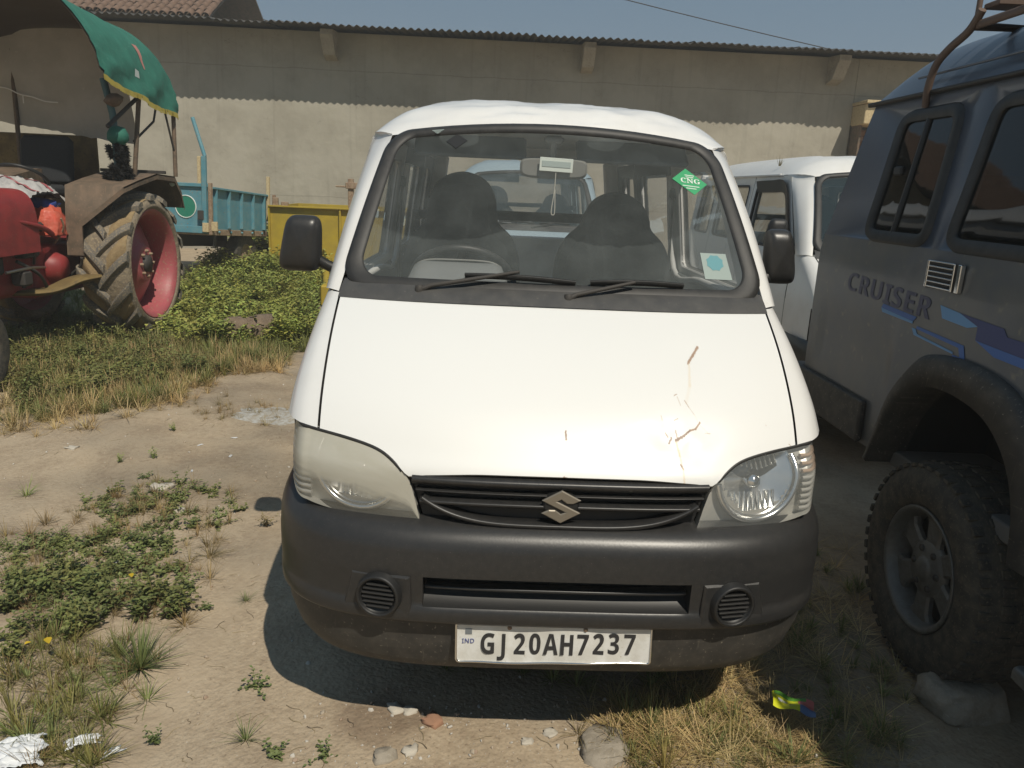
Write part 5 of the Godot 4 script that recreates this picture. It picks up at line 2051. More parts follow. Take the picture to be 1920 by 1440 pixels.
func jeep_wheel(t: Node3D, c: Vector3, sx: float) -> void:
	var w := Node3D.new()
	w.name = "wheel"
	t.add_child(w, true)
	var loc := t.transform.affine_inverse()
	var m := loc * Transform3D(Basis(Vector3(0, 1, 0), Vector3(sx, 0, 0), Vector3(0, 0, -sx)), c)
	var mb := MB.new()
	mb.lathe([Vector2(0.205, -0.09), Vector2(0.23, -0.115), Vector2(0.31, -0.118), Vector2(0.345, -0.10), Vector2(0.356, -0.07), Vector2(0.358, 0.0), Vector2(0.356, 0.07), Vector2(0.345, 0.10), Vector2(0.31, 0.118), Vector2(0.27, 0.121), Vector2(0.23, 0.115), Vector2(0.212, 0.10), Vector2(0.205, 0.09)], m, 48, true)
	var ty := part("tyre", mb, M.tyre, w)
	mb = MB.new()
	for k in 44:
		for q in [[-0.088, 0.0], [-0.03, 0.5], [0.03, 0.0], [0.088, 0.5]]:
			var a: float = TAU * (k + q[1]) / 44
			var b := Basis(Vector3(cos(a), 0, sin(a)), Vector3.UP, Vector3(sin(a), 0, -cos(a)))
			var r := 0.355 if absf(q[0]) < 0.05 else 0.346
			mb.box(m * Vector3(cos(a) * r, q[0], sin(a) * r), Vector3(0.014, 0.045, 0.030), 0.003, m.basis * b)
	part("tread", mb, M.tyre, ty)
	mb = MB.new()
	mb.lathe([Vector2(0.206, -0.05), Vector2(0.206, 0.095), Vector2(0.212, 0.106), Vector2(0.205, 0.110), Vector2(0.192, 0.104), Vector2(0.182, 0.07), Vector2(0.178, 0.03)], m, 40, true)
	var rim := part("rim", mb, M.alloy, w)
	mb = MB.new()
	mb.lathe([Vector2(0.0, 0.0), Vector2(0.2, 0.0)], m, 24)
	part("dark_backing", mb, M.black, rim)  # black backing disc, painted shade for the openings between the spokes
	# star of six wide spokes
	for k in 6:
		var a := TAU * k / 6
		var b := Basis(Vector3(cos(a), 0, sin(a)), Vector3(-sin(a), 0, cos(a)), Vector3(0, 1, 0))
		mb = MB.new()
		mb.poly(PackedVector2Array([Vector2(0.05, -0.045), Vector2(0.10, -0.036), Vector2(0.15, -0.042), Vector2(0.186, -0.070), Vector2(0.198, 0.0), Vector2(0.186, 0.070), Vector2(0.15, 0.042), Vector2(0.10, 0.036), Vector2(0.05, 0.045)]), m * Transform3D(b, Vector3(0, 0.048, 0)), 0.022, 0.008)
		part("spoke", mb, M.alloy, rim)
		mb = MB.new()
		var a2 := a + PI / 6
		mb.lathe([Vector2(0.0, 0.0), Vector2(0.011, -0.001), Vector2(0.013, -0.012)], m * Transform3D(Basis.IDENTITY, Vector3(cos(a2) * 0.068, 0.082, sin(a2) * 0.068)), 8)
		part("wheel_nut", mb, M.dark_metal, rim)
	mb = MB.new()
	mb.lathe([Vector2(0.0, 0.095), Vector2(0.032, 0.093), Vector2(0.038, 0.085), Vector2(0.045, 0.078), Vector2(0.092, 0.072), Vector2(0.096, 0.05)], m, 28)
	part("hub", mb, M.alloy, rim)

# ------------------------------------------------------------------ tractor
func tractor_wheel(t: Node3D, c: Vector3, sx: float, R: float, w: float, rim_r: float, lugs: int, disc: float) -> void:
	var wn := Node3D.new()
	wn.name = "wheel"
	t.add_child(wn, true)
	var m := Transform3D(Basis(Vector3(0, 1, 0), Vector3(sx, 0, 0), Vector3(0, 0, -sx)), c)
	var h := w / 2
	var rb := R - 0.045
	var mb := MB.new()
	mb.lathe([Vector2(rim_r - 0.01, -h * 0.8), Vector2(rim_r + 0.03, -h * 0.97), Vector2(rb - 0.09, -h * 1.04), Vector2(rb - 0.03, -h * 0.95), Vector2(rb - 0.006, -h * 0.6), Vector2(rb, 0), Vector2(rb - 0.006, h * 0.6), Vector2(rb - 0.03, h * 0.95), Vector2(rb - 0.09, h * 1.04), Vector2(rim_r + 0.03, h * 0.97), Vector2(rim_r - 0.01, h * 0.8)], m, 56, true)
	var ty := part("tyre", mb, M.mud_tyre, wn)
	# one lug for each half, copied round
	for half in [1.0, -1.0]:
		var lm := MB.new()
		var rows := []
		for i in 9:
			var u := i / 8.0
			var ax: float = half * lerpf(-0.03, h * 1.06, u)
			var an := 0.42 * pow(u, 0.9)
			var rr := rb - 0.03 * pow(u, 4.0) - 0.006
			var top := R - 0.035 * pow(u, 6.0)
			var wd := lerpf(0.036, 0.046, u) / R
			var row := PackedVector3Array()
			for q in [[-1.35, rr], [-1.0, top - 0.006], [-0.7, top], [0.7, top], [1.0, top - 0.006], [1.35, rr]]:
				var a: float = an + q[0] * wd
				row.append(Vector3(cos(a) * q[1], ax, sin(a) * q[1]))
			rows.append(row)
		lm.grid(rows, half < 0)
		for e in [0, 8]:
			var r0: PackedVector3Array = rows[e]
			lm.flat(r0[0], r0[1], r0[4], r0[5])
			lm.flat(r0[1], r0[2], r0[3], r0[4])
		var mesh := lm.mesh()
		var md := MB.new()
		rows = []
		var nz := FastNoiseLite.new()
		nz.seed = 9
		nz.frequency = 12.0
		for i in 7:
			var u := i / 6.0
			var row := PackedVector3Array()
			for k in 7:
				var q := k / 6.0
				var a := 0.42 * pow(u, 0.9) + lerpf(0.07, TAU / lugs - 0.07, q)
				var r := rb - 0.01 + 0.030 * sin(PI * q) * sin(PI * clampf(u * 0.9, 0, 1)) + nz.get_noise_2d(u, q) * 0.012 - 0.02 * pow(u, 4.0)
				row.append(Vector3(cos(a) * r, half * lerpf(0.02, h * 0.95, u), sin(a) * r))
			rows.append(row)
		md.grid(rows, half < 0)
		var clod := md.mesh()
		for k in lugs:
			var o := part_mesh("lug", mesh, M.lug, ty)
			var a: float = TAU * (k + (0.5 if half < 0 else 0.0)) / lugs
			o.transform = m * Transform3D(Basis(Vector3.UP, a), Vector3.ZERO)
			if (k * 7 + int(half)) % 4 != 0:
				var d := part_mesh("mud_clod", clod, M.mud, ty)
				d.transform = m * Transform3D(Basis(Vector3.UP, a), Vector3.ZERO)
	# rim barrel, dished disc, hub
	mb = MB.new()
	mb.lathe([Vector2(rim_r - 0.01, -h * 0.85), Vector2(rim_r - 0.05, -h * 0.5), Vector2(rim_r - 0.06, h * 0.2), Vector2(rim_r - 0.035, h * 0.55), Vector2(rim_r - 0.03, h * 0.80), Vector2(rim_r + 0.012, h * 0.96), Vector2(rim_r + 0.02, h * 0.90)], m, 48)
	var rim := part("rim", mb, M.rim_red, wn)
	mb = MB.new()
	mb.lathe([Vector2(rim_r - 0.04, disc - 0.10), Vector2(rim_r * 0.80, disc - 0.07), Vector2(rim_r * 0.62, disc - 0.01), Vector2(rim_r * 0.40, disc + 0.03), Vector2(rim_r * 0.36, disc + 0.06), Vector2(rim_r * 0.30, disc + 0.07), Vector2(0, disc + 0.07)], m, 40)
	part("disc", mb, M.rim_red, rim)
	for k in 8:
		var a := TAU * k / 8
		mb = MB.new()
		mb.lathe([Vector2(0, 0.03), Vector2(0.013, 0.028), Vector2(0.016, 0.0)], m * Transform3D(Basis.IDENTITY, Vector3(cos(a) * rim_r * 0.24, disc + 0.07, sin(a) * rim_r * 0.24)), 6)
		part("bolt", mb, M.rust, rim)
	mb = MB.new()
	mb.lathe([Vector2(0, 0.0), Vector2(rim_r * 0.16, 0.0), Vector2(rim_r * 0.16, -0.06)], m * Transform3D(Basis.IDENTITY, Vector3(0, disc + 0.10, 0)), 20)
	part("hub", mb, M.dark_metal, rim)

func make_tractor() -> void:
	var t := thing("tractor", "red tractor with muddy tyres and a green canvas canopy", "tractor", Vector3(-4.22, 0, -5.80))
	# local axes: x right in the picture (the tractor's own left), z towards its nose
	tractor_wheel(t, Vector3(0.575, 0.68, 0), 1.0, 0.68, 0.42, 0.50, 14, 0.04)
	tractor_wheel(t, Vector3(-0.575, 0.68, 0), -1.0, 0.68, 0.42, 0.50, 14, 0.04)
	for sx in [-1.0, 1.0]:
		var fw := Node3D.new()
		fw.name = "front_wheel"
		t.add_child(fw, true)
		road_wheel(fw, Vector3(sx * 0.545, 0.31, 2.42), sx, 0.315, 0.17, 0.19, M.rim_red)
	var mb := MB.new()
	mb.box(Vector3(0, 0.68, 0.35), Vector3(0.42, 0.46, 1.3), 0.05)
	mb.tube([Vector3(-0.62, 0.68, 0), Vector3(0.62, 0.68, 0)], 0.10, 14)
	mb.box(Vector3(0, 0.70, 1.55), Vector3(0.34, 0.40, 1.3), 0.05)
	mb.lathe([Vector2(0, 0.10), Vector2(0.10, 0.09), Vector2(0.14, 0.0), Vector2(0.14, -0.1)], Transform3D(Basis(Vector3(0, 1, 0), Vector3(1, 0, 0), Vector3(0, 0, -1)), Vector3(0.22, 0.70, 0.75)), 16)
	part("transmission", mb, M.red, t)
	mb = MB.new()
	mb.box(Vector3(0, 0.42, 2.42), Vector3(0.95, 0.09, 0.10), 0.02)
	mb.box(Vector3(0, 0.55, 2.42), Vector3(0.20, 0.25, 0.20), 0.03)
	part("front_axle", mb, M.dark_metal, t)
	# engine bits seen below the bonnet
	for q in [[0.20, 0.86, 1.1, 0.12, 0.10, 0.22], [0.21, 0.98, 1.35, 0.10, 0.14, 0.12], [0.20, 0.80, 1.5, 0.08, 0.18, 0.10], [0.22, 1.05, 0.95, 0.06, 0.08, 0.16], [0.24, 0.66, 1.25, 0.12, 0.12, 0.12]]:
		mb = MB.new()
		mb.box(Vector3(q[0], q[1], q[2]), Vector3(q[3], q[4], q[5]), 0.02)
		part("engine_part", mb, M.dark_metal, t)
	mb = MB.new()
	mb.tube(curve([Vector3(0.24, 0.95, 0.7), Vector3(0.30, 1.05, 1.0), Vector3(0.27, 1.12, 1.35)], 6), 0.022, 8)
	part("control_rod", mb, M.red, t)
	mb = MB.new()
	mb.tube(curve([Vector3(0.26, 0.72, 0.95), Vector3(0.28, 0.74, 1.2), Vector3(0.27, 0.73, 1.5)], 4), 0.012, 6)
	part("control_rod", mb, M.steel, t)
	# bonnet: a rounded tunnel
	mb = MB.new()
	var rows := []
	for i in 13:
		var z := lerpf(1.05, 2.75, i / 12.0)
		var row := PackedVector3Array()
		var end := clampf((z - 2.55) / 0.2, 0, 1)
		for k in 25:
			var a := PI * k / 24.0
			var x := -cos(a)
			x = signf(x) * pow(absf(x), 0.45) * (0.30 - end * 0.03)
			var y := 0.86 + pow(sin(a), 0.5) * (0.50 - end * 0.05)
			row.append(Vector3(x, y, z))
		rows.append(row)
	mb.grid(rows, false)
	for e in [0, 12]:
		var r0: PackedVector3Array = rows[e]
		var cen := PackedVector3Array()
		for p in r0:
			cen.append(Vector3(0, 0.95, p.z))
		mb.grid([r0, cen], e == 0)
	part("bonnet", mb, M.red, t)
	# footplate: bent bar along the side
	mb = MB.new()
	mb.sweep(curve([Vector3(0.50, 0.62, 0.62), Vector3(0.42, 0.60, 0.80), Vector3(0.30, 0.53, 1.00), Vector3(0.10, 0.53, 1.15), Vector3(-0.2, 0.53, 1.2)], 5), [Vector2(-0.09, -0.02), Vector2(0.09, -0.02), Vector2(0.09, 0.02), Vector2(-0.09, 0.02)])
	part("footplate", mb, M.ochre, t)
	# levers, hoses and pipes about the gearbox
	for q in [[0.16, 0.92, 0.55, 0.22, 1.22, 0.60, 0.010], [0.22, 0.90, 0.70, 0.34, 1.12, 0.78, 0.009], [0.26, 0.60, 0.60, 0.42, 0.78, 0.66, 0.012], [0.20, 0.75, 1.0, 0.26, 0.98, 1.25, 0.011], [0.24, 0.52, 0.9, 0.24, 0.80, 1.3, 0.014], [0.21, 0.95, 0.9, 0.22, 1.08, 1.5, 0.008]]:
		mb = MB.new()
		var a0 := Vector3(q[0], q[1], q[2])
		var a1 := Vector3(q[3], q[4], q[5])
		mb.tube(curve([a0, a0.lerp(a1, 0.5) + Vector3(0.05, 0.02, 0), a1], 5), q[6], 6)
		part("pipe", mb, M.dark_metal if q[6] > 0.0095 else M.rust, t)
	for q in [Vector3(0.22, 0.80, 0.45), Vector3(0.22, 0.62, 0.45), Vector3(0.22, 0.80, 0.80), Vector3(0.22, 0.62, 0.80), Vector3(0.18, 0.84, 1.15), Vector3(0.18, 0.58, 1.15)]:
		mb = MB.new()
		mb.lathe([Vector2(0, 0.02), Vector2(0.014, 0.018), Vector2(0.016, 0)], Transform3D(Basis(Vector3(0, 1, 0), Vector3(1, 0, 0), Vector3(0, 0, -1)), q), 6)
		part("bolt", mb, M.dark_metal, t)
	# seat and board behind it
	mb = MB.new()
	mb.box(Vector3(-0.28, 1.32, 0.05), Vector3(0.46, 0.12, 0.42), 0.05)
	mb.box(Vector3(-0.28, 1.60, -0.22), Vector3(0.50, 0.46, 0.11), 0.05, Basis(Vector3.RIGHT, -0.12))
	part("seat", mb, M.cloth, t)
	mb = MB.new()
	mb.box(Vector3(-0.62, 1.55, -0.70), Vector3(1.18, 0.62, 0.03), 0.008)
	part("backboard", mb, M.ochre, t)
	# steering column and wheel
	mb = MB.new()
	mb.tube([Vector3(0, 0.95, 1.0), Vector3(-0.02, 1.42, 0.68)], 0.025, 8)
	var ring := []
	var b := Basis(Vector3.RIGHT, Vector3(0, 0.85, -0.52).normalized(), Vector3(0, 0.52, 0.85).normalized())
	for k in 28:
		var a := TAU * k / 28
		ring.append(Vector3(-0.02, 1.44, 0.66) + b * Vector3(cos(a) * 0.2, 0, sin(a) * 0.2))
	mb.tube(ring, 0.015, 7, true)
	part("steering_wheel", mb, M.black, t)
	# mudguards: folded plate with drooping rear end
	for sx in [-1.0, 1.0]:
		mb = MB.new()
		var prof := [[0.66, 0.80], [0.64, 1.10], [0.60, 1.395], [0.30, 1.455], [-0.1, 1.52], [-0.52, 1.50], [-0.66, 1.36], [-0.72, 1.20]]
		rows = []
		for off in [0.0, -0.012]:
			for e in 2:
				var row := PackedVector3Array()
				for q in prof:
					var xo: float = 0.30 if e == 0 else 0.80
					if q[1] < 1.2 and q[0] > 0:
						xo = 0.30 if e == 0 else 0.44
					row.append(Vector3(sx * xo, q[1] + off, q[0] + off))
				rows.append(row if true else row)
		mb.grid([rows[0], rows[1]], sx > 0)
		mb.grid([rows[2], rows[3]], sx < 0)
		mb.grid([rows[1], rows[3]], sx > 0)
		# inner wall
		var lowr := PackedVector3Array()
		for p in rows[0]:
			lowr.append(Vector3(p.x, 0.78, p.z))
		mb.grid([rows[0], lowr], sx < 0)
		# outer lip
		var lip := PackedVector3Array()
		for p in rows[1]:
			lip.append(p + Vector3(0, -0.05, 0))
		mb.grid([rows[1], lip], sx > 0)
		var mg := part("mudguard", mb, M.brown_metal, t)
		mb = MB.new()
		mb.lathe([Vector2(0, 0.02), Vector2(0.025, 0.015), Vector2(0.03, 0)], Transform3D(Basis(Vector3(1, 0, 0), Vector3(0, 0.3, 1).normalized(), Vector3(0, -1, 0.3).normalized()), Vector3(sx * 0.74, 1.43, -0.60)), 12)
		part("side_reflector", mb, M.white_mark, mg)
	# canopy frame
	var posts := [[Vector3(0.77, 1.50, -0.62), Vector3(0.77, 2.20, -0.66)], [Vector3(0.66, 1.50, 0.05), Vector3(0.74, 2.30, 0.0)], [Vector3(-0.77, 1.50, -0.62), Vector3(-0.77, 2.64, -0.66)], [Vector3(-0.66, 1.50, 0.05), Vector3(-0.74, 2.60, 0.0)]]
	for p in posts:
		mb = MB.new()
		mb.tube([p[0], p[1]], 0.022, 8)
		part("canopy_post", mb, M.brown_metal, t)
	mb = MB.new()
	mb.tube([Vector3(0.67, 1.80, 0.04), Vector3(0.74, 2.0, -0.25), Vector3(0.76, 2.18, -0.30)], 0.011, 6)
	mb.tube([Vector3(0.77, 1.75, -0.62), Vector3(0.765, 2.2, -0.42)], 0.010, 6)
	mb.tube([Vector3(0.75, 2.22, 0.0), Vector3(0.62, 1.9, 0.42)], 0.018, 6)
	part("canopy_brace", mb, M.dark_metal, t)
	mb = MB.new()
	mb.box(Vector3(0.5, 1.535, -0.28), Vector3(0.62, 0.03, 0.04), 0.005)
	part("cross_bar", mb, M.dark_metal, t)
	# canopy cloth: valance and roof in one sheet
	mb = MB.new()
	rows = []
	var wr := FastNoiseLite.new()
	wr.seed = 14
	wr.frequency = 1.0
	var nu := 41
	for i in 33:
		var u := i / 32.0
		var row := PackedVector3Array()
		for k in nu:
			row.append(canopy_pt(u, k / float(nu - 1), wr))
		rows.append(row)
	mb.grid(rows, true)
	var cn := part("canopy", mb, M.canvas_green, t)
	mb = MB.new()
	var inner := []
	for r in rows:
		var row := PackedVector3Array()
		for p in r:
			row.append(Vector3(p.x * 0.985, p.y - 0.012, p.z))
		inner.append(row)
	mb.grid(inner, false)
	part("shade_lining", mb, M.canopy_shade, cn)  # dark sheet added under the canvas, painting in the shade below it
	# fringe, pink band, patch
	mb = MB.new()
	for i in 96:
		var u := i / 95.0
		var p := canopy_pt(u, 1.0, wr)
		var d: float = 0.035 + 0.012 * absf(wr.get_noise_1d(u * 90.0))
		mb.flat(p + Vector3(0.003, 0.01, -0.012), p + Vector3(0.003, 0.01, 0.012), p + Vector3(0.006, -d, 0.010), p + Vector3(0.006, -d, -0.010))
	part("fringe", mb, M.fringe, cn)
	mb = MB.new()
	rows = []
	for i in 3:
		var row := PackedVector3Array()
		for k in 8:
			row.append(canopy_pt(0.60 + 0.03 * i * (1.0 - k / 9.0), 0.74 + 0.015 * k, wr) + Vector3(0.004, 0.003, 0))
		rows.append(row)
	mb.grid(rows, true)
	part("pink_band", mb, M.pink_band, cn)
	mb = MB.new()
	rows = []
	for i in 2:
		var row := PackedVector3Array()
		for k in 2:
			row.append(canopy_pt(0.44 + 0.06 * i, 0.87 + 0.035 * k, wr) + Vector3(0.004, 0, 0))
		rows.append(row)
	mb.grid(rows, true)
	part("patch", mb, M.white_mark, cn)
	# grey curtain hanging inside at the back
	mb = MB.new()
	rows = []
	for i in 17:
		var v0 := i / 16.0
		var row := PackedVector3Array()
		for k in 41:
			var u := k / 40.0
			var x := lerpf(-1.75, 0.30, u) + (0.08 * v0 if k == 40 else 0.0)
			var yb := lerpf(2.06, 1.80, u) + wr.get_noise_1d(u * 22.0) * 0.02
			var yt := lerpf(2.885, 2.63, pow(minf(1.0, absf(x) / (0.66 if x > 0.0 else 1.254)), 3.0)) - 0.03
			var y := lerpf(yt, yb, v0)
			row.append(Vector3(x, y, -0.66 + 0.03 * sin(u * 17.0) * v0 + 0.02 * sin(v0 * 5.0)))
		rows.append(row)
	mb.grid(rows, true)
	var ct := part("curtain", mb, M.canvas_grey, t)
	mb = MB.new()
	var tear := [Vector3(-0.93, 2.28, -0.62), Vector3(-0.82, 2.27, -0.62), Vector3(-0.70, 2.22, -0.61), Vector3(-0.58, 2.20, -0.61), Vector3(-0.46, 2.165, -0.61), Vector3(-0.34, 2.16, -0.62)]
	mb.sweep(curve(tear, 4), [Vector2(-0.006, 0), Vector2(0.006, 0.0), Vector2(0.006, 0.002), Vector2(-0.006, 0.002)], Vector3(0, 0, 1))
	mb.box(Vector3(-0.665, 2.17, -0.60), Vector3(0.012, 0.07, 0.002), 0.0005)
	part("torn_strip", mb, M.tear, ct)
	# pole with lamp and black tassels on the mudguard
	var tp := thing("tasselled_pole", "teal pole hung with black tassels standing on the tractor mudguard", "pole", Vector3(-3.60, 1.46, -5.52))
	mb = MB.new()
	mb.tube([Vector3(0, -0.02, 0), Vector3(-0.01, 0.55, 0), Vector3(-0.07, 0.85, 0)], 0.030, 10)
	part("pole", mb, M.teal_pole, tp)
	mb = MB.new()
	mb.lathe([Vector2(0.0, 0.05), Vector2(0.05, 0.035), Vector2(0.085, 0.0), Vector2(0.07, -0.03), Vector2(0.03, -0.06), Vector2(0, -0.065)], Transform3D(Basis(Vector3(0, 0, 1), 0.3), Vector3(0.02, 0.68, 0.03)), 16)
	part("lamp", mb, M.brown_metal, tp)
	mb = MB.new()
	mb.lathe([Vector2(0.0, 0.10), Vector2(0.06, 0.085), Vector2(0.088, 0.03), Vector2(0.09, -0.02), Vector2(0.05, -0.06), Vector2(0, -0.07)], Transform3D(Basis.IDENTITY, Vector3(0.02, 0.36, 0.0)), 16)
	part("cloth_wrap", mb, M.canvas_green, tp)
	var g := RandomNumberGenerator.new()
	g.seed = 3
	var pom := tuft_mesh(320, 220, 0.05, 3.1, 0.009, 0.95, 0.0)
	for k in 34:
		var lvl := k / 34.0
		var a := g.randf() * TAU
		var r := lerpf(0.11, 0.07, lvl) * g.randf_range(0.6, 1.1)
		var c := Vector3(cos(a) * r, lerpf(0.01, 0.30, lvl), sin(a) * r)
		var sm := part_mesh("tassel", pom, M.tassel, tp)
		sm.position = c
		sm.rotation = Vector3(g.randf() * 6, g.randf() * 6, g.randf() * 6)
		sm.scale = Vector3.ONE * g.randf_range(0.9, 1.35)
	# sack over the controls, orange bag, blue cloth
	var sk := lumpy_sheet(Vector3(-4.30, 1.44, -5.02), Vector2(0.66, 0.62), 0.16, 51)
	var so := part("plastic_sack", sk, M.sack)
	tag(so, "crumpled white woven sack with red stripes spread over the tractor controls", "sack")
	mb = MB.new()
	for q in [-0.18, 0.14]:
		var pth := []
		for k in 12:
			var u := k / 11.0 - 0.5
			pth.append(sheet_pt(Vector3(-4.30, 1.44, -5.02), Vector2(0.66, 0.62), 0.16, 51, u * 0.98, q + u * 0.08) + Vector3(0, 0.004, 0.002))
		mb.sweep(pth, [Vector2(-0.016, 0), Vector2(0.016, 0), Vector2(0.016, 0.002), Vector2(-0.016, 0.002)])
	part("stripe", mb, M.sack_red, so)
	var bo := part("orange_bag", bundle(Vector3(-4.08, 0.98, -5.12), Vector3(0.17, 0.22, 0.15), 43), M.bag_orange)
	tag(bo, "bulging orange-red plastic bag wedged beside the tractor mudguard", "bag")
	var bc := part("blue_cloth", bundle(Vector3(-4.15, 1.20, -5.16), Vector3(0.16, 0.07, 0.10), 45), M.blue_cloth)
	tag(bc, "small dark blue cloth stuffed above the orange bag", "cloth")

func canopy_pt(u: float, k: float, wr: FastNoiseLite) -> Vector3:
	# u from the front edge to the back; k across: 0.5 crown, 1 the hem on the +x side, 0 the hem on the other side
	var z := lerpf(0.80, -0.74, u)
	var s := (k - 0.5) * 2.0
	var a := absf(s)
	var x := 0.0
	var y := 0.0
	var crown := 2.98 - 0.10 * u
	var edge := 2.66 - 0.04 * u
	var hem := lerpf(2.28, 2.10, u) - 0.02 * sin(PI * u)
	if a < 0.5:
		x = a / 0.5 * 0.66
		y = lerpf(crown, edge, pow(a / 0.5, 3.0))
	else:
		var q := (a - 0.5) / 0.5
		x = 0.66 + 0.13 * (1.0 - pow(1.0 - q, 2.0))
		y = lerpf(edge, hem, q)
		var fold := sin((u * 1.5 + q * 0.9) * 9.0) * 0.014 + sin((u * 0.7 - q * 1.1) * 23.0) * 0.006 + wr.get_noise_2d(u * 4.0, q * 3.0) * 0.035
		x += fold * q
	if u > 0.86 and a > 0.3:
		y -= pow((u - 0.86) / 0.14, 2.0) * 0.10 * clampf((0.72 - a) * 4.0, 0, 1)
	return Vector3(x * (1.0 if s > 0.0 else -1.9), y + wr.get_noise_2d(u * 2.0 + 7.0, s) * 0.02, z)

func sheet_pt(c: Vector3, s: Vector2, h: float, sd: int, u: float, v0: float) -> Vector3:
	var n := FastNoiseLite.new()
	n.seed = sd
	n.frequency = 1.0
	var d := Vector2(u, v0).length()
	return c + Vector3(u * s.x + n.get_noise_2d(v0 * 4.0, u) * 0.03, -h * 2.6 * pow(d, 2.2) + (n.get_noise_2d(u * 4.0, v0 * 4.0) * 0.05 + n.get_noise_2d(u * 11.0, v0 * 11.0) * 0.018) * minf(1.0, s.x / 0.5), v0 * s.y)

func lumpy_sheet(c: Vector3, s: Vector2, h: float, sd: int) -> MB:
	var rows := []
	for i in 25:
		var row := PackedVector3Array()
		for k in 31:
			row.append(sheet_pt(c, s, h, sd, k / 30.0 - 0.5, i / 24.0 - 0.5))
		rows.append(row)
	var mb := MB.new()
	mb.grid(rows, false)
	return mb

# ------------------------------------------------------------------ trailers
func make_blue_trailer() -> void:
	var t := thing("blue_trailer", "faded blue farm trailer with rusty posts standing behind the tractor", "trailer", Vector3(-4.27, 0, -9.55), deg_to_rad(-8.0))
	t.rotation.x = deg_to_rad(-3.6)
	var L := 1.85
	var mb := MB.new()
	mb.box(Vector3(-0.95, 1.08, 0.0), Vector3(1.9, 0.60, 0.03), 0.006)
	mb.box(Vector3(-0.95, 1.385, 0.02), Vector3(1.92, 0.05, 0.07), 0.006)
	var fp := part("front_board", mb, M.blue_paint, t)
	mb = MB.new()
	mb.lathe([Vector2(0, 0.003), Vector2(0.15, 0.003), Vector2(0.15, 0)], Transform3D(Basis(Vector3(1, 0, 0), Vector3(0, 0, 1), Vector3(0, -1, 0)), Vector3(-0.36, 1.08, 0.016)), 28)
	part("green_disc", mb, M.green_disc, fp)
	mb = MB.new()
	var ring := []
	for k in 32:
		var a := TAU * k / 32
		ring.append(Vector3(-0.36 + cos(a) * 0.155, 1.08 + sin(a) * 0.155, 0.018))
	mb.tube(ring, 0.009, 5, true)
	part("white_ring", mb, M.white_mark, fp)
	for sx in [0.0, -1.9]:
		mb = MB.new()
		mb.box(Vector3(sx, 1.06, -L / 2), Vector3(0.025, 0.58, L), 0.005)
		var sb := part("side_board", mb, M.blue_paint, t)
		mb = MB.new()
		mb.box(Vector3(sx + 0.02, 1.355, -L / 2), Vector3(0.09, 0.03, L), 0.005)
		part("top_rail", mb, M.blue_paint, sb)
		for k in 5:
			mb = MB.new()
			mb.box(Vector3(sx + 0.035, 1.07, -0.10 - k * 0.40), Vector3(0.05, 0.55, 0.035), 0.005)
			part("rib", mb, M.blue_paint, sb)
	mb = MB.new()
	mb.box(Vector3(-0.95, 1.06, -L), Vector3(1.9, 0.58, 0.025), 0.005)
	part("tail_board", mb, M.blue_paint, t)
	mb = MB.new()
	mb.box(Vector3(-0.95, 0.735, -L / 2), Vector3(1.94, 0.09, L + 0.06), 0.01)
	part("bed", mb, M.rust, t)
	mb = MB.new()
	mb.box(Vector3(-0.95, 0.765, 0.04), Vector3(1.9, 0.10, 0.03), 0.006)
	part("front_rail", mb, M.blue_paint, t)
	# posts
	mb = MB.new()
	mb.box(Vector3(-0.05, 1.25, 0.06), Vector3(0.07, 1.06, 0.05), 0.008)
	part("post", mb, M.blue_paint, t)
	mb = MB.new()
	mb.box(Vector3(0.035, 1.06, 0.055), Vector3(0.05, 0.72, 0.05), 0.006)
	part("post", mb, M.rust, t)
	mb = MB.new()
	mb.box(Vector3(-0.135, 1.58, 0.03), Vector3(0.05, 0.40, 0.04), 0.006)
	part("stake", mb, M.cream, t)
	mb = MB.new()
	mb.tube([Vector3(-0.04, 1.78, 0.05), Vector3(-0.22, 2.30, 0.03)], 0.028, 8)
	part("leaning_pole", mb, M.blue_paint, t)
	mb = MB.new()
	mb.box(Vector3(0.05, 1.30, -L + 0.02), Vector3(0.05, 0.72, 0.05), 0.006)
	part("stake", mb, M.cream, t)
	mb = MB.new()
	mb.box(Vector3(0.10, 1.02, -L - 0.10), Vector3(0.05, 0.72, 0.05), 0.006)
	part("post", mb, M.rust, t)
	for p in [Vector3(-0.02, 0.80, 0.10), Vector3(0.09, 0.82, 0.06), Vector3(-0.10, 0.97, 0.08)]:
		mb = MB.new()
		mb.box(p, Vector3(0.09, 0.13, 0.04), 0.006)
		part("hinge_plate", mb, M.cream if p.y < 0.9 else M.dark_metal, t)
	for k in 5:
		mb = MB.new()
		mb.lathe([Vector2(0, 0.02), Vector2(0.018, 0.018), Vector2(0.02, 0)], Transform3D(Basis(Vector3(0, 1, 0), Vector3(1, 0, 0), Vector3(0, 0, -1)), Vector3(0.022, 0.74, -0.2 - k * 0.36)), 8)
		part("bolt", mb, M.blue_paint, t)
	mb = MB.new()
	mb.box(Vector3(-0.95, 0.55, -1.2), Vector3(1.5, 0.10, 0.12), 0.01)
	mb.box(Vector3(-0.6, 0.60, -0.8), Vector3(0.10, 0.18, 1.6), 0.01)
	mb.box(Vector3(-1.3, 0.60, -0.8), Vector3(0.10, 0.18, 1.6), 0.01)
	mb.box(Vector3(0.0, 0.60, -0.1), Vector3(0.03, 0.18, 0.06), 0.006)
	part("undercarriage", mb, M.dark_metal, t)
	for sx in [-1.0, 1.0]:
		road_wheel(t, Vector3(-0.95 + sx * 0.80, 0.36, -1.25), sx, 0.38, 0.2, 0.21, M.rust)

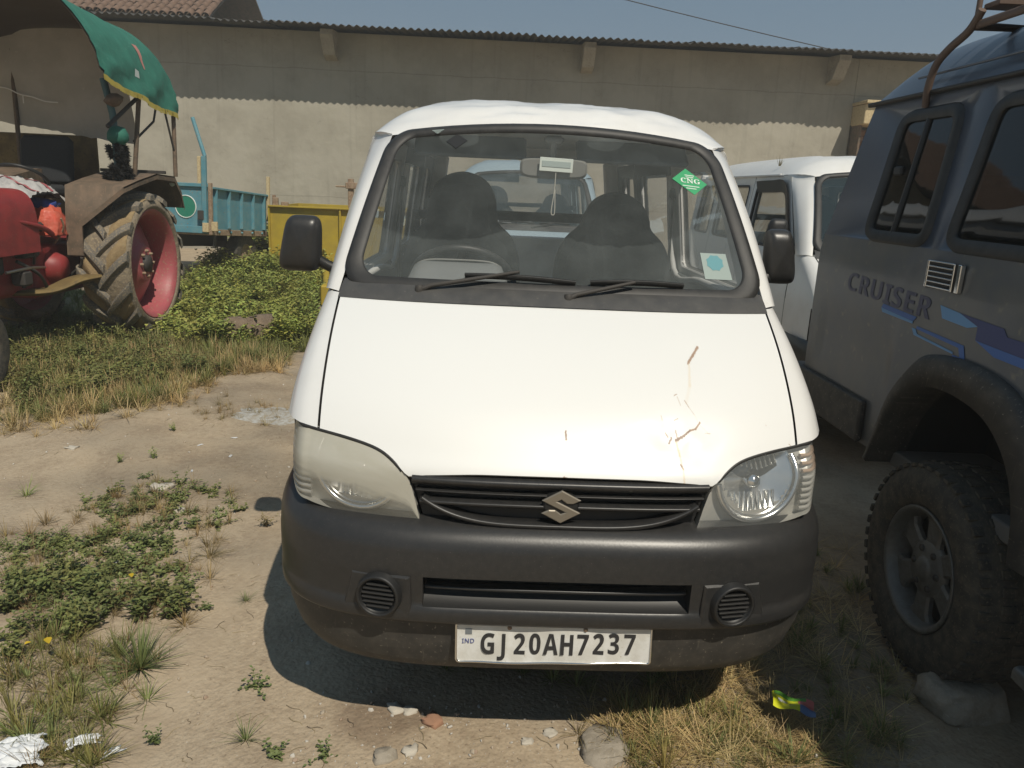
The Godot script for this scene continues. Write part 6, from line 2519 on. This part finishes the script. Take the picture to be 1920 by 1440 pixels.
func make_yellow_trailer() -> void:
	var t := thing("yellow_trailer", "low yellow steel trailer parked before the shed wall", "trailer", Vector3(-3.90, 0, -11.3), deg_to_rad(2.0))
	var mb := MB.new()
	mb.box(Vector3(1.7, 0.66, 0.0), Vector3(3.4, 0.84, 0.02), 0.004)
	var fp := part("front_board", mb, M.yellow, t)
	mb = MB.new()
	mb.box(Vector3(1.7, 1.085, 0.03), Vector3(3.42, 0.025, 0.11), 0.004)
	part("top_flange", mb, M.yellow, fp)
	mb = MB.new()
	mb.box(Vector3(1.7, 0.235, 0.05), Vector3(3.42, 0.03, 0.14), 0.004)
	part("bottom_flange", mb, M.yellow, fp)
	for x in [0.0, 1.15, 2.3, 3.4]:
		mb = MB.new()
		mb.box(Vector3(x, 0.66, 0.035), Vector3(0.03, 0.82, 0.07), 0.004)
		part("rib", mb, M.yellow, fp)
	for x in [0.0, 3.4]:
		mb = MB.new()
		mb.box(Vector3(x, 0.66, -1.1), Vector3(0.02, 0.84, 2.2), 0.004)
		part("side_board", mb, M.yellow, t)
	mb = MB.new()
	mb.box(Vector3(1.7, 0.66, -2.2), Vector3(3.4, 0.84, 0.02), 0.004)
	part("tail_board", mb, M.yellow, t)
	mb = MB.new()
	mb.box(Vector3(1.7, 0.14, -1.1), Vector3(3.2, 0.16, 2.2), 0.01)
	part("chassis", mb, M.yellow, t)
	mb = MB.new()
	mb.box(Vector3(0.10, 1.15, 0.0), Vector3(0.09, 0.14, 0.08), 0.01)
	mb.box(Vector3(0.25, 1.12, 0.0), Vector3(0.11, 0.07, 0.08), 0.01)
	part("hinge", mb, M.rust, t)
	mb = MB.new()
	mb.box(Vector3(1.32, 1.32, -0.02), Vector3(0.09, 0.5, 0.07), 0.01)
	mb.box(Vector3(1.34, 1.46, 0.0), Vector3(0.20, 0.10, 0.10), 0.01)
	mb.tube([Vector3(1.08, 1.44, 0.02), Vector3(1.30, 1.44, 0.02)], 0.016, 6)
	part("rusty_post", mb, M.rust, t)
	# drawbar reaching towards the van
	mb = MB.new()
	mb.tube([Vector3(0.9, 0.16, 0.1), Vector3(1.62, 0.20, 3.9)], 0.055, 8)
	mb.tube([Vector3(2.5, 0.16, 0.1), Vector3(1.62, 0.20, 3.9)], 0.055, 8)
	mb.box(Vector3(1.62, 0.22, 4.0), Vector3(0.14, 0.26, 0.2), 0.03)
	part("drawbar", mb, M.yellow, t)
	for sx in [-1.0, 1.0]:
		road_wheel(t, Vector3(1.7 + sx * 1.2, 0.30, -1.5), sx, 0.32, 0.18, 0.19, M.rust)

# ------------------------------------------------------------------ plants and litter
func gp(px: float, py: float, h := 0.0) -> Vector3:
	# the point of the ground that the photograph shows at a pixel (1920 x 1440)
	var c: Transform3D = get_node("camera").transform
	var d := -c.basis.z + c.basis.x * ((px - 960.0) / 1450.0) - c.basis.y * ((py - 720.0) / 1450.0)
	return c.origin + d * ((h - c.origin.y) / d.y)

func blade(mb: MB, base: Vector3, dir: Vector3, len: float, w: float, droop: float, k: Color) -> void:
	var side := dir.cross(Vector3.UP).normalized()
	if side.length() < 0.1:
		side = Vector3.RIGHT
	var n := 4
	var pr := []
	for i in n + 1:
		var u := float(i) / n
		var p := base + dir * len * u + Vector3.DOWN * droop * len * u * u
		pr.append(p)
	var b0 := mb.P.size()
	for i in n + 1:
		var u := float(i) / n
		var t: Vector3 = (pr[mini(i + 1, n)] - pr[maxi(i - 1, 0)]).normalized()
		var nr := side.cross(t).normalized()
		if nr.y < 0:
			nr = -nr
		var hw := w * 0.5 * (1.0 - pow(u, 1.6)) + 0.0003
		mb.v(pr[i] - side * hw, nr, Vector2.ZERO, k)
		mb.v(pr[i] + side * hw, nr, Vector2.ZERO, k)
	for i in n:
		var a := b0 + i * 2
		mb.tri(a, a + 1, a + 3)
		mb.tri(a, a + 3, a + 2)

func leaf(mb: MB, base: Vector3, dir: Vector3, len: float, w: float, k: Color) -> void:
	var side := dir.cross(Vector3.UP).normalized()
	if side.length() < 0.1:
		side = Vector3.RIGHT
	var up := side.cross(dir).normalized()
	var q := [[0.0, 0.06], [0.3, 0.8], [0.55, 1.0], [0.8, 0.6], [1.0, 0.0]]
	var b0 := mb.P.size()
	for e in q:
		var c: Vector3 = base + dir * len * e[0] - Vector3.UP * len * 0.25 * e[0] * e[0]
		var hw: float = w * 0.5 * e[1]
		mb.v(c - side * hw + up * hw * 0.35, (up + side * 0.35).normalized(), Vector2.ZERO, k)
		mb.v(c, up, Vector2.ZERO, k)
		mb.v(c + side * hw + up * hw * 0.35, (up - side * 0.35).normalized(), Vector2.ZERO, k)
	for i in q.size() - 1:
		var a := b0 + i * 3
		for s in 2:
			mb.tri(a + s, a + s + 1, a + s + 4)
			mb.tri(a + s, a + s + 4, a + s + 3)

func tuft_mesh(sd: int, n: int, len: float, spread: float, w: float, stiff: float, dead := 0.15, lo := 0.05) -> ArrayMesh:
	var g := RandomNumberGenerator.new()
	g.seed = sd
	var mb := MB.new()
	for i in n:
		var a := g.randf() * TAU
		var tilt := g.randf_range(lo, spread)
		var d := Vector3(cos(a) * sin(tilt), cos(tilt), sin(a) * sin(tilt))
		var l := len * g.randf_range(0.45, 1.0)
		var k := g.randf_range(0.75, 1.2)
		var c := Color(k, k, k)
		if g.randf() < dead:
			c = Color(2.6 * k, 1.7 * k, 2.0 * k)
		blade(mb, Vector3(cos(a), 0, sin(a)) * g.randf() * 0.012 * len / 0.15, d, l, w * g.randf_range(0.7, 1.2), g.randf_range(0.1, 1.0) * (1.0 - stiff) * 0.9, c)
	return mb.mesh()

func weed_mesh(sd: int, stems: int, h: float, leaf_len: float, leaf_w: float, spread: float) -> ArrayMesh:
	var g := RandomNumberGenerator.new()
	g.seed = sd
	var mb := MB.new()
	for s in stems:
		var a := g.randf() * TAU
		var tilt := g.randf_range(0.1, spread)
		var d := Vector3(cos(a) * sin(tilt), cos(tilt), sin(a) * sin(tilt))
		var l := h * g.randf_range(0.5, 1.0)
		blade(mb, Vector3.ZERO, d, l, 0.004, 0.15, Color(1.2, 0.9, 0.9))
		var nl := int(5 + 5 * l / h)
		for i in nl:
			var u := lerpf(0.15, 1.0, float(i) / nl)
			var p := d * l * u + Vector3.DOWN * 0.15 * l * u * u
			var b := i * 2.4 + g.randf_range(-0.4, 0.4)
			var ld := (Vector3(cos(b), g.randf_range(0.15, 0.8), sin(b))).normalized()
			var k := g.randf_range(0.7, 1.25)
			leaf(mb, p, ld, leaf_len * g.randf_range(0.6, 1.1) * (1.1 - 0.3 * u), leaf_w * g.randf_range(0.7, 1.1), Color(k * g.randf_range(0.85, 1.15), k, k * 0.9))
	return mb.mesh()

func fill(poly_px: Array, count: int, g: RandomNumberGenerator, smin: float, smax: float, clump := 0.0) -> Array:
	var poly := PackedVector2Array()
	for q in poly_px:
		var p := gp(q[0], q[1])
		poly.append(Vector2(p.x, p.z))
	var lo := poly[0]
	var hi := poly[0]
	for q in poly:
		lo = lo.min(q)
		hi = hi.max(q)
	var nz := FastNoiseLite.new()
	nz.seed = 90
	nz.frequency = 1.1
	var out := []
	var tries := 0
	while out.size() < count and tries < count * 60:
		tries += 1
		var p := Vector2(g.randf_range(lo.x, hi.x), g.randf_range(lo.y, hi.y))
		if not Geometry2D.is_point_in_polygon(p, poly):
			continue
		if clump > 0.0 and nz.get_noise_2dv(p) * 0.5 + 0.5 < g.randf() * clump:
			continue
		var s := g.randf_range(smin, smax)
		out.append(Transform3D(Basis(Vector3.UP, g.randf() * TAU).rotated(Vector3.RIGHT, g.randf_range(-0.15, 0.15)) * Basis.from_scale(Vector3(s, s * g.randf_range(0.8, 1.2), s)), Vector3(p.x, ground_y(p.x, p.y) - 0.004, p.y)))
	return out

func tints(n: int, g: RandomNumberGenerator, warm: float) -> Array:
	var out := []
	for i in n:
		var k := g.randf_range(0.75, 1.25)
		out.append(Color(k * (1.0 + g.randf() * warm), k, k * (1.0 - g.randf() * 0.2)))
	return out

func make_plants() -> void:
	var g := RandomNumberGenerator.new()
	g.seed = 404
	var grass := []
	var dry := []
	var weed := []
	for k in 3:
		grass.append(tuft_mesh(200 + k, 34, 0.22, 1.0, 0.005, 0.4, 0.2))
		dry.append(tuft_mesh(230 + k, 30, 0.24, 1.25, 0.0035, 0.2, 0.0))
		weed.append(weed_mesh(260 + k, 9, 0.22, 0.044, 0.018, 0.75))
	var sprawl := [tuft_mesh(310, 34, 0.20, 1.4, 0.0045, 0.5, 0.3), tuft_mesh(311, 26, 0.18, 1.3, 0.004, 0.5, 0.35)]
	var straw := [tuft_mesh(312, 26, 0.20, 1.57, 0.0035, 0.8, 0.0, 0.95), tuft_mesh(313, 22, 0.22, 1.52, 0.003, 0.7, 0.0, 0.8)]
	var creeper := [weed_mesh(290, 8, 0.15, 0.028, 0.016, 1.4), weed_mesh(291, 6, 0.12, 0.034, 0.018, 1.25)]
	var spots := [
		# name, meshes, material, polygon, count, sizes, clumping, label, category, warm
		["weed_bed", weed, "leaf2", [[300, 640], [335, 560], [370, 520], [420, 505], [500, 480], [606, 520], [600, 560], [585, 640], [545, 668], [430, 655], [340, 655]], 1150, 0.5, 2.0, 0.9, "bright green leafy weeds growing thickly between tractor and trailers", "weeds", 0.3],
		["weed_bed", weed, "leaf2", [[395, 520], [440, 480], [520, 474], [610, 500], [610, 530], [480, 530]], 800, 1.2, 2.6, 0.4, "taller green weeds growing round the trailer wheels", "weeds", 0.3],
		["weed_bed", weed, "leaf2", [[435, 492], [470, 476], [530, 474], [560, 482], [540, 500], [450, 510]], 240, 2.6, 3.6, 0.2, "tall bright weed bush between the blue and the yellow trailer", "weeds", 0.3],
		["weed_bed", grass, "blade", [[300, 650], [340, 590], [440, 520], [600, 530], [585, 650], [540, 690], [420, 680]], 700, 0.7, 1.3, 0.6, "green grass growing among the weeds beyond the van", "grass", 0.4],
		["dry_grass", dry, "dry", [[0, 690], [60, 640], [300, 645], [420, 655], [550, 668], [540, 700], [430, 705], [380, 745], [300, 785], [150, 810], [0, 825]], 620, 0.5, 1.1, 0.9, "straw-coloured dry grass matted in front of the tractor wheel", "grass", 0.2],
		["green_grass", grass, "blade", [[0, 660], [100, 620], [300, 640], [420, 655], [540, 675], [430, 700], [370, 740], [250, 770], [0, 800]], 800, 0.5, 1.1, 0.9, "green grass tufts mixed into the dry grass by the tractor", "grass", 0.4],
		["green_grass", weed, "leaf", [[0, 640], [120, 610], [300, 640], [330, 680], [430, 700], [200, 740], [0, 780]], 520, 0.4, 1.1, 0.9, "low green weeds in the dry grass by the tractor", "weeds", 0.3],
		["green_grass", grass, "blade", [[0, 560], [150, 540], [230, 640], [60, 650], [0, 640]], 240, 0.6, 1.2, 0.5, "grass growing under the tractor", "grass", 0.2],
		["low_weeds", creeper, "leaf", [[140, 940], [200, 905], [290, 900], [430, 915], [455, 965], [390, 990], [300, 980], [330, 1040], [240, 1060], [150, 1000]], 85, 0.3, 0.85, 1.4, "creeping green weeds spread over the bare path", "weeds", 0.15],
		["low_weeds", creeper, "leaf", [[0, 1010], [120, 1000], [260, 990], [330, 1050], [370, 1120], [300, 1130], [200, 1090], [60, 1110], [0, 1110]], 90, 0.3, 0.85, 1.3, "creeping green weeds and seedlings at the edge of the path", "weeds", 0.15],
		["low_weeds", weed, "leaf", [[0, 1090], [110, 1060], [200, 1090], [370, 1090], [340, 1160], [180, 1180], [90, 1240], [0, 1250]], 70, 0.35, 0.8, 1.1, "broad-leaved green weeds massed beside the path", "weeds", 0.2],
		["low_weeds", sprawl, "blade", [[0, 1230], [120, 1180], [250, 1230], [280, 1300], [190, 1360], [190, 1440], [60, 1440], [0, 1400]], 75, 0.4, 0.85, 0.7, "long green grass in front of the broad-leaved weeds", "grass", 0.5],
		["dry_grass", dry, "dry2", [[0, 1000], [300, 900], [440, 920], [440, 980], [380, 1130], [250, 1300], [190, 1440], [0, 1440]], 190, 0.25, 0.65, 1.0, "dead brown stalks among the creeping weeds", "grass", 0.2],
		["dry_grass", straw, "dry", [[1090, 1310], [1200, 1280], [1370, 1235], [1440, 1225], [1450, 1300], [1540, 1370], [1560, 1440], [1240, 1440], [1150, 1400]], 260, 0.35, 0.8, 0.8, "yellow dry grass flattened in front of the van's plate", "grass", 0.2],
		["green_grass", grass, "blade", [[1120, 1330], [1300, 1310], [1540, 1390], [1560, 1440], [1180, 1440]], 40, 0.3, 0.7, 0.8, "green grass blades rising through the flattened dry grass", "grass", 0.6],
		["dry_grass", straw, "dry", [[1440, 1150], [1530, 1010], [1600, 1000], [1640, 1200], [1720, 1290], [1700, 1440], [1560, 1440], [1460, 1260]], 120, 0.35, 0.8, 0.9, "dry grass between the white van and the jeep", "grass", 0.2],
		["green_grass", grass, "blade", [[1440, 1150], [1530, 1010], [1600, 1000], [1640, 1200], [1720, 1290], [1700, 1440], [1560, 1440], [1460, 1260]], 45, 0.3, 0.6, 0.9, "green grass between the white van and the jeep", "grass", 0.2],
		["green_grass", grass, "blade", [[700, 1150], [1400, 1150], [1420, 1250], [1060, 1310], [860, 1280]], 50, 0.35, 0.7, 0.7, "sparse grass under the van's bumper", "grass", 0.2],
		["dry_grass", dry, "dry2", [[300, 760], [450, 740], [540, 770], [520, 800], [380, 790]], 40, 0.3, 0.6, 0.3, "thin dry tufts on the bare path", "grass", 0.2]]
	for s in spots:
		var all := fill(s[3], s[4], g, s[5], s[6], s[7])
		var n: int = s[1].size()
		for k in n:
			var xs := []
			for i in range(k, all.size(), n):
				xs.append(all[i])
			if xs.size() > 0:
				scatter(s[0], s[1][k], M[s[2]], xs, tints(xs.size(), g, s[10]), s[8], s[9])
	# plants that stand out singly
	var big := tuft_mesh(300, 110, 0.19, 1.45, 0.0042, 0.75, 0.12)
	var one := [
		["grass_tuft", big, "blade", 262, 1250, 1.0, "large tuft with long green blades spreading flat like a star", ""],
		["grass_tuft", grass[0], "blade", 461, 1384, 0.5, "thin grass tuft next to the small creeping weeds", ""],
		["grass_tuft", grass[1], "blade", 461, 1121, 0.42, "small grass tuft at the edge of the van's shadow", ""],
		["grass_tuft", tuft_mesh(301, 16, 0.15, 0.45, 0.007, 0.9, 0.1), "blade", 1222, 1345, 0.75, "upright stiff green grass tuft before the number plate", ""],
		["grass_tuft", tuft_mesh(302, 22, 0.18, 0.8, 0.005, 0.7, 0.5), "blade", 1178, 1345, 0.8, "half dry grass tuft leaning beside the upright tuft", ""],
		["grass_tuft", dry[1], "dry", 1409, 1262, 0.85, "pale dry grass clump at the corner of the bumper", ""],
		["grass_tuft", dry[2], "dry2", 1085, 1372, 0.55, "brown dry grass stalks beside the pale stones", ""],
		["grass_tuft", grass[2], "blade", 1490, 1425, 0.7, "green grass tuft below the yellow wrapper", ""],
		["grass_tuft", grass[2], "leaf2", 49, 925, 0.6, "flat bright grass tuft alone on the path", ""],
		["weed_plant", creeper[0], "leaf", 480, 1284, 0.62, "flat dark green weed beside the van's shadow", ""],
		["weed_plant", weed[1], "leaf", 292, 1385, 0.35, "small upright seedling alone on bare soil", ""],
		["weed_plant", creeper[1], "leaf", 517, 1412, 0.6, "creeping weed with small leaves near the damp patch", "creeping weeds near the damp patch"],
		["weed_plant", creeper[0], "leaf", 607, 1418, 0.5, "creeping weed with small leaves near the damp patch", "creeping weeds near the damp patch"],
		["weed_plant", weed[0], "dry2", 499, 985, 0.45, "wilted brown weed next to the mirror's shadow", ""],
		["weed_plant", weed[2], "leaf2", 289, 862, 0.4, "little green seedling on the bare path", "seedlings on the bare path"],
		["weed_plant", weed[0], "leaf2", 326, 808, 0.35, "little green seedling on the bare path", "seedlings on the bare path"],
		["weed_plant", weed[1], "leaf2", 225, 868, 0.35, "little green seedling on the bare path", "seedlings on the bare path"],
		["weed_plant", creeper[1], "leaf", 274, 896, 0.6, "little green seedling on the bare path", "seedlings on the bare path"],
		["weed_plant", creeper[1], "leaf", 386, 1138, 0.5, "thin weed with few leaves at the end of the weed patch", ""]]
	for q in one:
		var o := part_mesh(q[0], q[1], M[q[2]])
		var p := gp(q[3], q[4])
		o.position = Vector3(p.x, ground_y(p.x, p.z) - 0.003, p.z)
		o.rotation.y = g.randf() * TAU
		o.scale = Vector3.ONE * float(q[5])
		tag(o, q[6], "grass" if q[0] == "grass_tuft" else "weed", q[7])
	# yellow leaves on the broad-leaved weeds
	for q in [[88, 1195, 0.034], [46, 1208, 0.022], [245, 1075, 0.026]]:
		var mb := MB.new()
		leaf(mb, Vector3.ZERO, Vector3(0.6, 0.1, 0.8).normalized(), q[2], q[2] * 0.7, Color.WHITE)
		var o := part("leaf", mb, M.yellow_leaf)
		var p := gp(q[0], q[1], 0.08)
		o.position = p
		o.rotation.y = q[0]
		tag(o, "yellowed leaf on the broad-leaved weeds", "leaf", "yellowed leaves")

func make_litter() -> void:
	var g := RandomNumberGenerator.new()
	g.seed = 9
	# stones
	var stones := [
		[740, 1332, 0.026, "stone_pale", "pale angular stone at the edge of the van's shadow", ""],
		[770, 1336, 0.022, "stone_pale", "small pale stone chip next to the angular stone", ""],
		[812, 1358, 0.030, "brick_bit", "reddish brick fragment at the edge of the van's shadow", ""],
		[768, 1410, 0.022, "stone_pale", "white stone flake lying on bare soil", ""],
		[1032, 1376, 0.020, "stone_pale", "small whitish pebble beside the dry stalks", "whitish pebbles beside the dry stalks"],
		[987, 1392, 0.018, "stone_pale", "small whitish pebble beside the dry stalks", "whitish pebbles beside the dry stalks"],
		[720, 1420, 0.034, "stone", "flat brownish stone half sunk near the damp patch", ""],
		[1130, 1405, 0.075, "stone", "broad flat stone half sunk among the dry grass", ""],
		[300, 916, 0.05, "stone_pale", "flat grey stone half hidden in the creeping weeds", ""],
		[335, 955, 0.03, "stone_pale", "flat grey stone half hidden in the creeping weeds", ""],
		[135, 843, 0.03, "stone_pale", "pale flat stone on the path by the dry grass", ""]]
	for i in stones.size():
		var q: Array = stones[i]
		var o := part_mesh("stone", stone_mesh(q[2], 120 + i, 11, 7, 0.42), M[q[3]])
		var p := gp(q[0], q[1])
		o.position = Vector3(p.x, ground_y(p.x, p.z) + q[2] * 0.04, p.z)
		o.rotation.y = g.randf() * 6
		tag(o, q[4], "stone", q[5] if q[5] != "" else ("flat grey stones in the weeds" if q[4].begins_with("flat grey") else ""))
	# concrete lump by the jeep wheel
	var cb := part_mesh("concrete_lump", stone_mesh(0.12, 140, 20, 13, 0.5, 0.45), M.stone)
	var p0 := gp(1795, 1325)
	cb.position = Vector3(p0.x, 0.045, p0.z)
	cb.rotation.y = 0.2
	tag(cb, "rough concrete lump lying against the jeep's rear wheel", "rubble")
	# twig on the roof of the second white van
	var tw := part_mesh("twig", tuft_mesh(330, 9, 0.09, 1.1, 0.006, 0.9, 0.0), M.dry2)
	tw.position = Vector3(1.87, 1.775, -4.07)
	tag(tw, "little brown twig lying on the roof of the van behind the jeep", "twig")
	# log in the weeds
	var mb := MB.new()
	var path := []
	for k in 9:
		path.append(Vector3(lerpf(-0.20, 0.20, k / 8.0), 0.13 + 0.02 * sin(k * 1.3), lerpf(0.10, -0.12, k / 8.0)))
	mb.tube(path, [0.11, 0.13, 0.135, 0.13, 0.135, 0.14, 0.135, 0.13, 0.10], 18)
	var bn := FastNoiseLite.new()
	bn.seed = 17
	bn.frequency = 5.0
	for i in mb.P.size():
		mb.P[i] += mb.N[i] * bn.get_noise_3dv(mb.P[i] * Vector3(1, 3, 3)) * 0.06
	var lg := part("stump", mb, M.wood)
	lg.position = gp(468, 640) + Vector3(0, -0.03, 0)
	tag(lg, "short weathered brown stump half sunk in the green weeds", "stump")
	# wrapper
	var wr := Node3D.new()
	wr.name = "wrapper"
	add_child(wr)
	tag(wr, "crumpled yellow and green foil wrapper on the dry grass", "wrapper")
	var pw := gp(1487, 1326, 0.055)
	wr.position = pw
	var cols := [lin(0.60, 0.62, 0.02), lin(0.10, 0.30, 0.03), lin(0.10, 0.16, 0.30), lin(0.55, 0.16, 0.14), lin(0.62, 0.64, 0.62)]
	var zones := [[-0.5, 0.12, -0.5, 0.5, 0], [0.12, 0.5, -0.5, 0.1, 3], [0.12, 0.5, 0.1, 0.5, 2]]
	var wf := func(u: float, v0: float) -> Vector3:
		return Vector3(u * 0.125, 0.006 * sin(u * 9.0 + v0 * 3.0) + 0.004 * sin(v0 * 9.0), v0 * 0.06).rotated(Vector3.UP, -0.25).rotated(Vector3(0, 0, 1), -0.12) + Vector3(0, 0.012, 0)
	for z in zones:
		mb = MB.new()
		var rows := []
		for i in 7:
			var row := PackedVector3Array()
			for k in 9:
				row.append(wf.call(lerpf(z[0], z[1], k / 8.0), lerpf(z[2], z[3], i / 6.0)))
			rows.append(row)
		mb.grid(rows)
		part("foil", mb, mk(cols[z[4]], 0.35), wr)
	for z in [[-0.45, 0.3, -0.52, -0.32, 1], [-0.36, -0.12, -0.22, 0.12, 4]]:
		mb = MB.new()
		var rows := []
		for i in 5:
			var row := PackedVector3Array()
			for k in 7:
				row.append(wf.call(lerpf(z[0], z[1], k / 6.0), lerpf(z[2], z[3], i / 4.0)) + Vector3(0, 0.0008, 0))
			rows.append(row)
		mb.grid(rows)
		part("print", mb, mk(cols[z[4]], 0.4), wr)
	# white plastic scraps at the left edge
	var white := mk(lin(0.66, 0.68, 0.70), 0.5)
	for q in [[18, 1405, 0.15, 0.12, 71, "crumpled white plastic sheet lying by the long grass"], [155, 1382, 0.07, 0.04, 72, "torn white plastic scrap under the long grass"]]:
		var sh := part("plastic_scrap", lumpy_sheet(Vector3.ZERO, Vector2(q[2], q[3]), 0.015, q[4]), white)
		sh.position = gp(q[0], q[1], 0.03)
		sh.rotation.y = 0.4
		tag(sh, q[5], "scrap")
	for q in [[223, 1047, 0.03, "small white paper scrap in the creeping weeds"], [375, 835, 0.02, "tiny white scrap on the bare path"], [432, 857, 0.022, "tiny white scrap on the bare path"], [360, 883, 0.018, "tiny white scrap on the bare path"], [205, 1405, 0.05, "thin white plastic strip on the soil"], [440, 822, 0.016, "tiny white scrap on the bare path"]]:
		var s2 := part("paper_scrap", lumpy_sheet(Vector3.ZERO, Vector2(q[2], q[2] * 0.6), 0.004, 80), white)
		var p2 := gp(q[0], q[1])
		s2.position = Vector3(p2.x, ground_y(p2.x, p2.z) + 0.006, p2.z)
		s2.rotation.y = q[0]
		tag(s2, q[3], "scrap", "white scraps on the path" if q[3].begins_with("tiny") else "")
	# chalky grey patch of spilt lime near the van's side
	mb = MB.new()
	var c := gp(520, 777)
	var ring := PackedVector3Array()
	var mid := PackedVector3Array()
	for k in 30:
		var a := TAU * k / 30
		var r := 1.0 + 0.35 * gnoise.get_noise_1d(a * 3.0)
		var p := Vector3(c.x + cos(a) * 0.34 * r, 0, c.z + sin(a) * 0.20 * r)
		p.y = ground_y(p.x, p.z) - 0.002
		ring.append(p)
		var m2 := Vector3(c.x, 0, c.z).lerp(p, 0.5)
		m2.y = ground_y(m2.x, m2.z) + 0.012
		mid.append(m2)
	var cc := PackedVector3Array()
	for k in 30:
		cc.append(Vector3(c.x, ground_y(c.x, c.z) + 0.014, c.z))
	mb.grid([ring, mid, cc], false, true)
	var lime := part("lime_heap", mb, tri_tex(mk(Color.WHITE, 0.95), mottle(256, lin(0.42, 0.42, 0.40), lin(0.30, 0.26, 0.20), lin(0.5, 0.5, 0.48), 0.03, 0.7, 91), 2.5, bump(256, 0.1, 92, 4.0), 0.8))
	tag(lime, "thin grey-white spill of lime on the path beside the van", "spill")
